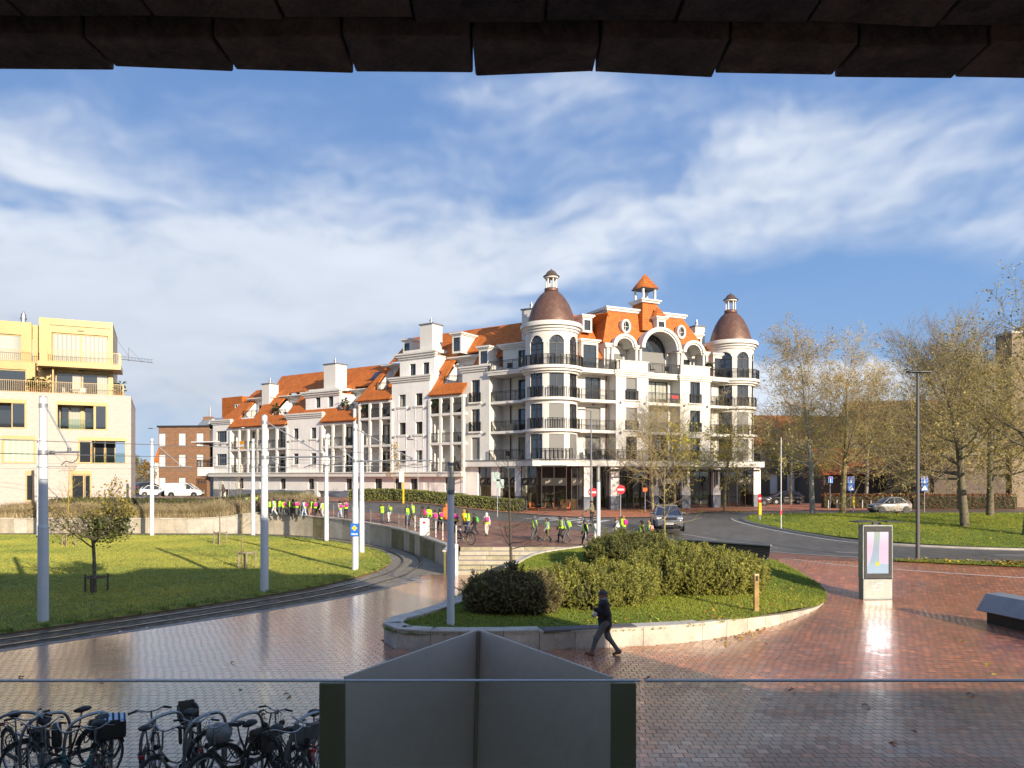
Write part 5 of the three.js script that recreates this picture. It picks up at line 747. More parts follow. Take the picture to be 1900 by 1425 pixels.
[[-82, 186, 9, 8, 6, 10, M.plaster, M.tile, 8, 'white far house with orange roof nearest the gold building, behind the tree'], [-72, 205, 12, 9, 7, 11.5, mBrickA, M.tile, -14, 'far red brick house with orange roof in the gap by the lamp'], [-88, 225, 16, 9, 10, 14, M.plaster, M.tileDark, 4, 'tall pale far house with darker roof topmost in the gap'], [-70, 240, 10, 9, 9, 13, M.plaster, M.tile, 20, 'pale far house with orange roof just left of the brick house'], [-95, 170, 9, 8, 5, 9, mBrickA, M.tileDark, 25, 'low far house mostly behind the gold building']].forEach((a) => farHouse('far_house', a[9], ...a.slice(0, 9), 'houses far behind on the left', 2.4));
{
  const c = thing('tower_crane', 'distant grey construction crane jib beside the gold building roof', 'crane', [-181, 8, -300], .1), g = [], lat = [];
  for (let i = 0; i < 26; i++) { const x = i * 1.25; g.push(rod([x, 44 - x * .0, 0], [x + 1.25, 44, 0], .09, .09, 4), rod([x, 44, 1], [x + 1.25, 44, 1], .09, .09, 4), rod([x, 45.2, .5], [x + 1.25, 45.2, .5], .09, .09, 4), rod([x, 44, 0], [x + .6, 45.2, .5], .06, .06, 4), rod([x + .6, 45.2, .5], [x + 1.25, 44, 1], .06, .06, 4)); }
  for (let i = 0; i < 30; i++) for (const [a, b] of [[-.8, -.3], [.8, 1.3]]) lat.push(rod([a, i * 1.5, b], [a, i * 1.5 + 1.5, b], .09, .09, 4), rod([a, i * 1.5, b], [-a, i * 1.5 + 1.5, .5], .05, .05, 4));
  const jib = part('jib', join(g), plain(.22, .24, .28, .6), c); jib.rotation.z = -.10; jib.position.y = 2; part('mast', join(lat), plain(.22, .24, .28, .6), c); part('apex', join([rod([27.5, 43, .5], [27.5, 48.5, .5], .12, .12, 4), rod([27.5, 48.5, .5], [33, 42.5, .5], .07, .07, 4), rod([22, 53, .5], [27.5, 45, .5], .09, .09, 4)]), plain(.22, .22, .26, .6), c);
}
// ---------------------------------------------------------------- the right side: brick terrace, roofs behind the trees, big pale brick block
{
  const F = frame(27, 106, 8), A = (l) => l.flat(9).map((g) => inF(F, g)), B = thing('brick_terrace', 'low grey brown brick terrace with white shutters behind the parked cars', 'building'), wins = [];
  for (let i = 0; i < 8; i++) { wins.push([2 + i * 2.6, 3.2 + i * 2.6, 2.4, 5.2]); wins.push([2 + i * 2.6, 3.1 + i * 2.6, 6.4, 8.2]); }
  part('wall', mUV(join(A([wallG(0, 24, 1.2, 9.6, 0, .35, wins), bb(0, .35, 1.2, 9.6, -9, -.35), extrude([[0, 9.6], [-9, 9.6], [-4.5, 13.6]], .4).rotateY(-Math.PI / 2).translate(.4, 0, 0)]))), mBrickD, B); part('roof', join(A([roofSheet(-.1, 24, .3, 9.4, -4.5, 13.8), bb(0, 24, 9.3, 9.4, -9, 0)])), M.tileDark, B);
  wins.forEach(([a, b, c, d], i) => { const o = part('shutter', bb(-(b - a) / 2, (b - a) / 2, 0, d - c, 0, .05), i % 2 ? M.glass : M.white, B); put(o, F, (a + b) / 2, c, -.2); });
  const ch = part('chimney', mUV(bx(1.3, 3.2, 1.0, 0, 1.6, 0)), mBrickB, B); put(ch, F, 3.2, 11.6, -4.4); part('cap', bx(1.5, .2, 1.2, 0, 3.3, 0), M.concrete, ch);
}
farHouse('orange_roof_house', 'house with a steep orange tile roof left of the dark lamp post behind the trees', 56, 110, 14, 10, 8.2, 14.5, M.plaster, M.tile, -8, 'houses behind the right trees', 1.3);
farHouse('orange_roof_house', 'small house with an orange roof just right of the corner block', 34, 122, 9, 9, 8.6, 13.2, mBrickA, M.tile, 14, 'houses behind the right trees', 1.3);
farHouse('dark_roof_house', 'house with dark roof and white gable at the foot of the trees', 54, 96, 12, 12, 4.2, 9.0, M.plaster, M.tileDark, 82, 'houses behind the right trees', 1.2);
{
  const B = thing('dark_brick_hall', 'long low dark brick hall behind the beech hedge', 'building'), F = frame(38, 92, -4), A = (l) => l.flat(9).map((g) => inF(F, g));
  part('wall', mUV(join(A([bb(0, 26, 1, 5.2, -10, 0)]))), mBrickD, B); part('roof', join(A([roofSheet(-.3, 26.3, .5, 5.0, -5, 8.4)])), M.tileDark, B);
  const C = thing('brick_block', 'tall pale brown brick block at the right edge behind the trees', 'building'), G = frame(50.9, 82, 4), D = (l) => l.flat(9).map((g) => inF(G, g));
  part('wall', mUV(join(D([bb(3.6, 26, 1, 20.5, -2.5, 0), extrude([[3.6, 20.5], [26, 20.5], [26, 28], [12, 24]], 2.5).translate(0, 0, -2.5)]))), mBrickB, C); part('cornice', join(D([bb(3.5, 10, 20.45, 20.75, -2.6, .1)])), M.concrete, C);
  const L = thing('brick_annexe', 'dark lower brick annexe beside the pale brick block', 'building'); part('wall', mUV(join(D([bb(-6, 3.5, 1, 7.2, -8, -.5)]))), mBrickD, L); part('parapet', join(D([bb(-6.1, 3.5, 7.2, 7.4, -8, -.4)])), M.concrete, L);
}
// ---------------------------------------------------------------- chairs and pots that stand on the balconies
{
  const c = thing('balcony_chair', 'dark chair on the first floor balcony right of the corner tower, nearest the tower', 'chair', [0, 0, 0], 0, 'dark chairs on the balconies');
  part('seat', rbx(.5, .06, .5, .02, 0, .44, 0), M.dark, c); part('backrest', rbx(.5, .48, .05, .02, 0, .72, -.24, -.12), M.dark, c); for (const [x, z] of [[-.21, -.21], [.21, -.21], [-.21, .21], [.21, .21]]) part('leg', rod([x, 0, z], [x * .95, .44, z * .95], .02, .02, 6), M.iron, c);
  put(c, FB, 3.3, 6.5, 1.5, .6);
  [[FB, 5.3, 6.5, 1.5, -1.0, 'dark chair on the first floor balcony right of the corner tower, by the side wall'], [FB, 4.4, 6.5, 1.7, 2.8, 'dark chair with its back to the railing, first floor right of the tower'], [FA, -4.9, 6.5, .4, .8, 'dark chair on the first floor balcony left of the corner tower'], [FB, 18.7, 12.4, 1.2, .3, 'dark chair on the third floor balcony beside the far tower'], [FB, 11.2, 15.4, 1.2, .7, 'dark chair on the top terrace under the big arch, left'], [FB, 13.0, 15.4, 1.2, -.7, 'dark chair on the top terrace under the big arch, right'], [FA, -4.6, 15.4, .6, .4, 'dark chair on the top balcony left of the domed tower'], [FL, -2.4, 11.47, -.7, .3, 'dark chair in the upper loggia nearest the corner block'], [FL, -1.0, 8.41, -.7, -.4, 'dark chair in the middle loggia nearest the corner block'], [FL, -12.0, 11.47, -.7, .3, 'dark chair in the upper loggia of the terrace middle'], [FL, -17.6, 8.41, -.7, .3, 'dark chair in the upper loggia under the lower orange roof']].forEach(([F, s, y, n, r, l]) => put(dup(c, [0, 0, 0], 0, l), F, s, y, n, r));
  const tb = thing('balcony_table', 'round dark table on the first floor balcony right of the tower', 'table'); part('tabletop', cyl(.45, .45, .04, 18, 0, .72, 0), M.dark, tb); part('leg', join([cyl(.04, .04, .72, 8), cyl(.25, .23, .03, 14)]), M.iron, tb); put(tb, FB, 4.3, 6.5, 1.1);
  const sofa = thing('balcony_sofa', 'beige covered sofa on the second floor balcony left of the tower', 'sofa'), mS = plain(.46, .40, .30, .9); part('seat', rbx(1.5, .4, .7, .08, 0, .22, 0), mS, sofa); part('backrest', rbx(1.5, .45, .2, .08, 0, .6, -.3), mS, sofa); part('armrest', rbx(.2, .5, .7, .07, -.72, .35, 0), mS, sofa); part('armrest', rbx(.2, .5, .7, .07, .72, .35, 0), mS, sofa); put(sofa, FA, -4.9, 9.4, .2);
  const R = rng(77), pg = []; for (let i = 0; i < 60; i++) pg.push(quadLeaf(.16, .34).applyMatrix4(mat4((R() - .5) * .4, .45 + R() * .55, (R() - .5) * .4, R() * 1.2 - .6, R() * 6.28, 0)));
  const p = thing('potted_plant', 'potted evergreen on the top terrace before the small right arch', 'potted plant', [0, 0, 0], 0, 'pots on the balconies'); part('pot', lathe([[0, 0], [.17, 0], [.23, .42], [.25, .42], [.25, .46], [.2, .46], [.19, .4], [0, .4]], 16), plain(.16, .07, .04, .8), p); part('foliage', join(pg), std({ color: col(.05, .09, .025), roughness: .7, side: THREE.DoubleSide }), p).userData.kind = 'stuff';
  put(p, FB, 18.5, 15.4, 1.4); p.scale.setScalar(1.6);
  [[FL, -3.9, 11.47, -.4, 'potted plant in the upper loggia nearest the corner block'], [FL, -14.3, 11.47, -.4, 'potted plant in the upper loggia of the terrace middle'], [FL, -18.6, 12.4, -1.2, 'potted plant on the roof terrace over the lower loggia'], [FL, -31.2, 12.4, -1.2, 'potted plant on the far roof terrace of the white terrace'], [FG, -8.0, 12.2, -1.0, 'dark shrub in a pot on the gold building terrace, left'], [FG, -7.1, 12.2, -.9, 'dark shrub in a pot on the gold building terrace, by the gold screen'], [FG, -1.0, 12.2, -1.2, 'shrub in a pot at the right end of the gold building terrace']].forEach(([F, s, y, n, l]) => put(dup(p, [0, 0, 0], 0, l), F, s, y, n));
}
// ================================================================ GRASS, SHRUBS, HEDGES, TREES
function quadLeaf(w, l) { const g = new THREE.BufferGeometry(); g.setAttribute('position', new THREE.Float32BufferAttribute([0, 0, 0, w / 2, .12 * l, l * .5, 0, 0, l, 0, 0, 0, 0, 0, l, -w / 2, .12 * l, l * .5], 3)); g.computeVertexNormals(); g.setAttribute('uv', new THREE.Float32BufferAttribute(new Float32Array(12), 2)); return g; }
function tuft(n, h, spread, w, seed) {   // grass blades, bent, three triangles each
  const R = rng(seed), P = [];
  for (let i = 0; i < n; i++) { const a = R() * 6.28, q = R() * spread, x = Math.cos(a) * q, z = Math.sin(a) * q, b = R() * 6.28, L = h * (.6 + .6 * R()), bend = L * (.3 + .6 * R()), dx = Math.cos(b), dz = Math.sin(b), px = -dz * w / 2, pz = dx * w / 2;
    const A = [x - px, 0, z - pz], B = [x + px, 0, z + pz], C = [x + dx * bend * .35 - px * .7, L * .6, z + dz * bend * .35 - pz * .7], D = [x + dx * bend * .35 + px * .7, L * .6, z + dz * bend * .35 + pz * .7], E = [x + dx * bend, L, z + dz * bend];
    P.push(...A, ...B, ...D, ...A, ...D, ...C, ...C, ...D, ...E); }
  const g = new THREE.BufferGeometry(); g.setAttribute('position', new THREE.Float32BufferAttribute(P, 3)); g.computeVertexNormals(); g.setAttribute('uv', new THREE.Float32BufferAttribute(new Float32Array(P.length / 3 * 2), 2)); return g;
}
function scatter(name, label, category, geo, m, list, parent) {   // list of [matrix, colour]
  const im = new THREE.InstancedMesh(geo, m, list.length); im.name = parent ? name : numbered(name); list.forEach(([mm, c], i) => { im.setMatrixAt(i, mm); if (c) im.setColorAt(i, c); }); im.castShadow = im.receiveShadow = true; im.userData.kind = 'stuff'; if (label) im.userData.label = label; if (category) im.userData.category = category; (parent ?? scene).add(im); return im;
}
const leafMat = (t = .35, r = .75) => phys({ color: col(1, 1, 1), roughness: r, transmission: t, thickness: 0, side: THREE.DoubleSide });
const blade = std({ color: col(1, 1, 1), roughness: .7, side: THREE.DoubleSide });
function grassOver(name, label, poly, yf, dens, base, seed, hk = 1, keep) {
  const R = rng(seed), L = [], xs = poly.map((p) => p[0]), ds = poly.map((p) => p[1]), x0 = Math.max(-46, Math.min(...xs)), x1 = Math.min(52, Math.max(...xs)), d0 = Math.max(8, Math.min(...ds)), d1 = Math.max(...ds), n = (x1 - x0) * (d1 - d0) * dens;
  for (let i = 0; i < n; i++) { const x = lerp(x0, x1, R()), d = lerp(d0, d1, R()); if (Math.abs(x) > d * .70 + 1.5 || !insidePoly(poly, x, d) || (keep && !keep(x, d))) continue;
    const f = fbm(x * .35, d * .35, 4, seed), k = .65 + .55 * R() + .5 * (f - .5), yel = clamp(f * 1.3 - .3 + .25 * R()), s = hk * (.7 + .6 * R()) * (.75 + .5 * f);
    L.push([mat4(x, yf(x, d) - .01, -d, 0, R() * 6.28, 0, 1.25, s, 1.25), col(lerp(base[0], base[0] * 1.35, yel) * k, base[1] * k, base[2] * k)]); }
  return scatter(name, label, 'grass', tuft(9, .075, .085, .009, seed), blade, L);
}
grassOver('lawn_grass', 'short green grass covering the tram loop lawn', lawnPoly, lawnY, 75, [.36, .43, .075], 1001);
{ // longer uneven tufts and weeds along the lawn's edge and round the masts
  const R = rng(1007), L = []; for (let i = 0; i < 5200; i++) { const e = lawnEdge[Math.floor(R() * lawnEdge.length)], k = R() * R() * 2.2, x = e[0] - k * (.6 + R()), d = e[1] + (R() - .35) * k; if (d < 12 || !insidePoly(lawnPoly, x, d) || Math.abs(x) > d * .7 + 1) continue; const l = .6 + .6 * R(); L.push([mat4(x, .02, -d, 0, R() * 6.28, 0, 1.3, 1.2 + 1.5 * R(), 1.3), R() < .25 ? col(.26 * l, .22 * l, .08 * l) : col(.17 * l, .26 * l, .035 * l)]); }
  scatter('edge_grass', 'longer uneven grass and weeds fringing the tram lawn', 'grass', tuft(9, .075, .085, .009, 1008), blade, L);
}
grassOver('planter_lawn_grass', 'bright short grass on the planter between the shrubs', planterPoly, planterY, 190, [.22, .31, .035], 1002);
grassOver('island_lawn_grass', 'green grass of the roundabout island under the trees', island, islandY, 48, [.24, .33, .03], 1003, 1.2);
grassOver('verge_strip_grass', 'narrow grass strip with yellow leaves at the lamp post', vergePoly, (x, d) => rampY(x, d) + .05, 120, [.2, .26, .03], 1004);
// the planted bank behind the retaining wall: dry ornamental grass, low clipped hedge on its crown
{
  const R = rng(1010), bank = [[-48, 65.3], [-26, 65.2], [-20.8, 64.6], [-17.5, 63.4], [-17, 66], [-18.5, 68.5], [-28, 68.6], [-48, 68.9]], L = [];
  const by = (x, d) => upperY(x, d) + .25 * ss(65, 67.5, d);
  for (let i = 0; i < 15000; i++) { const x = lerp(-48, -16.5, R()), d = lerp(63, 68, R()); if (!insidePoly(bank, x, d)) continue; const f = fbm(x * .5, d, 3, 5), k = .7 + .5 * R(); L.push([mat4(x, by(x, d), -d, 0, R() * 6.28, 0, 1.3, (.75 + .5 * R()) * (.6 + .75 * f), 1.3), R() < .8 ? col(.52 * k, .41 * k, .24 * k) : col(.25 * k, .24 * k, .09 * k)]); }
  scatter('dry_grass', 'dry straw coloured ornamental grass on the bank above the wall', 'ornamental grass', tuft(9, 1.15, .16, .02, 88), blade, L);
}
// blob volumes covered in small leafy sprigs
function sprig(n, len, w, seed) { const R = rng(seed), g = [rod([0, 0, 0], [0, len, 0], .0035, .0015, 3)]; for (let i = 0; i < n; i++) { const t = .2 + .8 * i / n, l = quadLeaf(w, len * (n > 10 ? .26 : .42)); l.applyMatrix4(mat4(0, t * len, 0, -.5 - .5 * R(), R() * 6.28, 0)); g.push(l); } return join(g); }
function bushMesh(blobs, yf, seed) {   // solid dark heart of a bush
  const parts = blobs.map(([x, d, rx, rz, h], i) => { const g = new THREE.IcosahedronGeometry(1, 3), p = g.attributes.position; for (let k = 0; k < p.count; k++) { const v = V3(p.getX(k), p.getY(k), p.getZ(k)), e = .80 + .16 * fbm(v.x * 2.3 + i * 7 + 20, v.z * 2.3 + v.y * 2 + 20, 3, seed); p.setXYZ(k, x + v.x * rx * e, yf(x, d) + Math.max(-.1, (v.y * .5 + .48) * h * e), -d + v.z * rz * e); } g.computeVertexNormals(); return g; });
  return join(parts);
}
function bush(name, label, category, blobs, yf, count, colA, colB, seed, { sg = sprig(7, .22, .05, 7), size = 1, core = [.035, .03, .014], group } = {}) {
  const R = rng(seed), L = [], [bxx, bd] = [blobs[0][0], blobs[0][1]], t = thing(name, label, category, [bxx, yf(bxx, bd), -bd], 0, group), area = blobs.map((b) => b[2] * b[3] + (b[2] + b[3]) * b[4] * .5), tot = area.reduce((a, b) => a + b);
  blobs.forEach(([x, d, rx, rz, h], bi) => { const n = count * area[bi] / tot; for (let i = 0; i < n; i++) {
    const u = R() * 2 - .85, a = R() * 6.28, q = Math.sqrt(Math.max(0, 1 - u * u)), v = V3(Math.cos(a) * q, clamp(u, -.95, 1), Math.sin(a) * q), lump = .80 + .40 * fbm(v.x * 3.0 + bi * 5 + 9, v.z * 3.0 + v.y * 2.4 + 9, 4, seed + 3), deep = (1 - .26 * R() * R()) * (R() < .12 ? 1.08 : 1);
    const px = x + v.x * rx * lump * deep, pz = -d + v.z * rz * lump * deep, py = yf(x, d) + Math.max(.02, (v.y * .5 + .5) * h * lump * deep);
    const ok = blobs.every((o, k) => k === bi || ((px - o[0]) / o[2]) ** 2 + ((pz + o[1]) / o[3]) ** 2 + (((py - yf(o[0], o[1])) / o[4] - .5) * 2) ** 2 > .55); if (!ok) continue;
    if (fbm(px * 2.4 + 40, pz * 2.4 + py * 1.9 + 40, 3, seed + 5) < .36 && R() < .8) continue;
    const out = V3(v.x, .55 + v.y * .8, v.z).normalize(), m = new THREE.Matrix4().compose(V3(px - bxx, py - yf(bxx, bd), pz + bd), new THREE.Quaternion().setFromUnitVectors(Yax, out.add(V3(R() - .5, R() - .3, R() - .5).multiplyScalar(.9)).normalize()).multiply(new THREE.Quaternion().setFromAxisAngle(Yax, R() * 6.28)), V3(1, 1, 1).multiplyScalar(size * (.6 + .75 * R()) * (v.y > .2 && R() < .16 ? 1.7 : 1)));
    const k = clamp(R() * .75 + .5 * (fbm(px * 1.3, pz * 1.3, 3, seed) - .3)), lum = .75 + .5 * R(); L.push([m, col(lerp(colA[0], colB[0], k) * lum, lerp(colA[1], colB[1], k) * lum, lerp(colA[2], colB[2], k) * lum)]);
  } });
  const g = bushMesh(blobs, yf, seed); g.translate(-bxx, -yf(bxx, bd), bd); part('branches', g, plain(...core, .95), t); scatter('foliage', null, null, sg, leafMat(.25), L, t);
  const tw = []; blobs.forEach(([x, d, rx, rz, h]) => { for (let i = 0; i < 90; i++) { const a = R() * 6.28, u = .05 + .9 * R(), q = Math.sqrt(1 - u * u), v = V3(Math.cos(a) * q, u, Math.sin(a) * q), p0 = [x + v.x * rx * .7 - bxx, yf(x, d) + (v.y * .5 + .5) * h * .7 - yf(bxx, bd), -d + v.z * rz * .7 + bd], k = .95 + .3 * R(); tw.push(rod(p0, [x + v.x * rx * k - bxx + .1 * (R() - .5), yf(x, d) + (v.y * .5 + .5) * h * k + .04 - yf(bxx, bd), -d + v.z * rz * k + bd + .1 * (R() - .5)], .005, .0025, 3)); } }); part('twigs', join(tw), plain(.17, .12, .06, .9), t).userData.kind = 'stuff'; return t;
}
const sprigA = sprig(13, .22, .022, 17);
bush('dark_shrub', 'dark brownish rounded shrub at the front left of the planter beside the lamp column', 'shrub', [[0, 24.4, 1.0, .85, 1.12], [-.75, 24.5, .7, .75, .92], [.75, 24.4, .7, .75, .98]], planterY, 12500, [.15, .11, .05], [.27, .24, .07], 1101, { sg: sprigA });
bush('low_shrub', 'low olive green shrub behind the dark front shrub', 'shrub', [[1.5, 25.4, .9, .7, .92], [2.6, 25.2, .9, .7, .95], [3.7, 25.8, .9, .8, .95], [2.1, 26.4, .9, .8, 1.0], [3.2, 26.8, 1, .8, 1.0], [4.3, 26.8, .8, .8, 1.0]], planterY, 19000, [.19, .20, .035], [.42, .41, .07], 1102, { sg: sprigA });
bush('wide_shrub', 'wide sunlit olive green shrub mass on the right half of the planter', 'shrub', [[5.4, 27.9, 1.1, 1.0, 1.2], [6.6, 28.0, 1.2, 1.1, 1.28], [7.7, 28.0, 1.1, 1.1, 1.25], [8.6, 28.3, .8, .9, 1.12], [6.1, 29.2, 1.3, 1.1, 1.2], [7.5, 29.4, 1.3, 1.1, 1.18]], planterY, 32000, [.20, .21, .035], [.44, .42, .075], 1103, { sg: sprigA });
bush('back_shrub', 'dark olive rounded shrub at the back of the planter beside the white mast', 'shrub', [[5.3, 33.0, 1.5, 1.2, 1.22], [4.3, 33.2, 1.0, 1.0, 1.0], [6.5, 32.8, 1.1, 1.0, 1.12], [5.0, 34.1, 1.3, 1.0, 1.22], [6.2, 33.9, 1.1, 1.0, 1.15]], planterY, 20000, [.11, .12, .028], [.28, .28, .05], 1104, { sg: sprigA });
// clipped hedges: a box of leaves
function hedge(name, label, path, w, h, yf, colA, colB, per, seed, sg = sprig(6, .13, .05, 27), size = 1) {
  const R = rng(seed), pts = resample(path, .9), t = thing(name, label, 'hedge', [pts[0][0], yf(...pts[0]), -pts[0][1]]), core = [], L = [], [ox, oy, oz] = [pts[0][0], yf(...pts[0]), -pts[0][1]];
  for (let i = 0; i < pts.length - 1; i++) {
    const a = pts[i], b = pts[i + 1]; core.push(pathBlock(a, b, -w / 2 + .07, w / 2 - .07, yf(...a) - .1, yf(...a) + h - .08, yf(...b) - .1, yf(...b) + h - .08, 0));
    const dx = b[0] - a[0], dd = b[1] - a[1], l = Math.hypot(dx, dd), nx = dd / l, nd = -dx / l;
    for (let k = 0; k < per; k++) { const s = R(), f = R(), bump = .10 * (fbm(i * .7 + s * .7, f * 6, 3, seed) - .5); let off, y, out; if (f < .42) { off = (R() - .5) * w; y = h; out = [0, 1, 0]; } else { const side = R() < .72 ? (R() < .85 ? -1 : 1) : (R() < .5 ? -1 : 1); off = side * w / 2; y = R() * h; out = [nx * side, .5, -nd * side]; }
      const x = lerp(a[0], b[0], s) + nx * (off + bump), d = lerp(a[1], b[1], s) + nd * (off + bump), v = V3(out[0] + R() - .5, out[1] + R() - .4, out[2] + R() - .5).normalize(), kk = R(), lum = .7 + .6 * R();
      L.push([new THREE.Matrix4().compose(V3(x - ox, yf(x, d) + y * (.97 + bump) - oy, -d - oz), new THREE.Quaternion().setFromUnitVectors(Yax, v).multiply(new THREE.Quaternion().setFromAxisAngle(Yax, R() * 6)), V3(1, 1, 1).multiplyScalar(size * (.7 + .6 * R()))), col(lerp(colA[0], colB[0], kk) * lum, lerp(colA[1], colB[1], kk) * lum, lerp(colA[2], colB[2], kk) * lum)]); }
  }
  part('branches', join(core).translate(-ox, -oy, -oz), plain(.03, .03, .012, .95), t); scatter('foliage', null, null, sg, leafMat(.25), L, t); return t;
}
hedge('clipped_hedge', 'long clipped green hedge between the road and the white terrace', [[-15.6, 73.3], [-9, 72.4], [-3, 71.4], [1.0, 70.6]], 1.6, 1.0, upperY, [.13, .15, .03], [.33, .35, .08], 380, 1201, undefined, 1.5);
hedge('bank_hedge', 'low green hedge along the crown of the dry grass bank', [[-46, 68.8], [-34, 68.6], [-22, 68.3], [-19, 67.6]], 1.1, 1.05, upperY, [.07, .085, .02], [.16, .18, .045], 200, 1202, undefined, 1.5);
{ const h = hedge('beech_hedge', 'russet beech hedge with supporting posts in front of the dark brick hall', [[32.5, 79], [40, 78.5], [52, 78]], .8, 1.35, upperY, [.20, .085, .03], [.36, .17, .06], 120, 1203, undefined, 1.6); for (let i = 0; i < 22; i++) { const x = 32.8 + i * .88; part('stake', bx(.07, .9, .07, x - 32.5, .45, -78.2 + 79), M.galv, h); } }

// ---------------------------------------------------------------- trees
// grows a branching skeleton; gives the wood as one geometry and the tips for leaves
function grow(seed, o) {
  const R = rng(seed), G = [], fine = [], tips = [], q = new THREE.Quaternion();
  const seg = (a, b, r0, r1, n, lvl) => (lvl < Math.max(1, o.levels - 1) ? G : fine).push(rod([a.x, a.y, a.z], [b.x, b.y, b.z], r0, r1, n));
  const branch = (p, dir, len, r, lvl) => {
    const steps = lvl === 0 ? 7 : lvl < 3 ? 4 : lvl < o.levels - 1 ? 3 : 2, at = []; let d = dir.clone(), a = p.clone(), rr = r;
    for (let i = 0; i < steps; i++) { d.add(V3(R() - .5, (R() - .5) + o.up[lvl], R() - .5).multiplyScalar(o.wob[lvl])).normalize(); const b = a.clone().addScaledVector(d, len / steps), r1 = r * (1 - (i + 1) / steps * (1 - o.taper[lvl])); seg(a, b, rr, r1, lvl === 0 ? 9 : lvl === 1 ? 6 : lvl === 2 ? 4 : 3, lvl); a = b; rr = r1; at.push([a.clone(), d.clone(), rr]); }
    if (lvl >= o.levels - 2) tips.push([a, d]);
    if (lvl >= o.levels) return;
    const n = Math.round(o.n[lvl] * (.8 + .4 * R())), start = o.start[lvl];
    for (let i = 0; i < n; i++) {
      const t = start + (1 - start) * ((i + R() * .8) / n), k = Math.min(steps - 1, Math.floor(t * steps)), [bp, bd, br] = at[k], prev = k ? at[k - 1][0] : p, pos = prev.clone().lerp(bp, clamp(t * steps - k));
      const side = V3(R() - .5, R() - .5, R() - .5).cross(bd).normalize(), ang = (o.ang[lvl] + (R() - .5) * .5) * (lvl === 0 && o.fan ? lerp(1.25, .55, (t - start) / (1 - start)) : 1), nd = bd.clone().multiplyScalar(Math.cos(ang)).addScaledVector(side, Math.sin(ang)).normalize();
      branch(pos, nd, len * o.len[lvl] * (lvl === 0 ? lerp(1, .5, (t - start) / (1 - start)) : 1) * (.7 + .6 * R()), Math.max(o.min, br * o.rad[lvl]), lvl + 1);
    }
  };
  branch(V3(0, 0, 0), V3(0, 1, 0), o.h, o.r, 0); return { wood: mUV(join(G)), twigs: fine.length ? join(fine) : null, tips };
}
function leavesAt(tips, dens, w, l, pick, seed, keep = () => true) { // leaf faces with vertex colours, merged
  const R = rng(seed), P = [], C = [], N = [];
  for (const [p, d] of tips) { if (!keep(p, R)) continue; const n = Math.floor(dens + R()); for (let i = 0; i < n; i++) {
    const b = p.clone().add(V3(R() - .5, R() - .5, R() - .5).multiplyScalar(.34)), u = V3(R() - .5, R() * .7 - .6, R() - .5).normalize(), s = V3(R() - .5, R() - .5, R() - .5).cross(u).normalize(), k = .6 + .7 * R(), c = pick(R, p), L = u.multiplyScalar(l * k), S = s.multiplyScalar(w * k / 2), nn = s.clone().cross(u).normalize(), m = b.clone().addScaledVector(L, .45);
    P.push(b.x, b.y, b.z, m.x + S.x, m.y + S.y, m.z + S.z, b.x + L.x, b.y + L.y, b.z + L.z, b.x, b.y, b.z, b.x + L.x, b.y + L.y, b.z + L.z, m.x - S.x, m.y - S.y, m.z - S.z); for (let q = 0; q < 6; q++) { C.push(...c); N.push(nn.x, nn.y, nn.z); } } }
  const g = new THREE.BufferGeometry(); g.setAttribute('position', new THREE.Float32BufferAttribute(P, 3)); g.setAttribute('normal', new THREE.Float32BufferAttribute(N, 3)); g.setAttribute('color', new THREE.Float32BufferAttribute(C, 3)); g.setAttribute('uv', new THREE.Float32BufferAttribute(new Float32Array(P.length / 3 * 2), 2)); return g;
}
const mLeafVC = phys({ vertexColors: true, roughness: .7, transmission: .3, thickness: 0, side: THREE.DoubleSide });
function tree(name, label, x, y, d, turn, scale, g, leaf, m, mt, group) { const t = thing(name, label, 'tree', [x, y, -d], turn, group); t.scale.setScalar(scale); part('trunk', g.wood, m, t); const c = part('crown', g.twigs, mt, t); if (leaf) part('leaves', leaf, mLeafVC, c).userData.kind = 'stuff'; return t; }
const reColor = (t, s, label) => { t.scale.setScalar(s); t.userData.label = label; return t; };
const autumn = (a, b) => (R) => { const k = R(), l = .7 + .6 * R(); return a.map((v, i) => lerp(v, b[i], k) * l); };
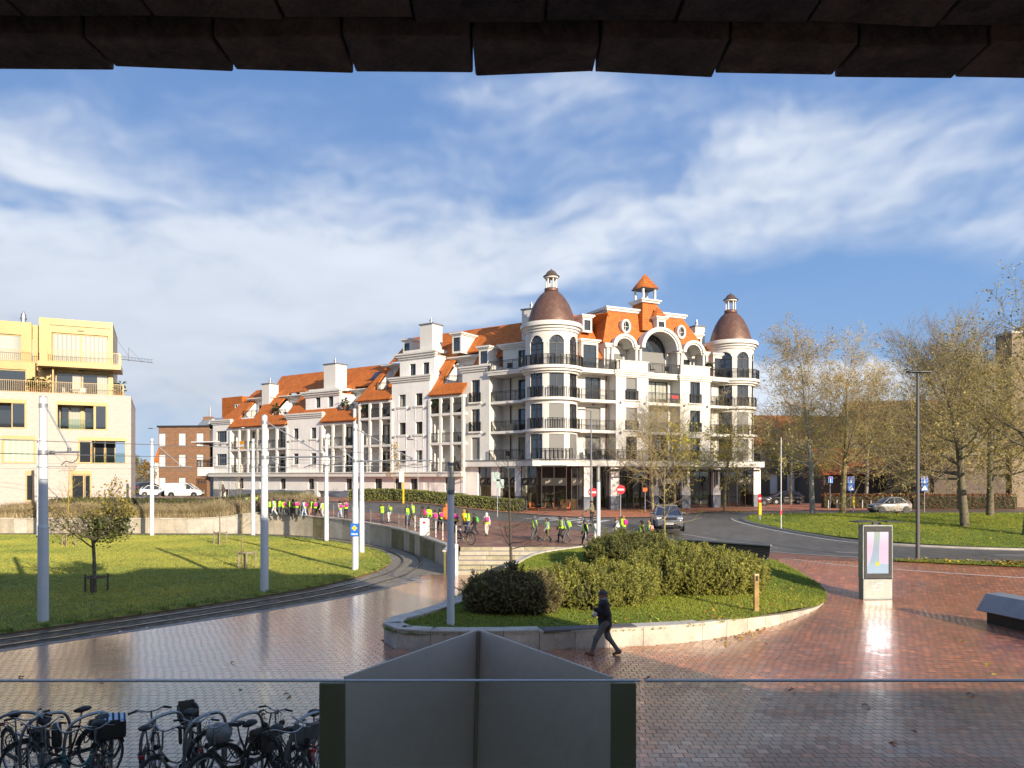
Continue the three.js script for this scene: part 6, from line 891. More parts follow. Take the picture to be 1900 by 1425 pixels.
{
  // plane trees on the roundabout island: open, upright, thin late leaves
  const plane = { h: 13, r: .24, levels: 4, up: [.25, .28, .22, .1, .05], wob: [.09, .28, .4, .5, .6], taper: [.18, .25, .3, .4, .4], n: [24, 7, 6, 5], start: [.27, .2, .15, .15], ang: [1.0, .75, .75, .7], len: [.40, .50, .50, .55], rad: [.42, .5, .5, .6], min: .010, fan: true };
  const g1 = grow(2001, plane), g2 = grow(2002, { ...plane, h: 12.5, r: .30, start: [.3, .2, .15, .15], len: [.46, .5, .5, .55] });
  const warm = autumn([.42, .30, .07], [.55, .34, .10]), green = autumn([.32, .32, .05], [.52, .42, .08]);
  const low = (R, p) => (p.y < 8.5 ? green(R) : warm(R)), l1 = leavesAt(g1.tips, 2.3, .10, .15, low, 3001, (p, R) => R() < lerp(1.0, .22, ss(4, 10, p.y))), l2 = leavesAt(g2.tips, 2.4, .10, .15, low, 3002, (p, R) => R() < lerp(1.0, .3, ss(4, 10, p.y)));
  const bare = plain(.47, .375, .18, .85);
  const a = tree('plane_tree', 'slender pale trunked plane tree on the island, first right of the thin white pole', 24.7, upperY(24.7, 62) + .15, 62, 0, .98, g1, l1, M.barkPale, bare, 'plane trees round the roundabout');
  const b = tree('plane_tree', 'stout yellowish plane tree on the island edge just left of the blue signs', 28.9, upperY(28.9, 66) + .1, 66, 1, .93, g2, l2, M.barkYellow, bare, 'plane trees round the roundabout');
  const at = (src, x, d, turn, s, label) => { const t = dup(src, [x, upperY(x, d) + .1, -d], turn, label); return reColor(t, s, label); };
  at(a, 38.5, 82, 2.2, .95, 'plane tree behind the beige car, between the blue signs and lamp post'); at(b, 47.3, 80, .9, .85, 'smaller plane tree directly right of the dark lamp post behind the road');
  at(b, 22.0, 84, 3.3, .95, 'plane tree leaning beside the parked dark cars'); at(a, 32.5, 88, 4.4, .8, 'young plane tree behind the blue signs near the brick terrace');
  // heavy trees at the right edge: wide, low limbs
  const wide = { h: 12, r: .36, levels: 4, up: [.2, .14, .10, .04, .03], wob: [.14, .42, .6, .6, .6], taper: [.2, .22, .3, .4, .4], n: [19, 8, 6, 4], start: [.31, .18, .15, .15], ang: [1.2, .8, .75, .7], len: [.60, .50, .48, .55], rad: [.45, .5, .5, .6], min: .012, fan: true };
  const g3 = grow(2003, wide), l3 = leavesAt(g3.tips, 2.0, .12, .17, autumn([.28, .25, .05], [.50, .35, .09]), 3003, (p, R) => R() < lerp(.95, .5, ss(4, 12, p.y)));
  const wideBare = plain(.43, .345, .165, .85);
  const c = tree('broad_tree', 'broad dark trunked tree nearest the lamp post on the right of the island', 31.5, upperY(31.5, 52.5) + .2, 52.5, .4, .86, g3, l3, M.bark, wideBare, 'broad trees at the right');
  at(c, 38.0, 60, 2.5, .85, 'broad mossy tree standing just behind the nearest broad tree'); at(c, 33.2, 48.5, 4.2, 1.02, 'broad tree at the right picture edge whose limbs hang over the island'); at(c, 44, 74, 5.4, .92, 'broad tree at the back in front of the dark brick annexe'); at(c, 54, 84, 1.1, 1.0, 'tall broad tree rising before the pale brick block');
  // big bare fine-twigged tree
  const fine = { h: 13, r: .34, levels: 4, up: [.3, .3, .22, .12, .08], wob: [.08, .18, .28, .35, .4], taper: [.15, .2, .25, .4, .4], n: [20, 11, 9, 6], start: [.25, .15, .12, .12], ang: [.75, .55, .5, .45], len: [.62, .55, .5, .5], rad: [.45, .5, .5, .6], min: .011, fan: true };
  const g4 = grow(2004, fine); tree('bare_tree', 'tall bare tree with fine fanned twigs behind the right trees', 51, 1.4, 90, .3, 1.2, g4, null, M.bark, plain(.32, .27, .20, .85));
  // street trees before the shops: thin, yellow-green leaves left
  const street = { h: 8.4, r: .15, levels: 3, up: [.3, .22, .15, .08], wob: [.08, .3, .45, .6], taper: [.2, .3, .35, .4], n: [24, 8, 6], start: [.28, .15, .15], ang: [1.0, .8, .75], len: [.52, .5, .55], rad: [.42, .5, .6], min: .010, fan: true };
  const g5 = grow(2005, street), yl = leavesAt(g5.tips, 3.4, .13, .19, autumn([.34, .38, .04], [.62, .48, .04]), 3005, (p, R) => R() < .85 && p.x + .6 > -1.6 * R() && p.y < 8.2), g6 = grow(2006, { ...street, h: 8.0 }), bl = leavesAt(g6.tips, 1, .10, .15, autumn([.22, .17, .06], [.30, .22, .06]), 3006, (p, R) => R() < .16);
  const s1 = tree('street_tree', 'thin street tree with yellow green leaves before the shop sign', 15.2, upperY(15.2, 70.5) + .05, 70.5, 0, 1.0, g5, yl, M.barkYellow, bare, 'street trees before the shops');
  const s2t = tree('street_tree', 'nearly bare street tree left of the grey car roof', 12.9, upperY(12.9, 69) + .05, 69, 0, 1.0, g6, bl, M.barkYellow, bare, 'street trees before the shops');
  at(s1, 20.3, 72, 2.4, .98, 'thin leafy street tree at the right end of the shops');
  // bare young tree in the planter, bare sapling by the back shrub
  const sap = { h: 5.1, r: .075, levels: 2, up: [.3, .12, .1], wob: [.05, .3, .5], taper: [.25, .3, .4], n: [26, 5], start: [.3, .25], ang: [1.15, .7], len: [.36, .42], rad: [.42, .55], min: .006, fan: true };
  const g7 = grow(2007, sap); const bt = thing('young_tree', 'bare young tree with black twigs rising from behind the dark front shrub', 'tree', [0, planterY(0, 28.6), -28.6]); part('trunk', mUV(g7.wood), std({ color: col(.085, .07, .05), roughness: .9 }), bt); part('crown', g7.twigs ?? rod([0, 4, 0], [0, 5, 0], .01), plain(.07, .055, .04, .9), bt); bt.scale.set(.95, .95, .95);
  const g8 = grow(2008, { ...sap, h: 4.3, n: [22, 4] }); const st = thing('young_tree', 'pale bare sapling just left of the grey car behind the back shrub', 'tree', [8.1, upperY(8.1, 40), -40], 1); part('trunk', mUV(g8.wood), M.barkYellow, st); part('crown', g8.twigs ?? rod([0, 4, 0], [0, 5, 0], .01), M.twig, st);
  // the round-headed tree on the tram lawn, half its leaves left on the right
  const rd = { h: 2.3, r: .075, levels: 4, up: [.1, .3, .15, .06, .02], wob: [.05, .24, .42, .5, .5], taper: [.85, .4, .35, .4, .4], n: [11, 8, 6, 4], start: [.78, .2, .15, .15], ang: [1.05, .6, .65, .65], len: [.86, .52, .5, .5], rad: [.5, .5, .55, .6], min: .005 };
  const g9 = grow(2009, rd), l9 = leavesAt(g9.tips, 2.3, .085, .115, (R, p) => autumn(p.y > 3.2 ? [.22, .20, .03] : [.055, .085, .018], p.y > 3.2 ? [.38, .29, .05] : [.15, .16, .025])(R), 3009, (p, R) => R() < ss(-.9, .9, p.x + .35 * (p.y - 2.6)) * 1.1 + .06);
  const lt = tree('lawn_tree', 'small round headed tree with olive leaves on its right side on the tram lawn', -17.25, .08, 31.2, .0, 1.0, g9, l9, M.bark, plain(.13, .10, .06, .85));
  const cage = (pos, label, mm, h = .62) => { const t = thing('tree_guard', label, 'tree guard', pos, .3, 'wooden tree guards on the lawn'); for (const [x, z] of [[-.42, -.3], [.42, -.3], [0, .45], [-.12, .1]]) part('stake', cyl(.045, .04, h + .12, 7, x, 0, z), mm, t); for (const [a, b] of [[[-.46, -.3], [.46, -.3]], [[-.45, -.32], [.03, .48]], [[.45, -.32], [-.03, .48]]]) part('rail', rod([a[0], h, a[1]], [b[0], h, b[1]], .035, .035, 6), mm, t); return t; };
  cage([-17.25, .05, -31.2], 'weathered dark wooden stake guard round the round headed lawn tree', std({ map: mottle(64, [.12, .085, .06], .5, 4, .6, 88), roughness: .9 }));
  // saplings on the lawn with stakes
  const pale = std({ map: mottle(64, [.32, .26, .18], .5, 4, .6, 89), roughness: .9 });
  const sp = { h: 4.4, r: .045, levels: 2, up: [.3, .3, .2], wob: [.04, .3, .5], taper: [.3, .3, .4], n: [14, 4], start: [.45, .2], ang: [.7, .6], len: [.3, .45], rad: [.45, .55], min: .006, fan: true };
  const ga = grow(2010, sp); const young = (x, d, s, turn, label, m, tw) => { const t = thing('lawn_sapling', label, 'tree', [x, .05, -d], turn, 'saplings on the tram lawn'); t.scale.setScalar(s); part('trunk', mUV(ga.wood.clone()), m, t); part('crown', ga.twigs ?? rod([0, 4, 0], [0, 5, 0], .01), tw, t); return t; };
  young(-14.0, 39.2, 1.0, 0, 'tall thin pale sapling on the lawn left of the tram sign mast', M.barkYellow, M.twig); young(-20.7, 53.5, .95, 1, 'small bare sapling on the lawn right of the round headed tree', M.bark, M.twig); young(-30.6, 52, 1.25, 2, 'yellow twigged sapling on the lawn left of the round headed tree', plain(.34, .25, .04, .8), plain(.40, .30, .05, .8));
  cage([-13.8, .05, -39.3], 'pale wooden stake guard of the sapling nearest the tram sign mast', pale, .8); cage([-20.7, .05, -53.5], 'wooden stake guard of the small far bare sapling', pale, .8); cage([-30.6, .05, -52], 'wooden stake guard of the yellow twigged sapling', pale, .8);
  // slim street trees before the terrace
  const og = grow(2011, { ...sp, h: 5.4, n: [22, 6], start: [.38, .2], len: [.17, .5] }), ol = leavesAt(og.tips, 2, .12, .17, autumn([.34, .20, .03], [.42, .28, .05]), 3011);
  tree('slim_tree', 'slim street tree with golden leaves before the terrace by the yellow post', -11.7, upperY(-11.7, 75.5), 75.5, 0, 1, og, ol, M.barkYellow, M.twig); const o2 = tree('slim_tree', 'slim nearly bare street tree before the terrace left of the shop pier', -5.1, upperY(-5.1, 75), 75, 1, .95, og, leavesAt(og.tips, 1, .09, .13, autumn([.3, .2, .06], [.36, .24, .07]), 3012, (p, R) => R() < .25), M.bark, M.twig);
  // far trees in the gap on the left
  const far1 = grow(2012, { ...plane, h: 7, r: .2, levels: 3, n: [18, 8, 5] }), fl1 = leavesAt(far1.tips, 3, .26, .36, autumn([.30, .15, .03], [.30, .22, .05]), 3013), fl2 = leavesAt(far1.tips, 2.4, .26, .36, autumn([.13, .14, .03], [.24, .19, .05]), 3014);
  [[-68, 140, fl1, .62, 'orange leaved far tree in the gap right of the gold building'], [-72, 135, fl2, .6, 'green brown far tree touching the gold building'], [-62, 142, fl1, .62, 'orange far tree directly behind the far street lamp'], [-75, 150, fl2, .75, 'tall olive far tree behind the gap trees'], [-60.5, 134, fl2, .55, 'small olive far tree next to the brick house']].forEach(([x, d, lf, s, lb], i) => tree('far_tree', lb, x, 2.4, d, i, s, far1, lf, M.bark, M.twig, 'far trees in the left gap'));
}
// ================================================================ MASTS, WIRES, LAMPS, SIGNS
const mMast = M.mast;
function mast(x, d, h, label, arm) {
  const t = thing('tram_mast', label, 'mast', [x, lawnPoly && insidePoly(lawnPoly, x, d) ? .02 : -.02, -d], 0, 'tram masts on the lawn'), k = 1.08;
  part('base_section', mUV(cyl(.155 * k, .15 * k, h * .42, 18)), mMast, t); part('collar', cyl(.158 * k, .135 * k, .1, 18, 0, h * .42, 0), mMast, t);
  part('middle_section', mUV(cyl(.133 * k, .128 * k, h * .34, 18, 0, h * .42 + .1, 0)), mMast, t); part('collar', cyl(.133 * k, .112 * k, .08, 18, 0, h * .76 + .1, 0), mMast, t);
  part('top_section', mUV(cyl(.11 * k, .108 * k, h * .24 - .18, 18, 0, h * .76 + .18, 0)), mMast, t); part('cap', cyl(.115, .11, .04, 18, 0, h, 0), M.galv, t);
  if (arm) { // cantilever: horizontal tube, stay, steady arm, insulators
    const [dx, dz] = arm, L = Math.hypot(dx, dz), ry = Math.atan2(-dz, dx), y = 5.62, T = (g) => g.rotateY(ry);
    part('bracket_arm', T(rod([.1, y, 0], [L, y + .02, 0], .035, .035, 8)), M.galv, t); part('stay_tube', T(rod([.08, h - .25, 0], [L * .72, y + .12, 0], .026, .026, 7)), M.galv, t);
    part('clamp', join([cyl(.15, .15, .16, 14, 0, y - .08, 0), cyl(.135, .135, .14, 14, 0, h - .34, 0)]), M.galv, t).userData.kind = 'stuff';
    part('steady_arm', T(tube([[L * .95, y, 0], [L * .95, y - .2, 0], [L * .82, y - .33, 0], [L * .62, y - .30, 0], [L * .5, y - .42, 0]], .018, 16, 5)), M.grey, t);
    part('insulator', T(join([lathe([[.02, 0], [.07, .02], [.03, .05], [.07, .08], [.03, .11], [.07, .14], [.02, .17]], 10).rotateZ(Math.PI / 2).translate(.42, y, 0), cyl(.06, .06, .14, 8, L * .72, y + .02, 0)])), M.grey, t).userData.kind = 'stuff';
  }
  return t;
}
mast(-15.57, 25.06, 7.45, 'nearest white tram mast at the lawn edge, at the left', [1.35, .25]);
mast(-10.3, 31.4, 7.35, 'white tram mast with a long bracket arm, on the lawn left of the sign mast', [3.55, .9]);
const signMast = mast(-8.04, 38.7, 7.5, 'white tram mast that carries the blue tram sign', [4.1, .6]);
mast(-9.46, 47.5, 7.5, 'white tram mast right behind the one with the tram sign', null);
mast(-13.7, 55.7, 7.9, 'white far tram mast between the sign mast and the long arm mast', [3.2, -1.2]);
mast(-21, 61.2, 7.9, 'white far tram mast at the lawn back beside the tall arm mast', [2.8, -.4]);
mast(-29.3, 61.4, 7.9, 'white far tram mast before the brick house', [3, -.6]);
mast(-38.5, 61.4, 7.9, 'white far tram mast before the gold building', [2.8, -.5]);
{
  const cv = document.createElement('canvas'); cv.width = 128; cv.height = 192; const c = cv.getContext('2d'); c.fillStyle = '#1f6fd0'; c.fillRect(0, 0, 128, 192); c.fillStyle = '#f6c600'; c.beginPath(); c.moveTo(64, 22); c.lineTo(112, 68); c.lineTo(64, 114); c.lineTo(16, 68); c.fill(); c.fillStyle = '#1f6fd0'; c.font = 'bold 44px sans-serif'; c.textAlign = 'center'; c.textBaseline = 'middle'; c.fillText('S', 64, 70); c.fillStyle = '#fff'; c.font = 'bold 38px sans-serif'; c.fillText('TRAM', 64, 160);
  const tx = new THREE.CanvasTexture(cv); tx.colorSpace = THREE.SRGBColorSpace; const s = thing('tram_sign', 'blue tram stop sign with yellow diamond mounted on the mast', 'sign', [-8.04, 2.12, -38.52]);
  part('sign_panel', rbx(.42, .66, .03, .01), M.blue, s); part('sign_face', new THREE.PlaneGeometry(.40, .64).translate(0, 0, .017), std({ map: tx, roughness: .5 }), s); part('bracket', join([bx(.1, .04, .06, 0, .2, -.04), bx(.1, .04, .06, 0, -.2, -.04)]), M.galv, s).userData.kind = 'stuff';
}
{ // overhead wires along the track
  const t = thing('overhead_wire', 'tram contact and carrier wires sweeping round the loop', 'wire'), c = offset(outerRail, -.5).filter((p) => p[0] > -89);
  for (const [y, sag] of [[5.52, 0], [5.92, 0]]) part('wire', new THREE.TubeGeometry(new THREE.CatmullRomCurve3(c.map((p) => V3(p[0], y, -p[1]))), 220, .011, 4), M.grey, t);
}
function lampColumn(x, d, y, h, label, col0 = M.mast) {   // round column with a lit-glass head
  const t = thing('lamp_column', label, 'lamp post', [x, y - .05, -d]), hh = h * .155;
  part('column', mUV(cyl(.115, .10, h - hh - .1, 20)), col0, t); part('collar', cyl(.112, .112, .12, 20, 0, h - hh - .12, 0), M.grey, t);
  part('lantern_glass', cyl(.095, .095, hh, 20, 0, h - hh, 0), phys({ color: col(.78, .77, .70), transmission: .75, thickness: 0, roughness: .25 }), t); part('lamp_tube', cyl(.03, .03, hh - .05, 10, 0, h - hh, 0), M.white, t);
  part('cap', cyl(.112, .10, .09, 20, 0, h, 0), M.grey, t); return t;
}
lampColumn(-1.815, 22.35, .5, 4.72, 'grey round lamp column standing on the planter lawn beside the dark shrub');
lampColumn(4.6, 40.2, 1.0, 4.4, 'white round lamp column behind the back shrub, near the cyclist', M.white);
function lampPost(x, d, h, r, label, arms, m = M.grey) { const t = thing('street_lamp', label, 'street lamp', [x, rampY(x, d) - .05, -d]); part('pole', mUV(cyl(r, r * .62, h, 12)), m, t); for (const [dx, dz, L] of arms) { const a = Math.atan2(-dz, dx); part('arm', rod([0, h - .05, 0], [dx * L, h + .06, dz * L], .03, .025, 6), m, t); part('lamp_head', rbx(.62, .09, .26, .03, dx * (L + .25), h + .08, dz * (L + .25), 0, a), M.dark, t); } return t; }
lampPost(20.3, 37.75, 9.45, .105, 'tall dark lamp post with twin heads on the grass verge at the right', [[1, 0, .1], [-1, .2, .02]], std({ color: col(.10, .095, .09), roughness: .6 }));
lampPost(6.5, 62, 8.8, .09, 'dark grey street lamp with a curved arm before the corner tower', [[-1, 0, .55]]);
lampPost(-9.6, 77, 6.2, .05, 'thin pale lamp with small arm before the white terrace', [[-1, .1, .5]], M.galv);
lampPost(-52, 112, 9.5, .1, 'far street lamp with long arm in the gap left of the brick house', [[-1, 0, 1.4]], M.galv);
{ const t = thing('flag_pole', 'thin pale pole at the left end of the roundabout grass', 'pole', [18.9, upperY(18.9, 53), -53]); part('pole', cyl(.035, .028, 6.5, 8), M.white, t); part('marker', rbx(.16, .3, .05, .01, -.02, 1.25, .05), M.red, t); }
// traffic signs
function post(name, label, x, d, h, group) { const t = thing(name, label, 'traffic sign', [x, rampY(x, d) - .03, -d], 0, group); part('post', cyl(.035, .035, h, 8), M.galv, t); return t; }
function noEntry(x, d, h, turn, label) { const t = post('no_entry_sign', label, x, d, h + .2, 'no entry signs'); const p = part('sign_disc', new THREE.CylinderGeometry(.38, .38, .03, 28).rotateX(Math.PI / 2).rotateY(turn).translate(Math.sin(turn) * .06, h, Math.cos(turn) * .06), M.red, t); part('white_bar', bx(.54, .14, .012, 0, 0, .02).rotateY(turn).translate(Math.sin(turn) * .06, h, Math.cos(turn) * .06), M.white, p); return t; }
noEntry(8.95, 62.2, 2.3, 0, 'red no entry sign at the shop pavement left of the grey car'); noEntry(6.75, 63.2, 2.05, 0, 'red no entry sign half hidden behind the dark grey street lamp'); noEntry(19.3, 59.0, 1.75, .9, 'red no entry sign turned aside at the island tip');
function iconTex(draw) { const cv = document.createElement('canvas'); cv.width = cv.height = 96; const c = cv.getContext('2d'); draw(c); const t = new THREE.CanvasTexture(cv); t.colorSpace = THREE.SRGBColorSpace; return std({ map: t, roughness: .5 }); }
const icoDead = iconTex((c) => { c.fillStyle = '#1463b8'; c.fillRect(0, 0, 96, 96); c.strokeStyle = '#fff'; c.lineWidth = 3; c.strokeRect(5, 5, 86, 86); c.fillStyle = '#fff'; c.fillRect(42, 26, 13, 58); c.fillStyle = '#d33'; c.fillRect(28, 18, 41, 12); }), icoZebra = iconTex((c) => { c.fillStyle = '#1463b8'; c.fillRect(0, 0, 96, 96); c.fillStyle = '#fff'; c.beginPath(); c.moveTo(48, 12); c.lineTo(88, 82); c.lineTo(8, 82); c.fill(); c.fillStyle = '#111'; c.beginPath(); c.arc(48, 36, 6, 0, 7); c.fill(); c.fillRect(43, 42, 11, 18); c.fillRect(36, 60, 8, 16); c.fillRect(54, 60, 8, 16); });
function blueSigns(x, d, label, n = 2, turn = 0) { const t = post('blue_sign', label, x, d, 3.4, 'blue pedestrian crossing signs'); for (let i = 0; i < n; i++) { const p = part('sign_panel', rbx(.66, .66, .025, .01, 0, 3.05 - i * .72, .05), M.blue, t); part('sign_face', new THREE.PlaneGeometry(.64, .64).translate(0, 3.05 - i * .72, .066), i ? icoZebra : icoDead, p); } t.rotation.y = turn; return t; }
blueSigns(31.7, 70.6, 'pair of blue signs beside the stout plane tree'); blueSigns(38.8, 71, 'pair of blue signs half behind the dark lamp post'); blueSigns(31.4, 74.5, 'blue sign behind the stout plane tree, dimmer and further', 1, .5);
function bollard(x, d, label) { const t = thing('yellow_bollard', label, 'bollard', [x, upperY(x, d) + .1, -d], 0, 'yellow road bollards'); part('foot', cyl(.05, .05, .5, 10), M.galv, t); part('body', mUV(rbx(.24, .95, .2, .04, 0, .95, 0)), M.yellow, t); return t; }
bollard(18.85, 57.4, 'yellow bollard at the tip of the roundabout island'); bollard(31.4, 69.4, 'yellow bollard under the blue signs by the plane tree');
{ const t = thing('stop_post', 'tall yellow bus stop post with a white timetable panel before the terrace', 'bus stop', [-10.1, upperY(-10.1, 70.2), -70.2]); part('post', rbx(.15, 2.9, .12, .02, 0, 1.45, 0), M.yellow, t); part('panel', rbx(.42, .95, .06, .01, -.18, 2.45, .06), M.white, t); }
{ const t = thing('street_name_sign', 'grey post with two pale green signboards left of the crossing', 'sign', [-1.2, upperY(-1.2, 62), -62]); part('post', cyl(.04, .035, 3.9, 8), M.galv, t); for (const [x, y] of [[-.1, 3.3], [.22, 2.75]]) part('signboard', rbx(.62, .72, .03, .01, x, y, .05), plain(.42, .52, .48, .4), t); }
{ const t = thing('orange_notice', 'small orange notice on a post before the shop pier', 'sign', [12.1, upperY(12.1, 68.6), -68.6]); part('post', cyl(.03, .03, 2.2, 8), M.galv, t); part('panel', rbx(.42, .36, .03, .01, 0, 2.15, .04), plain(.75, .14, .03, .5), t); }
{ const t = thing('marker_post', 'short wooden marker post on the planter lawn at the right', 'post', [7.93, planterY(7.93, 24.5) - .1, -24.5]); part('post', mUV(rbx(.15, 1.3, .13, .012, 0, .65, 0)), M.wood, t); part('plate', rbx(.07, .16, .01, .003, 0, 1.2, .07), M.black, t); part('cap', rbx(.155, .05, .135, .01, 0, 1.32, 0), std({ color: col(.62, .5, .28), roughness: .7 }), t); }
{ const t = thing('white_notice', 'white notice board hung on the path railing beside the lamp column', 'sign', [-5.15, upperY(-5.15, 44.3) + .2, -44.35]); part('panel', bx(.5, 1.0, .03, 0, .6, .12), M.white, t); part('red_mark', bx(.16, .12, .006, 0, .85, .138), M.red, t); }

// ================================================================ ADVERTISING KIOSK
{
  const t = thing('advertising_kiosk', 'backlit poster kiosk with a pale pink poster on the wet plaza', 'advertising panel', [14.33, rampY(14.33, 29.75), -29.75], .05), W = 1.2, D = .36, m = std({ map: mottle(128, [.24, .26, .25], .2, 5, 1, 501), roughness: .4, metalness: .35 });
  part('base', mUV(rbx(W - .02, .80, D, .012, 0, .40, 0)), m, t); part('foot_panel', mUV(rbx(W - .08, .68, .01, .004, 0, .42, D / 2 + .004)), std({ map: mottle(128, [.29, .30, .275], .25, 5, 1, 502), roughness: .35, metalness: .3 }), t);
  part('side_panel', mUV(rbx(.05, 2.1, D, .01, -W / 2 + .02, 1.86, 0)), m, t); part('side_panel', mUV(rbx(.05, 2.1, D, .01, W / 2 - .02, 1.86, 0)), m, t); part('rear_panel', mUV(rbx(W - .1, 2.08, .03, .005, 0, 1.86, -D / 2 + .02)), m, t); part('top_rail', mUV(rbx(W, .06, D, .01, 0, 2.90, 0)), m, t);
  part('frame', extrude(rect(-W / 2 + .06, W / 2 - .06, .84, 2.86), .03, [rect(-.44, .44, 1.03, 2.66).reverse()]).translate(0, 0, D / 2 - .02), M.black, t);
  const cv = document.createElement('canvas'); cv.width = 256; cv.height = 448; const c = cv.getContext('2d'); let g = c.createLinearGradient(0, 0, 0, 448); g.addColorStop(0, '#e9dfe6'); g.addColorStop(.35, '#ecc4d3'); g.addColorStop(.7, '#e4c6d6'); g.addColorStop(1, '#bccdda'); c.fillStyle = g; c.fillRect(0, 0, 256, 448);
  g = c.createLinearGradient(0, 0, 0, 448); g.addColorStop(0, '#bcc2ac'); g.addColorStop(.4, '#aab4bb'); g.addColorStop(1, '#b3c4d1'); c.fillStyle = g; c.beginPath(); c.moveTo(92, 0); c.lineTo(160, 0); c.bezierCurveTo(150, 160, 140, 250, 150, 340); c.lineTo(256, 352); c.lineTo(256, 448); c.lineTo(0, 448); c.lineTo(0, 380); c.bezierCurveTo(60, 320, 84, 200, 92, 0); c.fill(); c.fillStyle = '#d9cf58'; c.beginPath(); c.arc(128, 342, 26, 0, 7); c.fill();
  const tx = new THREE.CanvasTexture(cv); tx.colorSpace = THREE.SRGBColorSpace; part('poster', new THREE.PlaneGeometry(.90, 1.64).translate(0, 1.84, D / 2 - .03), std({ color: col(0, 0, 0), roughness: .9, emissive: col(1, 1, 1), emissiveMap: tx, emissiveIntensity: 1.0 }), t);
  part('cover_glass', bx(.90, 1.66, .006, 0, 1.845, D / 2 - .004), phys({ color: col(.96, .97, .97), transmission: 1, thickness: 0, roughness: .02 }), t);
  part('clip', rbx(.3, .1, .05, .01, 0, 2.74, D / 2 - .01), M.dark, t);
  part('roof_plate', rbx(.72, .035, .75, .01, -.52, 3.06, 0, 0, 0, .03), M.dark, t); part('roof_plate', rbx(.72, .035, .75, .01, .62, 3.06, 0, 0, 0, -.03), M.dark, t); part('roof_stay', bx(.3, .13, .1, .03, 2.98, 0), M.dark, t);
  const lg = part('logo_mark', join([extrude([[-.02, .30], [.24, .30], [.24, .22], [.22, .22], [.22, .28], [0, .28], [0, .2], [-.02, .2]], .004), extrude([[-.12, .0], [.2, .04], [.2, .16], [.18, .16], [.18, .06], [-.1, .02], [-.1, .14], [-.12, .14]], .004), bx(.2, .035, .004, -.1, .18, .002)]), M.white, t); lg.position.set(-.05, .36, D / 2 + .010);
  const rl = new THREE.RectAreaLight(new THREE.Color().setRGB(1, .95, .96), 2.2, .95, 1.64); rl.position.set(0, 1.84, D / 2 + .05); rl.rotation.y = Math.PI; rl.name = 'poster_light'; t.add(rl);
}
// ================================================================ LONG DARK BENCH, LEANING STEEL SLAB
{
  const t = thing('long_bench', 'long dark high backed bench behind the planter shrubs', 'bench'), a = [12.15, 35.9], b = [8.6, 39.7], dx = b[0] - a[0], dd = b[1] - a[1], L = Math.hypot(dx, dd), ry = Math.atan2(dd, dx), y = .42; t.position.set((a[0] + b[0]) / 2, y, -(a[1] + b[1]) / 2); t.rotation.y = ry;
  const mD = std({ color: col(.030, .028, .026), roughness: .5 }), prof = (k) => [[-.42, .98], [-.40, .80], [-.33, .60], [-.27, .46]][k];
  // local +z faces the low plaza; people sit facing away, on the -z side
  for (let i = 0; i < 9; i++) { const k = i / 8, z = lerp(.30, -.02, k) + .10 * Math.sin(k * 2.2), yy = lerp(1.06, .46, k); part('back_slat', rbx(L, .10, .04, .01, 0, yy, z, -.35 + k * .5), mD, t); }
  for (let i = 0; i < 6; i++) part('seat_slat', rbx(L, .04, .075, .01, 0, .44 - .004 * i, -.08 - i * .09), mD, t);
  for (const x of [-L / 2 + .05, -L / 6, L / 6, L / 2 - .05]) { part('bracket', tube([[x, 1.12, .34], [x, .95, .34], [x, .6, .18], [x, .42, -.02], [x, .40, -.5]], .035, 16, 6), M.galv, t); part('leg', rod([x, -.1, -.05], [x, .42, -.1], .045, .04, 6), M.galv, t); part('foot', rbx(.12, .05, .5, .01, x, -.08, -.2), M.galv, t); }
  part('top_rail', rbx(L + .1, .10, .16, .03, 0, 1.12, .30), M.grey, t);
}
{
  const t = thing('steel_slab', 'blue grey tilted steel slab seat at the right edge of the plaza', 'bench', [16.15, .0, -22.55], -1.36);
  const m = std({ map: mottle(256, [.26, .28, .29], .25, 4, 2, 511), roughness: .55, metalness: 0 });
  part('slab', mUV(rbx(5.2, .05, .66, .015, 0, .68, 0, .95)), m, t); part('seat_top', mUV(rbx(5.2, .05, .55, .015, 0, .945, -.44, .05)), m, t); part('underside', mUV(bx(4.9, .62, .55, 0, .31, -.35)), M.black, t);
}
// ================================================================ CARS
// a car body as a lofted shell: stations along the length (x forward), each a rounded half section
function loft(st, ring, closed = true) { const n = st.length, k = ring(st[0]).length, pos = [], P = st.map(ring); const q = (a, b, c, d) => pos.push(...a, ...b, ...c, ...a, ...c, ...d); for (let i = 0; i < n - 1; i++) for (let j = 0; j < k - 1; j++) q(P[i][j], P[i + 1][j], P[i + 1][j + 1], P[i][j + 1]); for (const [i, f] of [[0, 1], [n - 1, 0]]) { const c = P[i].reduce((s, p) => s.map((v, a) => v + p[a] / k), [0, 0, 0]); for (let j = 0; j < k - 1; j++) f ? pos.push(...c, ...P[i][j], ...P[i][j + 1]) : pos.push(...c, ...P[i][j + 1], ...P[i][j]); } const g = new THREE.BufferGeometry(); g.setAttribute('position', new THREE.Float32BufferAttribute(pos, 3)); g.setAttribute('uv', new THREE.Float32BufferAttribute(new Float32Array(pos.length / 3 * 2), 2)); return g; }
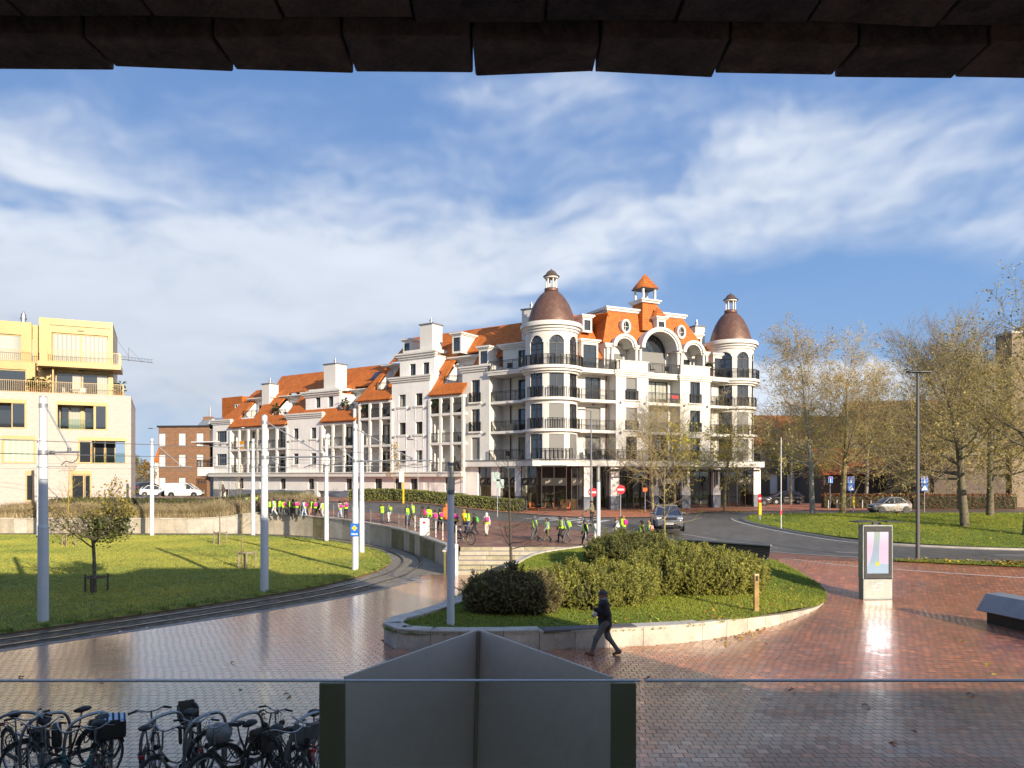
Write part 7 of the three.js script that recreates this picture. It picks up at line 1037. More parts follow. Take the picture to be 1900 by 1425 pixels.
function smooth(g) { const m = new Map(), p = g.attributes.position, key = (i) => [p.getX(i), p.getY(i), p.getZ(i)].map((v) => Math.round(v * 500)).join(), A = V3(0, 0, 0), B = V3(0, 0, 0), C = V3(0, 0, 0), fn = []; for (let i = 0; i < p.count; i += 3) { A.fromBufferAttribute(p, i); B.fromBufferAttribute(p, i + 1); C.fromBufferAttribute(p, i + 2); const n = B.clone().sub(A).cross(C.clone().sub(A)); fn.push(n); for (let k = 0; k < 3; k++) { const K = key(i + k); (m.get(K) ?? (m.set(K, []), m.get(K))).push(n); } } const N = new Float32Array(p.count * 3); for (let i = 0; i < p.count; i++) { const own = fn[Math.floor(i / 3)].clone().normalize(), s = V3(0, 0, 0); for (const n of m.get(key(i))) if (n.clone().normalize().dot(own) > .62) s.add(n); s.normalize(); N[i * 3] = s.x; N[i * 3 + 1] = s.y; N[i * 3 + 2] = s.z; } g.setAttribute('normal', new THREE.BufferAttribute(N, 3)); return g; }
const wheelG = () => cached('wheel', () => ({ tyre: lathe([[.19, -.1], [.30, -.105], [.325, -.07], [.33, 0], [.325, .07], [.30, .105], [.19, .1]], 26).rotateX(Math.PI / 2), rim: join([new THREE.CylinderGeometry(.205, .205, .12, 24).rotateX(Math.PI / 2), ...Array.from({ length: 10 }, (_, i) => bx(.035, .17, .02, 0, .11, .10).applyMatrix4(new THREE.Matrix4().makeRotationZ(i * Math.PI / 5))), new THREE.CylinderGeometry(.05, .05, .03, 12).rotateX(Math.PI / 2).translate(0, 0, .1), ...Array.from({ length: 10 }, (_, i) => bx(.035, .17, .02, 0, .11, -.10).applyMatrix4(new THREE.Matrix4().makeRotationZ(i * Math.PI / 5)))]) }));
// spec: L length, W width, lower = [x, sill y, shoulder y, half width], cab = [x, base y, roof y, base half width, roof half width]
function car(name, label, spec, paint, x, d, turn, group) {
  const t = thing(name, label, 'car', [x, upperY(x, d) + .012, -d], turn, group), low = ([X, y0, y1, w]) => { const r = Math.min(.12, (y1 - y0) * .3); return [[X, y0, -w * .93], [X, y0 + r * .6, -w], [X, y1 - r * 1.6, -w], [X, y1 - r * .45, -w * .965], [X, y1, -w * .86], [X, y1 + .025, -w * .4], [X, y1 + .03, 0], [X, y1 + .025, w * .4], [X, y1, w * .86], [X, y1 - r * .45, w * .965], [X, y1 - r * 1.6, w], [X, y0 + r * .6, w], [X, y0, w * .93]]; };
  part('body', smooth(loft(spec.low, low)), paint, t); part('underbody', bx(spec.L * .86, .16, spec.W * .84, 0, .24, 0), M.black, t);
  const cab = ([X, y0, y1, w0, w1]) => [[X, y0, -w0], [X, lerp(y0, y1, .55), -lerp(w0, w1, .5)], [X, y1 - .05, -w1], [X, y1, -w1 * .85], [X, y1 + .015, 0], [X, y1, w1 * .85], [X, y1 - .05, w1], [X, lerp(y0, y1, .55), lerp(w0, w1, .5)], [X, y0, w0]];
  part('windows', smooth(loft(spec.cab, cab)), M.glass, t);
  const roofS = spec.cab.filter((c) => c[2] > spec.roofY - .12), rg = ([X, , y1, , w1]) => [[X, y1 - .07, -w1 - .012], [X, y1 - .03, -w1 * .99], [X, y1 + .014, -w1 * .84], [X, y1 + .03, 0], [X, y1 + .014, w1 * .84], [X, y1 - .03, w1 * .99], [X, y1 - .07, w1 + .012]]; part('roof', smooth(loft(roofS, rg)), paint, t);
  for (const [i, j] of spec.pillars) for (const s of [-1, 1]) { const a = spec.cab[i], b = spec.cab[j]; part('pillar', rod([a[0], a[1], s * (a[3] + .004)], [b[0], b[2] - .05, s * (b[4] + .006)], .045, .035, 6), paint, t); }
  for (const wx of spec.wheels) for (const s of [-1, 1]) { const w = part('wheel', wheelG().tyre, M.rubber, t); w.position.set(wx, spec.wr, s * (spec.W / 2 - .10)); w.scale.setScalar(spec.wr / .33); part('rim', wheelG().rim, M.steel, w); part('wheel_arch', new THREE.CylinderGeometry(spec.wr * 1.16, spec.wr * 1.16, .05, 26, 1, false).rotateX(Math.PI / 2).translate(wx, spec.wr + .02, s * (spec.W / 2 - .022)), M.black, t); }
  const fx = spec.L / 2, hy = spec.hy; for (const s of [-1, 1]) { part('headlight', rbx(.16, .13, .34, .04, fx - .16, hy, s * (spec.W / 2 - .30), 0, s * .35), phys({ color: col(.62, .64, .66), roughness: .1, clearcoat: 1 }), t); part('tail_light', rbx(.10, .17, .24, .03, -fx + .10, hy + .12, s * (spec.W / 2 - .22)), M.red, t); part('mirror', rbx(.14, .13, .2, .04, spec.mx, spec.cab[1][1] + .10, s * (spec.W / 2 + .07)), paint, t); part('door_line', bx(.012, .5, .004, spec.mx - .85, .72, s * (spec.W / 2 + .001)), M.black, t); part('handle', rbx(.16, .03, .03, .008, spec.mx - .72, spec.cab[1][1] - .12, s * (spec.W / 2 + .004)), M.steel, t); }
  part('grille', rbx(.05, .14, spec.W * .46, .015, fx - .02, hy - .02, 0), M.black, t); part('bumper_intake', rbx(.05, .17, spec.W * .56, .02, fx + .005, .36, 0), M.black, t); part('number_plate', rbx(.02, .11, .52, .004, fx + .035, .52, 0), M.white, t); part('number_plate', rbx(.02, .11, .52, .004, -fx - .02, .62, 0), M.white, t);
  return t;
}
const suv = { L: 4.36, W: 1.92, wr: .36, hy: .84, mx: .72, roofY: 1.62, low: [[-2.18, .45, .86, .74], [-2.10, .30, 1.0, .88], [-1.6, .26, 1.06, .96], [0, .24, 1.02, .96], [.8, .26, 1.02, .96], [1.5, .28, .98, .94], [1.95, .30, .90, .86], [2.16, .36, .74, .72]], cab: [[-2.05, 1.02, 1.06, .78, .70], [-1.75, 1.02, 1.48, .80, .60], [-1.1, 1.04, 1.60, .84, .62], [-.2, 1.0, 1.63, .85, .63], [.35, 1.0, 1.55, .86, .62], [1.25, 1.0, 1.03, .84, .78]], pillars: [[5, 4], [0, 1], [3, 3], [2, 2]], wheels: [1.33, -1.32] };
const mini = { L: 3.57, W: 1.63, wr: .30, hy: .66, mx: .55, roofY: 1.48, low: [[-1.78, .36, .80, .60], [-1.68, .26, .94, .74], [-1.2, .22, .98, .81], [0, .20, .92, .815], [.7, .22, .92, .81], [1.2, .24, .88, .79], [1.6, .27, .78, .70], [1.77, .33, .60, .54]], cab: [[-1.62, .93, .98, .64, .56], [-1.35, .93, 1.26, .68, .52], [-.8, .92, 1.44, .72, .54], [-.1, .90, 1.49, .73, .54], [.3, .90, 1.43, .73, .54], [.98, .90, .93, .72, .66]], pillars: [[5, 4], [1, 2], [3, 3], [0, 1]], wheels: [1.14, -1.14] };
const vanS = { L: 4.4, W: 1.82, wr: .32, hy: .84, mx: 1.0, roofY: 1.84, low: [[-2.2, .40, 1.70, .80], [-2.14, .28, 1.80, .87], [-1, .24, 1.84, .905], [.15, .24, 1.84, .905], [.3, .24, 1.12, .905], [1.2, .26, 1.06, .90], [1.8, .28, .96, .84], [2.18, .36, .74, .68]], cab: [[.1, 1.06, 1.80, .88, .74], [.35, 1.06, 1.82, .87, .72], [.6, 1.06, 1.76, .86, .70], [1.0, 1.06, 1.42, .85, .74], [1.5, 1.0, 1.04, .84, .78]], pillars: [[4, 2], [0, 0], [1, 1]], wheels: [1.35, -1.35] };
const paint = (r, g, b, rough = .28, met = .3) => phys({ color: col(r, g, b), roughness: rough, metalness: met, clearcoat: 1, clearcoatRoughness: .05 });
car('grey_suv', 'grey sport utility car driving towards the plaza on the wet road', suv, paint(.16, .17, .18), 10.15, 49.5, -Math.PI / 2 - .12).position.y = 1.37;
car('beige_hatchback', 'small rounded beige hatchback passing behind the island trees', mini, paint(.42, .38, .32), 34.3, 68.6, Math.PI + .06);
car('white_van', 'white delivery van parked before the brick house', vanS, paint(.72, .72, .72, .35, 0), -41.2, 95, .12).position.y = 2.2;
const dk = car('parked_dark_car', 'dark parked estate car left of the slim pale plane trunk', suv, paint(.06, .058, .05), 27.2, 86, -.15, 'dark cars parked before the brick terrace');
{ const c = dup(dk, [22.6, upperY(22.6, 88), -88], .35, 'dark parked car with red tail lights beside the corner shop'); const e = dup(dk, [32.4, upperY(32.4, 90), -90], Math.PI + .1, 'black parked car between the slim and the stout plane trunks'); const f = dup(dk, [-52, 2.4, -108], 1.0, 'dark far car half hidden behind the white van mast', 'cars far on the left road'); const g = car('white_car', 'white far car directly left of the delivery van', mini, paint(.7, .7, .7, .35, 0), -46.5, 98, .5, 'cars far on the left road'); g.position.y = 2.25; dup(dk, [56.5, 1.5, -78], .2, 'dark parked car at the right edge before the brick block'); }
// ================================================================ BICYCLES AND RACKS
function ringTube(r, t, n = 36) { return new THREE.TorusGeometry(r, t, 6, n); }
function bike(name, label, paintM, { step = true, basket = 0, bags = 0, child = 0, cover = null, bars = 'flat', seat = .98, group = 'bicycles in the racks' } = {}) {
  const t = thing(name, label, 'bicycle', [0, 0, 0], 0, group), R = .345, xr = -.54, xf = .56, mF = paintM, mm = M.steel;     // +x is the front
  const wheel = (x, tag2) => { const w = part('wheel', ringTube(R - .018, .020), M.rubber, t); w.position.set(x, R, 0); part('rim', ringTube(R - .042, .010), mm, w); const sp = []; for (let i = 0; i < 14; i++) { const a = i / 14 * 6.283; sp.push(rod([Math.cos(a + .5) * .02, Math.sin(a + .5) * .02, (i % 2 - .5) * .05], [Math.cos(a) * (R - .045), Math.sin(a) * (R - .045), 0], .0022, .0022, 3)); } sp.push(new THREE.CylinderGeometry(.025, .025, .08, 8).rotateX(Math.PI / 2)); const s = part('spokes', join(sp), mm, w); s.userData.kind = 'stuff'; return w; };
  wheel(xr); wheel(xf);
  const bb0 = [-.08, .29, 0], st = [-.24, .74, 0], hd = [.36, .80, 0], hl = [.40, .66, 0], fr = [];
  fr.push(rod(bb0, st, .018), rod(hd, hl, .021)); if (step) fr.push(tube([hl, [.2, .42, 0], [.02, .32, 0], bb0], .021, 12, 7), tube([[.385, .72, 0], [.18, .50, 0], [-.02, .42, 0], [-.16, .50, 0]], .015, 12, 6)); else fr.push(rod(hl, bb0, .02), rod([.375, .76, 0], [-.22, .70, 0], .017));
  for (const z of [-.06, .06]) fr.push(rod([bb0[0], bb0[1], z * .5], [xr, R, z], .011), rod([st[0], st[1] - .05, z * .4], [xr, R, z], .009));
  part('frame', join(fr), mF, t);
  const fk = []; for (const z of [-.055, .055]) fk.push(tube([[.41, .64, z], [.47, .5, z], [xf, R, z]], .012, 8, 6)); fk.push(bx(.05, .03, .13, .41, .65, 0)); part('fork', join(fk), mF, t);
  part('mudguard', join([new THREE.TorusGeometry(R + .022, .022, 4, 18, 2.5).scale(1, 1, 1.2).rotateZ(.25).translate(xr, R, 0), new THREE.TorusGeometry(R + .022, .02, 4, 16, 1.9).scale(1, 1, 1.2).rotateZ(.75).translate(xf, R, 0)]), M.black, t).userData.kind = 'stuff';
  const hb = part('handlebar', bars === 'flat' ? tube([[.24, 1.07, -.30], [.30, 1.09, -.2], [.36, 1.03, -.06], [.36, 1.03, .06], [.30, 1.09, .2], [.24, 1.07, .30]], .012, 24, 6) : tube([[.08, 1.06, -.27], [.24, 1.12, -.25], [.36, 1.05, -.06], [.36, 1.05, .06], [.24, 1.12, .25], [.08, 1.06, .27]], .012, 24, 6), mm, t);
  part('stem', rod(hd, [.36, 1.04, 0], .014), mm, t); for (const s of [-1, 1]) { part('grip', bars === 'flat' ? rod([.30, 1.09, s * .2], [.235, 1.07, s * .32], .018) : rod([.2, 1.11, s * .255], [.06, 1.055, s * .272], .018), M.black, hb); part('brake_lever', rod([.35, 1.07, s * .14], [.34, 1.04, s * .27], .006), mm, hb); }
  part('headlamp', join([cyl(.035, .045, .07, 10).rotateZ(-Math.PI / 2).translate(.43, .82, 0)]), M.black, t);
  part('cables', join([tube([[.33, 1.05, .16], [.42, .98, .08], [.40, .80, .03]], .004, 10, 4), tube([[.33, 1.05, -.16], [.45, .97, -.1], [.40, .78, -.03]], .004, 10, 4)]), M.black, t).userData.kind = 'stuff';
  part('seat_post', rod([st[0], st[1], 0], [-.275, seat - .04, 0], .013), mm, t);
  { const g = new THREE.SphereGeometry(1, 14, 8), p = g.attributes.position; for (let i = 0; i < p.count; i++) { const x = p.getX(i), y = p.getY(i), z = p.getZ(i), w = x > 0 ? lerp(.11, .03, Math.min(1, x * 1.2)) : .11; p.setXYZ(i, x * .14, y * .045 + (x < 0 ? .012 : 0), z * w); } g.computeVertexNormals(); part('saddle', g.translate(-.29, seat, 0), M.black, t); }
  part('carrier', join([...[-.05, 0, .05].map((z) => rod([-.36, .74, z], [-.82, .74, z], .007)), rod([-.80, .74, -.06], [xr, R + .02, -.06], .006), rod([-.80, .74, .06], [xr, R + .02, .06], .006), rod([-.82, .74, -.06], [-.82, .74, .06], .007)]), M.iron, t); part('tail_light', rbx(.03, .05, .08, .01, -.86, .70, 0), M.red, t);
  const ck = part('crank', join([new THREE.TorusGeometry(.09, .008, 4, 20).translate(bb0[0], bb0[1], .05), rod([bb0[0], bb0[1], .06], [bb0[0] + .1, bb0[1] - .13, .065], .01), rod([bb0[0], bb0[1], -.06], [bb0[0] - .1, bb0[1] + .13, -.065], .01)]), mm, t); part('pedal', bx(.09, .02, .08, bb0[0] + .1, bb0[1] - .13, .11), M.black, ck); part('pedal', bx(.09, .02, .08, bb0[0] - .1, bb0[1] + .13, -.11), M.black, ck); part('chain_guard', rbx(.46, .07, .02, .008, -.30, .315, .05), M.black, t);
  part('kickstand', rod([-.2, .27, -.05], [-.28, .02, -.2], .009), mm, t); part('lock', new THREE.TorusGeometry(.11, .012, 5, 18).rotateY(Math.PI / 2).rotateZ(.4).translate(-.36, .55, 0), M.black, t);
  if (basket) { const g = [], w = .34, d = .26, h = .22; for (let i = 0; i <= 6; i++) { const q = -w / 2 + w * i / 6; g.push(rod([.46, .82, q], [.44, .82 + h, q * 1.12], .005, .005, 4), rod([.46 + d, .82, q], [.50 + d, .82 + h, q * 1.12], .005, .005, 4)); } for (const y of [.82, .9, .97, 1.04]) g.push(rod([.45, y, -w / 2], [.45 + d, y, -w / 2], .005, .005, 4), rod([.45, y, w / 2], [.45 + d, y, w / 2], .005, .005, 4), rod([.45 + d, y, -w / 2], [.45 + d, y, w / 2], .005, .005, 4), rod([.45, y, -w / 2], [.45, y, w / 2], .005, .005, 4)); part('basket', join([...g, bx(d, .008, w, .46 + d / 2, .82, 0)]), M.iron, t); }
  if (bags) for (const s of [-1, 1]) part('pannier', mUV(rbx(.36, .34, .13, .04, -.60, .60, s * .14, 0, 0, 0, 2)), typeof bags === 'object' ? bags : plain(.035, .035, .036, .85), t);
  if (child) { part('child_seat', join([rbx(.30, .08, .28, .03, -.58, .80, 0), rbx(.06, .32, .26, .025, -.71, .93, 0, 0, 0, .22), rbx(.26, .22, .03, .012, -.60, .92, .14), rbx(.26, .22, .03, .012, -.60, .92, -.14), rbx(.10, .30, .05, .02, -.44, .62, .15), rbx(.10, .30, .05, .02, -.44, .62, -.15)]), typeof child === 'object' ? child : plain(.06, .05, .042, .7), t); }
  if (cover) part('saddle_cover', cover.geo.clone(), cover.mat, t);
  return t;
}
function place(o, x, d, turn, lean = 0) { o.position.set(x, 0, -d); o.rotation.set(0, turn, 0); o.rotation.order = 'YXZ'; o.rotation.x = lean; return o; }
{
  const H = Math.PI / 2, dx = (u, d) => (u - 950) / 1400 * d, tartan = (() => { const cv = document.createElement('canvas'); cv.width = cv.height = 64; const c = cv.getContext('2d'); c.fillStyle = '#9cc4e4'; c.fillRect(0, 0, 64, 64); c.fillStyle = '#1d2c44'; for (let i = 0; i < 4; i++) { c.fillRect(i * 16, 0, 6, 64); } c.fillStyle = '#e6eef4'; for (let i = 0; i < 4; i++) for (let j = 0; j < 4; j++) c.fillRect(i * 16 + 7, j * 16, 8, 9); const t = new THREE.CanvasTexture(cv); t.colorSpace = THREE.SRGBColorSpace; t.wrapS = t.wrapT = THREE.RepeatWrapping; return std({ map: t, roughness: .9 }); })();
  const P = { silver: paint(.30, .35, .42, .35, .4), black: paint(.02, .02, .022, .4, .1), teal: paint(.01, .22, .24, .35, .1), grey: paint(.26, .25, .23, .4, .3), red: paint(.6, .02, .02, .4, 0), dark: paint(.035, .03, .028, .45, .2), cream: paint(.34, .32, .28, .4, .1) };
  place(bike('bicycle', 'silver blue bicycle with black saddle at the far left end of the rack', P.silver, { step: false }), dx(40, 12.08), 12.08, -H + .9);
  place(bike('bicycle', 'black bicycle with wide raised handlebar and dark bags behind the teal one', P.black, { bags: 1, bars: 'flat', seat: 1.0 }), dx(118, 12.23), 12.23, H + 2.35, .05);
  const crate = thing('bicycle_bag', 'dark bag with blue checked lid on the rear carrier of the chrome bicycle', 'bag', [dx(208, 12.1), .74, -12.1], .5); part('bag', mUV(rbx(.40, .30, .34, .05, 0, .08, 0, 0, 0, 0, 2)), plain(.03, .028, .026, .9), crate); part('checked_lid', mUV(rbx(.40, .03, .34, .014, 0, .245, 0, .12, 0, -.12)), tartan, crate); tartan.map.repeat.set(3, 3);
  place(bike('bicycle', 'teal green bicycle facing the building, front wheel nearest', P.teal, { bars: 'swept', seat: .97 }), dx(150, 11.58), 11.58, -H - .22, -.05);
  place(bike('bicycle', 'chrome handled dark bicycle right of the teal one', P.dark, { bars: 'flat', seat: 1.0 }), dx(190, 11.78), 11.78, -H + .35, .05);
  place(bike('bicycle', 'grey bicycle leaning in the hoop left of the white fork bicycle', P.grey, { bars: 'flat', step: false, seat: .96 }), dx(285, 11.98), 11.98, H + .32, -.08);
  place(bike('bicycle', 'black bicycle with curved bar and brown child seat', P.black, { bars: 'flat', child: plain(.07, .06, .05, .8), seat: 1.0 }), dx(363, 12.08), 12.08, -H + .55, .03);
  place(bike('bicycle', 'dark bicycle with swept grips and brown panniers in the rack middle', P.dark, { bars: 'swept', bags: plain(.075, .062, .048, .9), seat: .93 }), dx(440, 11.68), 11.68, -H - .55, .08);
  place(bike('bicycle', 'black bicycle with grey child seat lying low at the right', P.black, { child: plain(.13, .13, .125, .7), seat: .9 }), dx(505, 11.88), 11.88, H + .9, .22);
  place(bike('bicycle', 'red bicycle at the right end of the rack beside the metal prow', P.red, { bars: 'swept', seat: 1.0 }), dx(578, 11.98), 11.98, -H + .12);
  place(bike('bicycle', 'dark grey bicycle wedged between the silver blue and the teal bicycle', P.grey, { bars: 'swept', seat: .95, bags: 1 }), dx(88, 11.8), 11.8, -H + .5, .06);
  place(bike('bicycle', 'cream framed bicycle with white fork left of the curved bar bicycle', P.cream, { bars: 'flat', seat: .92 }), dx(330, 11.7), 11.7, -H - .3, -.04);
  place(bike('bicycle', 'black bicycle crossed behind the brown panniers', P.black, { bars: 'flat', seat: .97 }), dx(475, 12.0), 12.0, H - .8, -.06);
  place(bike('bicycle', 'dark bicycle between the low child seat and the red bicycle', P.dark, { bars: 'swept', seat: .93 }), dx(540, 11.6), 11.6, -H + .7, .1);
  const bag = thing('saddle_bag', 'translucent plastic bag pulled over a bicycle saddle in the rack middle', 'plastic bag', [dx(408, 11.7), .86, -11.7], .4); { const g = new THREE.SphereGeometry(.2, 14, 10), p = g.attributes.position; for (let i = 0; i < p.count; i++) { const k = 1 + .35 * (fbm(p.getX(i) * 8 + 9, p.getY(i) * 8 + p.getZ(i) * 5 + 9, 3, 7) - .5); p.setXYZ(i, p.getX(i) * k, p.getY(i) * .85 * k, p.getZ(i) * .8 * k); } g.computeVertexNormals(); part('bag', g, phys({ color: col(.34, .34, .33), roughness: .35, transmission: .3, thickness: 0 }), bag); }
  const hoop = thing('bicycle_rack', 'steel hoop of the cycle rack at the far left', 'bicycle rack', [dx(32, 12.2), 0, -12.2], .25, 'steel rack hoops'); part('hoop', tube([[-.36, 0, 0], [-.36, .78, 0], [-.22, .98, 0], [.25, 1.0, 0], [.36, .84, 0], [.36, 0, 0]], .026, 36, 8), M.steel, hoop); for (const s of [-1, 1]) part('foot_plate', cyl(.07, .07, .012, 14, s * .36, 0, 0), M.steel, hoop);
  [[85, 'second steel hoop of the rack, behind the teal bicycle'], [165, 'third steel hoop, next to the checked bag'], [303, 'fourth steel hoop, holding the leaning grey bicycle'], [382, 'fifth steel hoop, at the child seat bicycle'], [452, 'sixth steel hoop, in the rack middle'], [572, 'steel hoop at the right end by the red bicycle']].forEach(([u, l]) => dup(hoop, [dx(u, 12.1), 0, -12.1], 1.0, l));
  // bicycle leaning at the end of the railing above the steps, and the cyclist's own
  place(bike('parked_bicycle', 'dark bicycle parked at the railing end above the steps', P.black, { group: '' , seat: .96 }), -3.9 + 1.2, 42.2, -.7).position.y = upperY(-2.7, 42.2);
}
// ================================================================ PEOPLE
// one smooth skin over a set of tapered bones (surface nets over a signed distance field)
function surfaceNets(f, lo, hi, cell) {
  const n = [0, 1, 2].map((i) => Math.ceil((hi[i] - lo[i]) / cell) + 1), [nx, ny, nz] = n, val = new Float32Array(nx * ny * nz), id = (i, j, k) => i + nx * (j + ny * k);
  for (let k = 0; k < nz; k++) for (let j = 0; j < ny; j++) for (let i = 0; i < nx; i++) val[id(i, j, k)] = f(lo[0] + i * cell, lo[1] + j * cell, lo[2] + k * cell);
  const vid = new Int32Array(nx * ny * nz).fill(-1), P = [], tri = [], E = [[0, 1], [0, 2], [0, 4], [1, 3], [1, 5], [2, 3], [2, 6], [3, 7], [4, 5], [4, 6], [5, 7], [6, 7]];
  for (let k = 0; k < nz - 1; k++) for (let j = 0; j < ny - 1; j++) for (let i = 0; i < nx - 1; i++) {
    const c = []; let neg = 0; for (let q = 0; q < 8; q++) { const v = val[id(i + (q & 1), j + ((q >> 1) & 1), k + (q >> 2))]; c.push(v); if (v < 0) neg++; } if (!neg || neg === 8) continue;
    let sx = 0, sy = 0, sz = 0, m = 0; for (const [a, b] of E) if ((c[a] < 0) !== (c[b] < 0)) { const t = c[a] / (c[a] - c[b]); sx += lerp(a & 1, b & 1, t); sy += lerp((a >> 1) & 1, (b >> 1) & 1, t); sz += lerp(a >> 2, b >> 2, t); m++; }
    vid[id(i, j, k)] = P.length / 3; P.push(lo[0] + (i + sx / m) * cell, lo[1] + (j + sy / m) * cell, lo[2] + (k + sz / m) * cell);
  }
  const quad = (a, b, c, d, flip) => { if (a < 0 || b < 0 || c < 0 || d < 0) return; flip ? tri.push(a, c, b, a, d, c) : tri.push(a, b, c, a, c, d); };
  for (let k = 1; k < nz - 1; k++) for (let j = 1; j < ny - 1; j++) for (let i = 1; i < nx - 1; i++) { const v = val[id(i, j, k)] < 0;
    if (v !== val[id(i + 1, j, k)] < 0) quad(vid[id(i, j - 1, k - 1)], vid[id(i, j, k - 1)], vid[id(i, j, k)], vid[id(i, j - 1, k)], !v);
    if (v !== val[id(i, j + 1, k)] < 0) quad(vid[id(i - 1, j, k - 1)], vid[id(i - 1, j, k)], vid[id(i, j, k)], vid[id(i, j, k - 1)], !v);
    if (v !== val[id(i, j, k + 1)] < 0) quad(vid[id(i - 1, j - 1, k)], vid[id(i, j - 1, k)], vid[id(i, j, k)], vid[id(i - 1, j, k)], !v); }
  const g = new THREE.BufferGeometry(); g.setAttribute('position', new THREE.Float32BufferAttribute(P, 3)); g.setIndex(tri); g.computeVertexNormals(); return g;
}
const smin = (a, b, k) => { const h = Math.max(0, k - Math.abs(a - b)) / k; return Math.min(a, b) - h * h * k / 4; };
function capsule(px, py, pz, b) { const [A, B, r0, r1] = b, dx = B[0] - A[0], dy = B[1] - A[1], dz = B[2] - A[2], t = clamp(((px - A[0]) * dx + (py - A[1]) * dy + (pz - A[2]) * dz) / (dx * dx + dy * dy + dz * dz + 1e-9)); return Math.hypot(px - A[0] - dx * t, (py - A[1] - dy * t), pz - A[2] - dz * t) - lerp(r0, r1, t); }
// bones for a pose; stature 1; forward +z, left +x. kind: t trousers, j jacket, s skin, f footwear, h head
function skeleton({ stride = .17, lead = 1, lift = .05, armL = 'swing', armR = 'swing', lean = .02, child = true, coat = 0, bulk = 1 }) {
  const hipY = .505, B = [], hd = child ? .935 : .935, hr = child ? .072 : .062, sw = (child ? .088 : .105) * bulk, hw = .052, z0 = lean;
  for (const s of [1, -1]) { // legs: the leading one is in front, heel down; the other pushes off
    const fr = s === lead, fz = fr ? stride : -stride, hip = [s * hw, hipY, 0], ank = [s * hw * .9, fr ? .055 : .055 + lift, fz], knee = [s * hw * 1.05, .285 + (fr ? .004 : -.004), fz * .5 + (fr ? .028 : .055)];
    B.push([hip, knee, .058 * bulk, .042, 't'], [knee, ank, .041, .029, 't']);
    B.push(fr ? [[ank[0], .032, ank[2] - .015], [ank[0], .052, ank[2] + .085], .028, .022, 'f'] : [[ank[0], ank[1] - .012, ank[2] - .022], [ank[0], .022, ank[2] + .075], .027, .021, 'f']);
  }
  B.push([[0, hipY + .005, 0], [0, .60, z0 * .3], .082 * bulk, .080 * bulk, 't']); if (coat) B.push([[0, .50 - coat, 0], [0, .62, z0 * .3], .098 * bulk, .092 * bulk, 'j']);
  B.push([[-.02, .60, z0 * .3], [-.035, .77, z0], .080 * bulk, .082 * bulk, 'j'], [[.02, .60, z0 * .3], [.035, .77, z0], .080 * bulk, .082 * bulk, 'j'], [[-sw * .75, .795, z0], [sw * .75, .795, z0], .052, .052, 'j'], [[0, .80, z0], [0, .865, z0 + .008], .040, .032, 's']);
  const hands = [];
  for (const s of [1, -1]) { const mode = s > 0 ? armL : armR, sh = [s * sw, .795, z0], sg = s === lead ? -1 : 1; let el, wr, cur;
    if (mode === 'swing') { el = [s * (sw + .025), .635, z0 + sg * .055 - .02]; wr = [s * (sw + .022), .505, z0 + sg * .13 + .01]; cur = [0, -1, .15]; }
    else if (mode === 'hold') { el = [s * (sw + .02), .650, z0 - .045]; wr = [s * .055, .705, z0 + .125]; cur = [-s * .7, .35, .5]; }
    else if (mode === 'carry') { el = [s * (sw + .02), .64, z0 - .02]; wr = [s * (sw * .8), .605, z0 + .115]; cur = [-s * .3, -.4, .85]; }
    else { el = [s * (sw + .03), .655, z0 + .05]; wr = [s * (sw + .04), .62, z0 + .19]; cur = [0, -.1, 1]; }
    B.push([sh, el, .047 * bulk, .038, 'j'], [el, wr, .036, .026, 'j']); hands.push([wr, cur, s]); const L = Math.hypot(...cur), pal = cur.map((c, i) => wr[i] + c / L * .032); B.push([wr, pal, .019, .021, 's']);
  }
  return { B, hands, hd, hr, z0, hipY };
}
function bodyField(B) { return (x, y, z) => { let d = 9; for (const b of B) { const c = capsule(x, y, z, b); d = smin(d, c, .035); } return d; }; }
function fingersG(hands) { // four bent fingers of unequal length and a thumb from the palm's side, for each hand
  const g = []; for (const [w, c, s] of hands) { const L = Math.hypot(...c), f = V3(...c.map((v) => v / L)), side = V3(0, 0, 1).cross(f).lengthSq() > .05 ? V3(0, 0, 1).cross(f).normalize() : V3(1, 0, 0), nrm = f.clone().cross(side).normalize(), base = V3(...w).addScaledVector(f, .040); [.030, .036, .034, .026].forEach((len, i) => { const a = base.clone().addScaledVector(nrm, (i - 1.5) * .0095), m = a.clone().addScaledVector(f, len * .55).addScaledVector(side, -s * .004), e = m.clone().addScaledVector(f, len * .35).addScaledVector(side, -s * len * .45); g.push(rod(a.toArray(), m.toArray(), .0052, .0048, 5), rod(m.toArray(), e.toArray(), .0048, .0038, 5)); }); const tb = V3(...w).addScaledVector(f, .016).addScaledVector(nrm, -.018), t1 = tb.clone().addScaledVector(f, .016).addScaledVector(nrm, -.012), t2 = t1.clone().addScaledVector(f, .014).addScaledVector(side, -s * .008); g.push(rod(tb.toArray(), t1.toArray(), .006, .0055, 5), rod(t1.toArray(), t2.toArray(), .0055, .004, 5)); } return join(g); }
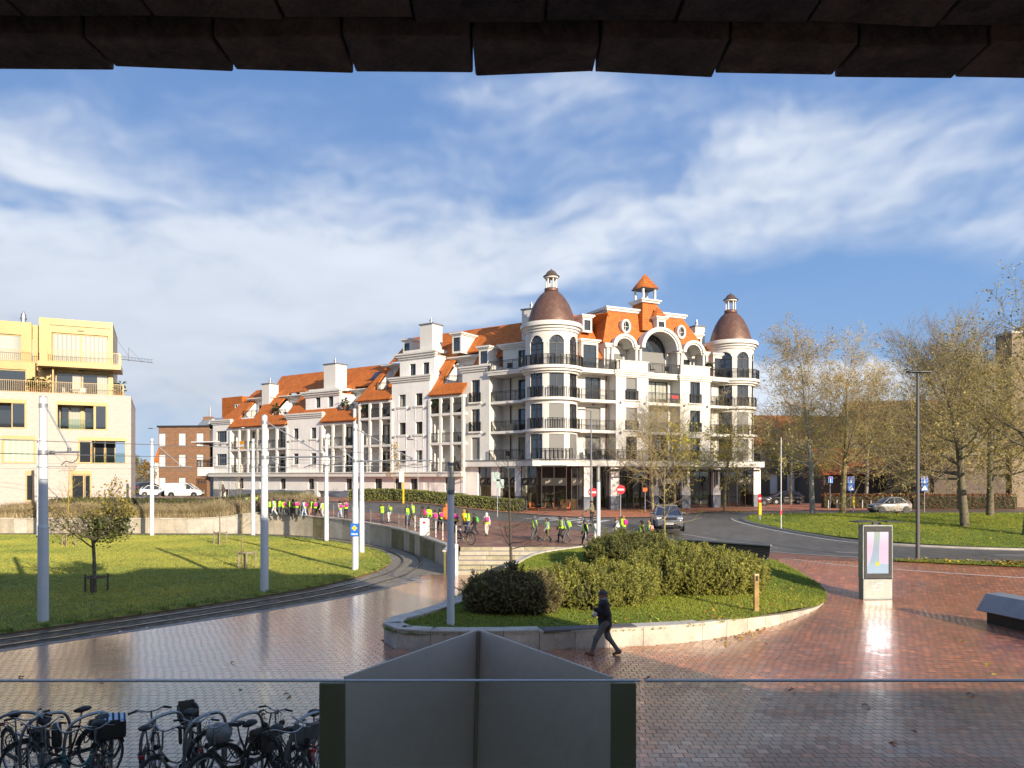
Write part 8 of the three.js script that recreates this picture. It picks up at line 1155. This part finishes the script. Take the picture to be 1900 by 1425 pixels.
// head field, chin to crown 2*hr*1.18; looks along +z
function headG(hr, cell) {
  const f = (x, y, z) => { let d = Math.hypot(x / .80, (y - .12 * hr) / 1.05, z / .98) - hr; d = smin(d, Math.hypot(x / .62, (y + .62 * hr) / .9, (z - .22 * hr) / .9) - hr * .56, hr * .45); d = smin(d, capsule(x, y, z, [[0, .18 * hr, hr * .88], [0, -.14 * hr, hr * 1.10], hr * .09, hr * .15]), hr * .18); for (const s of [-1, 1]) { d = smin(d, Math.hypot((x - s * hr * .82) / .4, y / 1, (z + .05 * hr) / .7) - hr * .22, hr * .1); d = -smin(-d, Math.hypot(x - s * hr * .33, y - .06 * hr, z - hr * .98) - hr * .14, hr * .12); d = smin(d, Math.hypot(x - s * hr * .33, y - .06 * hr, z - hr * .84) - hr * .12, hr * .03); } d = smin(d, capsule(x, y, z, [[-hr * .2, -.50 * hr, hr * .76], [hr * .2, -.50 * hr, hr * .76], hr * .07, hr * .07]), hr * .08); return d; };
  return surfaceNets(f, [-hr * 1.2, -hr * 1.5, -hr * 1.3], [hr * 1.2, hr * 1.4, hr * 1.5], cell);
}
const poseCache = new Map();
function poseGeo(key, opt, cell, headCell) {
  if (poseCache.has(key)) return poseCache.get(key);
  const S = skeleton(opt), body = surfaceNets(bodyField(S.B), [-.30, -.02, -.36], [.30, .93, .36], cell), head = headG(S.hr, headCell).translate(0, S.hd - .02, S.z0 + .018), fing = fingersG(S.hands), nb = prep(body), nh = prep(head), nf = prep(fing), p = nb.attributes.position, kind = [];
  for (let i = 0; i < p.count; i++) { let best = 9, k = 'j'; for (const b of S.B) { const c = capsule(p.getX(i), p.getY(i), p.getZ(i), b) + (b[4] === 's' ? .004 : 0); if (c < best) { best = c; k = b[4]; } } kind.push(k); }
  const torso = S.B.filter((b) => b[4] === 'j' && b[0][1] > .55 && Math.abs(b[0][0]) < .1 && Math.abs(b[1][0]) < .11 && b[1][1] > .7).slice(0, 3), vest = prep(surfaceNets((x, y, z) => Math.max(bodyField([...torso, [[0, .53, 0], [0, .62, 0], .086, .084]])(x, y, z) - .013, y - .835, .515 - y, Math.abs(x) - (opt.sw ?? .098)), [-.26, .49, -.24], [.26, .86, .24], cell));
  const r = { S, nb, nh, nf, kind, vest }; poseCache.set(key, r); return r;
}
function dressed(P, c) { // one continuous mesh, coloured by what covers it
  const g = join([P.nb.clone(), P.nh.clone(), P.nf.clone()]), n = g.attributes.position.count, C = new Float32Array(n * 3), a = P.nb.attributes.position.count, b = a + P.nh.attributes.position.count, pos = g.attributes.position;
  for (let i = 0; i < n; i++) { let k = i < a ? P.kind[i] : 's', q = { t: c.trousers, j: c.jacket, s: c.skin, f: c.shoes }[k]; if (k === 'j' && c.spots && fbm(pos.getX(i) * 22 + 9, pos.getY(i) * 22 + pos.getZ(i) * 15, 2, 5) > .55) q = c.spots; if (k === 't' && c.stripe && Math.abs(pos.getZ(i)) < .02) q = c.stripe; const hy = P.S.hd - .02; if (i >= a && i < b) { const y = (pos.getY(i) - hy) / P.S.hr, z = (pos.getZ(i) - P.S.z0 - .018) / P.S.hr; if (y < -.42 && y > -.56 && z > .72) q = [.28, .10, .08]; else if (Math.abs(y - .06) < .10 && z > .78 && Math.abs(Math.abs(pos.getX(i) / P.S.hr) - .33) < .13) q = [.05, .035, .03]; } C[i * 3] = q[0]; C[i * 3 + 1] = q[1]; C[i * 3 + 2] = q[2]; }
  g.setAttribute('color', new THREE.BufferAttribute(C, 3)); return g;
}
const skinTone = [.42, .24, .16], mHair = {}, hairM = (c) => (mHair[c.join()] ??= plain(...c, .75));
function hairG(P, style) { const hr = P.S.hr, y = P.S.hd - .02, z = P.S.z0 + .018; if (style === 'beanie' || style === 'cap') { const l = lathe([[hr * .94, .18 * hr], [hr * .98, .36 * hr], [hr * .93, .75 * hr], [hr * .70, 1.08 * hr], [hr * .35, 1.24 * hr], [0, 1.28 * hr]], 18).scale(.90, 1, 1.06), o = [l, lathe([[hr * .90, .10 * hr], [hr * 1.02, .12 * hr], [hr * 1.03, .36 * hr], [hr * .94, .40 * hr]], 18).scale(.90, 1, 1.06)]; if (style === 'cap') o.push(bx(hr * 1.2, .02, hr * .7, 0, .2 * hr, hr * 1.2)); return join(o).rotateX(-.16).translate(0, y, z); }
  const f = (x, yy, zz) => { let d = Math.hypot(x / .84, (yy - .16 * hr) / 1.08, (zz + .05 * hr) / 1.02) - hr * 1.07; if (style === 'hood') d = smin(d, Math.hypot(x, yy + .6 * hr, zz + .3 * hr) - hr * .8, hr * .5); if (style === 'long') d = smin(d, capsule(x, yy, zz, [[0, 0, -.45 * hr], [0, -1.6 * hr, -.75 * hr], hr * .62, hr * .35]), hr * .3); const face = zz - hr * (yy > .42 * hr ? 1.4 : .30 - (yy < -.3 * hr ? .2 : 0)); return Math.max(d, face, -yy - (style === 'long' ? 2.2 : style === 'hood' ? 1.4 : .75) * hr); };
  return prep(surfaceNets(f, [-hr * 1.3, -hr * 2.3, -hr * 1.7], [hr * 1.3, hr * 1.5, hr * 1.6], hr * .13)).translate(0, y, z); }
const vestMats = {}; function vestM(c) { return (vestMats[c.join()] ??= std({ color: col(...c), roughness: .75 })); }
const LIME = [.42, .80, .02], PINK = [.80, .03, .30];
function person(name, label, o) {
  const P = poseGeo(o.pose, poses[o.pose], o.cell ?? .0165, o.headCell ?? .011), t = thing(name, label, 'person', [0, 0, 0], 0, o.group);
  part('body', dressed(P, { skin: skinTone, shoes: [.05, .04, .035], ...o }), M.vc, t); part('hair', hairG(P, o.hair ?? 'short'), hairM(o.hairC ?? [.05, .03, .018]), t); if (o.hair === 'beanie' || o.hair === 'cap' || o.hair === 'hood') t.children[1].name = 'headwear';
  if (o.vest) { const v = part('vest', P.vest, vestM(o.vest), t); for (const y of [.60, .70]) part('reflective_band', lathe([[.118, y], [.1185, y + .018]], 20).scale(.96, 1, .86).translate(0, 0, P.S.z0 * .5), plain(.55, .56, .55, .4), v); }
  if (o.pack) { const b = part('backpack', join([rbx(.17, .21, .09, .035, 0, .715, -.128 + P.S.z0, 0, 0, 0, 2), rbx(.13, .10, .04, .018, 0, .665, -.185 + P.S.z0, 0, 0, 0, 2), tube([[.05, .81, -.10], [.065, .845, 0], [.065, .78, .085], [.075, .66, .06]], .009, 10, 5), tube([[-.05, .81, -.10], [-.065, .845, 0], [-.065, .78, .085], [-.075, .66, .06]], .009, 10, 5)]), vestM(o.pack), t); part('pack_pocket', rbx(.09, .05, .01, .004, 0, .665, -.208 + P.S.z0), plain(.05, .05, .05, .7), b); }
  if (o.bag) part('hand_bag', rbx(.10, .14, .05, .015, .13, .40, .05, 0, 0, 0, 2), vestM(o.bag), t);
  t.scale.setScalar(o.h); return t;
}
const poses = { walkA: { stride: .15, lead: 1 }, walkB: { stride: .13, lead: -1 }, walkC: { stride: .10, lead: 1, lift: .03, armL: 'carry' }, stand: { stride: .02, lead: 1, lift: 0, coat: .05 }, coatA: { stride: .10, lead: -1, lift: .03, coat: .08, bulk: 1.08 }, reach: { stride: .03, lead: 1, lift: 0, armL: 'reach', armR: 'reach', child: false }, adultWalk: { stride: .205, lead: 1, lift: .012, armL: 'hold', armR: 'carry', child: false, lean: .018, bulk: 1.04, coat: .03 } };
function settle(u, v) { let d = 50; for (let i = 0; i < 60; i++) { const x = (u - 950) * d / 1400; d = lerp(d, 1400 * (EYE - upperY(x, d)) / (v - 884), .5); } return [(u - 950) * d / 1400, d]; }
function stand(p, x, d, deg) { p.position.set(x, upperY(x, d) - .005, -d); p.rotation.y = deg * RAD; return p; }
{
  // the walker on the plaza
  const w = person('person', 'man in black jacket, grey beanie and brown boots walking left past the planter wall', { pose: 'adultWalk', h: 1.80, cell: .0095, headCell: .0045, jacket: [.017, .017, .019], trousers: [.13, .13, .12], shoes: [.22, .08, .035], hair: 'beanie', hairC: [.065, .055, .058], skin: [.36, .19, .13] }); w.position.set(2.52, -.01, -20.42); w.rotation.y = -92 * RAD;
  part('scarf', join([new THREE.TorusGeometry(.045, .022, 8, 18).rotateX(Math.PI / 2).scale(1.05, 1, 1).translate(0, .858, .022), rbx(.07, .05, .02, .008, 0, .835, .07)]), plain(.22, .20, .18, .9), w);
  const b = thing('white_bag', 'small white bag held at the chest of the walking man', 'bag', [2.245, 1.14, -20.35]); { const g = new THREE.SphereGeometry(.075, 14, 10), p = g.attributes.position; for (let i = 0; i < p.count; i++) { const k = 1 + .3 * (fbm(p.getX(i) * 20 + 9, p.getY(i) * 20 + p.getZ(i) * 9 + 9, 3, 3) - .5); p.setXYZ(i, p.getX(i) * k * .8, p.getY(i) * 1.3 * k, p.getZ(i) * .8 * k); } g.computeVertexNormals(); part('bag', g, M.white, b); part('neck', cyl(.02, .03, .07, 8, .01, .08, 0), M.white, b); }
  // pedestrians on the raised path: [u, v, pose, height, turn, jacket, trousers, vest, pack, hair style, hair colour, label, extra]
  const g = [.10, .11, .12], dk = [.025, .025, .03], blue = [.10, .16, .28], cream = [.62, .55, .46], wh = [.66, .66, .64], br = [.09, .055, .035], ol = [.13, .11, .065], pinkish = [.45, .22, .20], pale = [.42, .52, .66];
  const list = [
    [457, 949, 'walkA', 1.5, -110, g, dk, LIME, null, 'short', null, 'child in lime vest at the far head of the line, before the far masts'],
    [475, 950, 'walkB', 1.6, -120, dk, dk, LIME, null, 'short', null, 'dark dressed child in lime vest beside the tall arm mast, left'],
    [484, 954, 'coatA', 1.72, -100, br, dk, null, null, 'cap', [.12, .09, .06], 'adult in brown coat half hidden by the tall arm mast'],
    [500, 957, 'walkC', 1.45, -120, g, dk, LIME, null, 'short', null, 'child in lime vest just right of the tall arm mast'],
    [509, 957.5, 'walkA', 1.5, -100, wh, wh, LIME, null, 'short', [.03, .02, .015], 'child in white and lime vest behind the dry grass'],
    [519, 957, 'walkB', 1.5, -130, dk, g, LIME, null, 'long', [.16, .09, .04], 'child with long brown hair and lime vest above the dry grass'],
    [526, 957.5, 'walkC', 1.4, -125, LIME, g, LIME, PINK, 'short', null, 'small child with pink backpack at the end of the dry grass'],
    [537, 958.5, 'coatA', 1.52, -105, dk, dk, LIME, null, 'beanie', [.03, .03, .035], 'child in black coat and lime vest with black hat'],
    [544, 959, 'walkA', 1.5, -130, dk, dk, LIME, PINK, 'short', null, 'child in black with pink backpack beside the black hatted child'],
    [551, 958.5, 'walkB', 1.48, -140, g, g, LIME, PINK, 'short', [.12, .07, .03], 'child in grey with pink pack, alone before the pale blue trousers child'],
    [565, 960, 'walkA', 1.48, -115, pale, pale, LIME, PINK, 'short', [.14, .07, .04], 'child in pale blue clothes with pink backpack'],
    [578, 959.5, 'walkC', 1.55, -110, br, pinkish, LIME, null, 'long', [.14, .06, .03], 'child in brown jacket and dusky pink trousers'],
    [585, 960, 'walkB', 1.5, -150, dk, dk, LIME, PINK, 'long', [.30, .18, .07], 'fair haired child with pink backpack next to the dusky pink trousers'],
    [591, 959, 'walkA', 1.58, -100, g, g, null, null, 'short', null, 'child in plain grey without a vest'],
    [599, 961, 'walkB', 1.45, -120, cream, cream, LIME, null, 'short', [.16, .09, .05], 'child in cream clothes beside the far mast'],
    [631, 963, 'walkA', 1.5, -140, cream, pale, LIME, PINK, 'short', [.03, .02, .015], 'child in cream jacket and pale blue trousers with pink pack'],
    [642, 962, 'walkC', 1.55, -150, pinkish, dk, LIME, PINK, 'short', [.12, .06, .03], 'child in rosy jacket with pink pack just left of the sign mast'],
    [709, 970.5, 'walkA', 1.52, -165, dk, g, LIME, null, 'short', [.16, .09, .04], 'child in lime vest and grey trousers, first right of the twin masts'],
    [722, 970.5, 'walkB', 1.5, -130, g, wh, null, LIME, 'beanie', [.12, .11, .10], 'child in grey jacket, white trousers and lime pack'],
    [756, 974, 'walkC', 1.5, -150, dk, blue, LIME, null, 'short', [.08, .12, .12], 'child in lime vest and blue jeans under the yellow post'],
    [765, 974, 'walkA', 1.72, -120, g, ol, LIME, null, 'cap', [.12, .07, .05], 'adult in brown cap, lime vest and olive trousers'],
    [785, 979.5, 'coatA', 1.55, -100, br, dk, null, PINK, 'short', [.03, .02, .015], 'child in dark brown coat with pink pack'],
    [796, 979.5, 'walkB', 1.55, -150, LIME, wh, LIME, null, 'short', [.03, .02, .02], 'child in lime vest and white trousers by the railing'],
    [807, 984, 'walkC', 1.42, -165, pinkish, g, null, PINK, 'short', [.04, .03, .02], 'small child with bright pink pack and grey trousers'],
    [817, 983, 'walkA', 1.45, -140, dk, dk, LIME, PINK, 'short', [.03, .02, .015], 'child in black and lime with pink pack left of the notice board'],
    [828, 980, 'stand', 1.75, -170, [.75, .16, .02], dk, null, null, 'long', [.45, .14, .04], 'adult in orange vest by the lamp column'],
    [844, 988, 'walkB', 1.5, -140, pinkish, dk, LIME, PINK, 'short', [.05, .03, .02], 'child with lime vest just right of the lamp column'],
    [862, 990.5, 'walkA', 1.62, -120, [.75, .36, .01], g, LIME, null, 'long', [.35, .2, .06], 'person in yellow jacket and lime vest above the parked bicycle'],
    [868, 988.5, 'walkC', 1.55, -110, dk, blue, LIME, null, 'short', [.04, .03, .02], 'child in dark jacket partly behind the yellow jacket'],
    [881, 993.5, 'walkA', 1.45, -90, dk, dk, null, [.10, .55, .06], 'short', [.05, .035, .02], 'child in black with a green backpack, above the steps'],
    [903, 994.5, 'walkB', 1.5, -165, cream, cream, LIME, PINK, 'hood', wh, 'child in white hood with pink pack, above the steps'],
    [993, 1003, 'walkA', 1.5, -95, g, g, LIME, null, 'hood', [.10, .11, .13], 'child in grey hood and lime vest, first right of the bare planter tree'],
    [1016, 1005, 'walkB', 1.42, -80, [.22, .26, .30], ol, LIME, null, 'short', [.03, .02, .015], 'child in pale grey jacket and mottled trousers'],
    [1041, 1005.5, 'walkC', 1.55, -100, ol, dk, LIME, [.16, .22, .30], 'short', [.02, .015, .012], 'child with grey backpack over lime vest'],
    [1052, 1005.5, 'walkA', 1.48, -100, g, g, LIME, LIME, 'short', [.18, .14, .10], 'child with lime pack right beside the grey backpack child'],
    [1087, 1012.5, 'walkA', 1.45, -100, dk, dk, LIME, null, 'beanie', [.05, .05, .06], 'child in black with white striped trousers in front of the cyclist', { stripe: wh }],
    [1106, 1008, 'stand', 1.35, -120, wh, wh, LIME, null, 'short', [.05, .04, .03], 'small child in white left of the white column'],
    [1145, 1004, 'coatA', 1.45, -110, wh, wh, null, null, 'long', [.20, .10, .04], 'child in black and white spotted coat behind the back shrub', { spots: dk }],
    [1157, 1001, 'walkC', 1.5, -140, LIME, g, LIME, PINK, 'long', [.30, .14, .06], 'child with reddish hair, lime vest and pink bag behind the back shrub'],
    [1192, 1013, 'stand', 1.45, -100, br, dk, LIME, null, 'short', [.03, .02, .02], 'dark haired child whose head shows over the back shrub, left one'],
    [1205, 1013, 'stand', 1.42, -130, g, g, LIME, [.72, .30, .28], 'long', [.40, .27, .10], 'fair child with salmon pack whose head shows over the back shrub'],
  ];
  for (const [u, v, pose, h, turn, jacket, trousers, vest, pack, hair, hairC, label, extra] of list) { const [x, d] = settle(u, v); stand(person('person', label, { pose, h: h * .97, jacket, trousers, vest, pack, hair, hairC: hairC ?? [.05, .03, .018], group: 'walkers on the raised path', ...(extra ?? {}) }), x, d, turn); }
  { const [x, d] = [5.6, 53.5]; stand(person('person', 'cyclist in olive parka and black hat standing with a bicycle', { pose: 'reach', h: 1.8, jacket: [.20, .17, .10], trousers: dk, hair: 'beanie', hairC: [.03, .03, .03] }), x + .1, d, -100); const bk = dup(scene.getObjectByName('parked_bicycle'), [x - .25, upperY(x, d - .5), -d + .55], Math.PI + .25, 'black bicycle held by the cyclist in olive parka'); bk.name = numbered('held_bicycle'); }
  { const p = person('person', 'person in dark brown coat standing beside the white terrace door', { pose: 'coatA', h: 1.7, jacket: [.06, .045, .04], trousers: dk, hair: 'short' }); stand(p, -35.2, 92, -90); p.position.y = 2.2; }
}
// ================================================================ FALLEN LEAVES
{
  const R = rng(4001), lg = (seed) => { const q = rng(seed), n = 11, pts = []; for (let i = 0; i < n; i++) { const a = i / n * 6.283, r = .075 * (i % 2 ? .55 : 1) * (.8 + .4 * q()); pts.push([Math.cos(a) * r, Math.sin(a) * r * .85]); } const g = extrude(pts, .002), p = g.attributes.position; for (let i = 0; i < p.count; i++) p.setZ(i, p.getZ(i) + .035 * Math.sin(p.getX(i) * 22 + seed) + .25 * (p.getY(i) ** 2) * 12); g.rotateX(-Math.PI / 2); g.computeVertexNormals(); return g; }, geos = [1, 2, 3, 4].map(lg), mats = [[.20, .10, .03], [.36, .24, .03], [.13, .065, .025], [.42, .30, .04]].map((c) => std({ color: col(...c), roughness: .6, side: THREE.DoubleSide }));
  const spots = [[40, 1258, 'brown leaf on the paving at the left edge'], [188, 1226 + 38, 'thin dark leaf near the glass edge at the left'], [430, 1231, 'brown leaf on the lilac paving left of the prow'], [449, 1281, 'leaf just under the glass edge, left of the prow'], [534, 1291, 'leaf under the glass edge nearest the prow'], [489, 1329, 'pale brown leaf above the bicycles, left of the prow'], [1057, 1206, 'leaf by the planter wall behind the walking man'], [1424, 1194, 'brown leaf on the paving under the planter curve'], [1755, 1121, 'small leaf on the paving between kiosk and slab'], [1783, 1191, 'yellow leaf on the wet paving right of the reflection'], [1832, 1234, 'upper yellow leaf on the sunny paving at the right'], [1846, 1252, 'lower bright yellow leaf on the sunny paving at the right'], [1608, 1312, 'dark leaf under the glass in the reflection'], [1470, 1282, 'dark leaf just under the glass edge at the right'], [1656, 1378, 'small dark leaf low on the shaded paving'], [1694, 1358, 'dark curled leaf on the shaded paving at the right'], [1802, 1291, 'tiny dark leaf under the glass at far right'], [1204, 1260, 'dark leaf over the glass gap']];
  spots.forEach(([u, v, l], i) => { const d = 1400 * EYE / (v - 884), x = (u - 950) * d / 1400, o = thing('fallen_leaf', l, 'leaf', [x, rampY(x, d) * (x > 12 ? 1 : 0) + .012, -d], R() * 6, 'fallen leaves on the plaza'); const s = part('leaf_blade', geos[i % 4], mats[v > 1270 && u > 1190 ? 2 : (l.includes('yellow') ? 3 : i % 3 === 1 ? 2 : 0)], o); s.scale.setScalar(1.25); part('leaf_stalk', rod([.06, .004, 0], [.13, .015, .01], .003, .002, 4), mats[2], o); });
  const L = [], sow = (n, f, yy, s = 1) => { for (let i = 0; i < n; i++) { const [x, d] = f(); const k = .6 + .6 * R(), c = [[.42, .32, .03], [.36, .22, .03], [.24, .12, .035]][Math.floor(R() * 3)]; L.push([mat4(x, yy(x, d), -d, R() - .5, R() * 6, R() - .5, s * k), col(...c.map((q) => q * (.7 + .5 * R())))]); } };
  sow(600, () => { let x, d; do { x = lerp(18, 48, R()); d = lerp(43, 66, R()); } while (!insidePoly(island, x, d)); return [x, d]; }, (x, d) => islandY(x, d) + .07, 1.1); sow(420, () => { let x, d; do { x = lerp(19, 30, R()); d = lerp(35, 38.2, R()); } while (!insidePoly(vergePoly, x, d) || (x < 23 && R() < .8)); return [x, d]; }, (x, d) => rampY(x, d) + .12, 1.1);
  sow(330, () => { let x, d; do { x = lerp(2, 12.6, R()); d = 21.4 + (x < 6 ? 0 : (x - 6) * 1.1) + R() * R() * 8; } while (!insidePoly(planterPoly, x, d)); return [x, d]; }, (x, d) => planterY(x, d) + .05, .75); sow(70, () => [lerp(6, 13, R()), 0].map((v, i) => (i ? 0 : v)).map((v, i, a) => (i ? lerp(22.4, 30.4, ss(5.5, 12.8, a[0])) - R() * .8 : v)), () => .012, .8); sow(220, () => [lerp(10, 24, R()), lerp(68, 73, R())], (x, d) => upperY(x, d) + .08, 1.1);
  scatter('leaf_litter', 'scattered yellow and brown fallen leaves on grass and path edges', 'leaf litter', geos[0], std({ color: col(1, 1, 1), roughness: .7, side: THREE.DoubleSide }), L);
}
renderer.render(scene, camera);
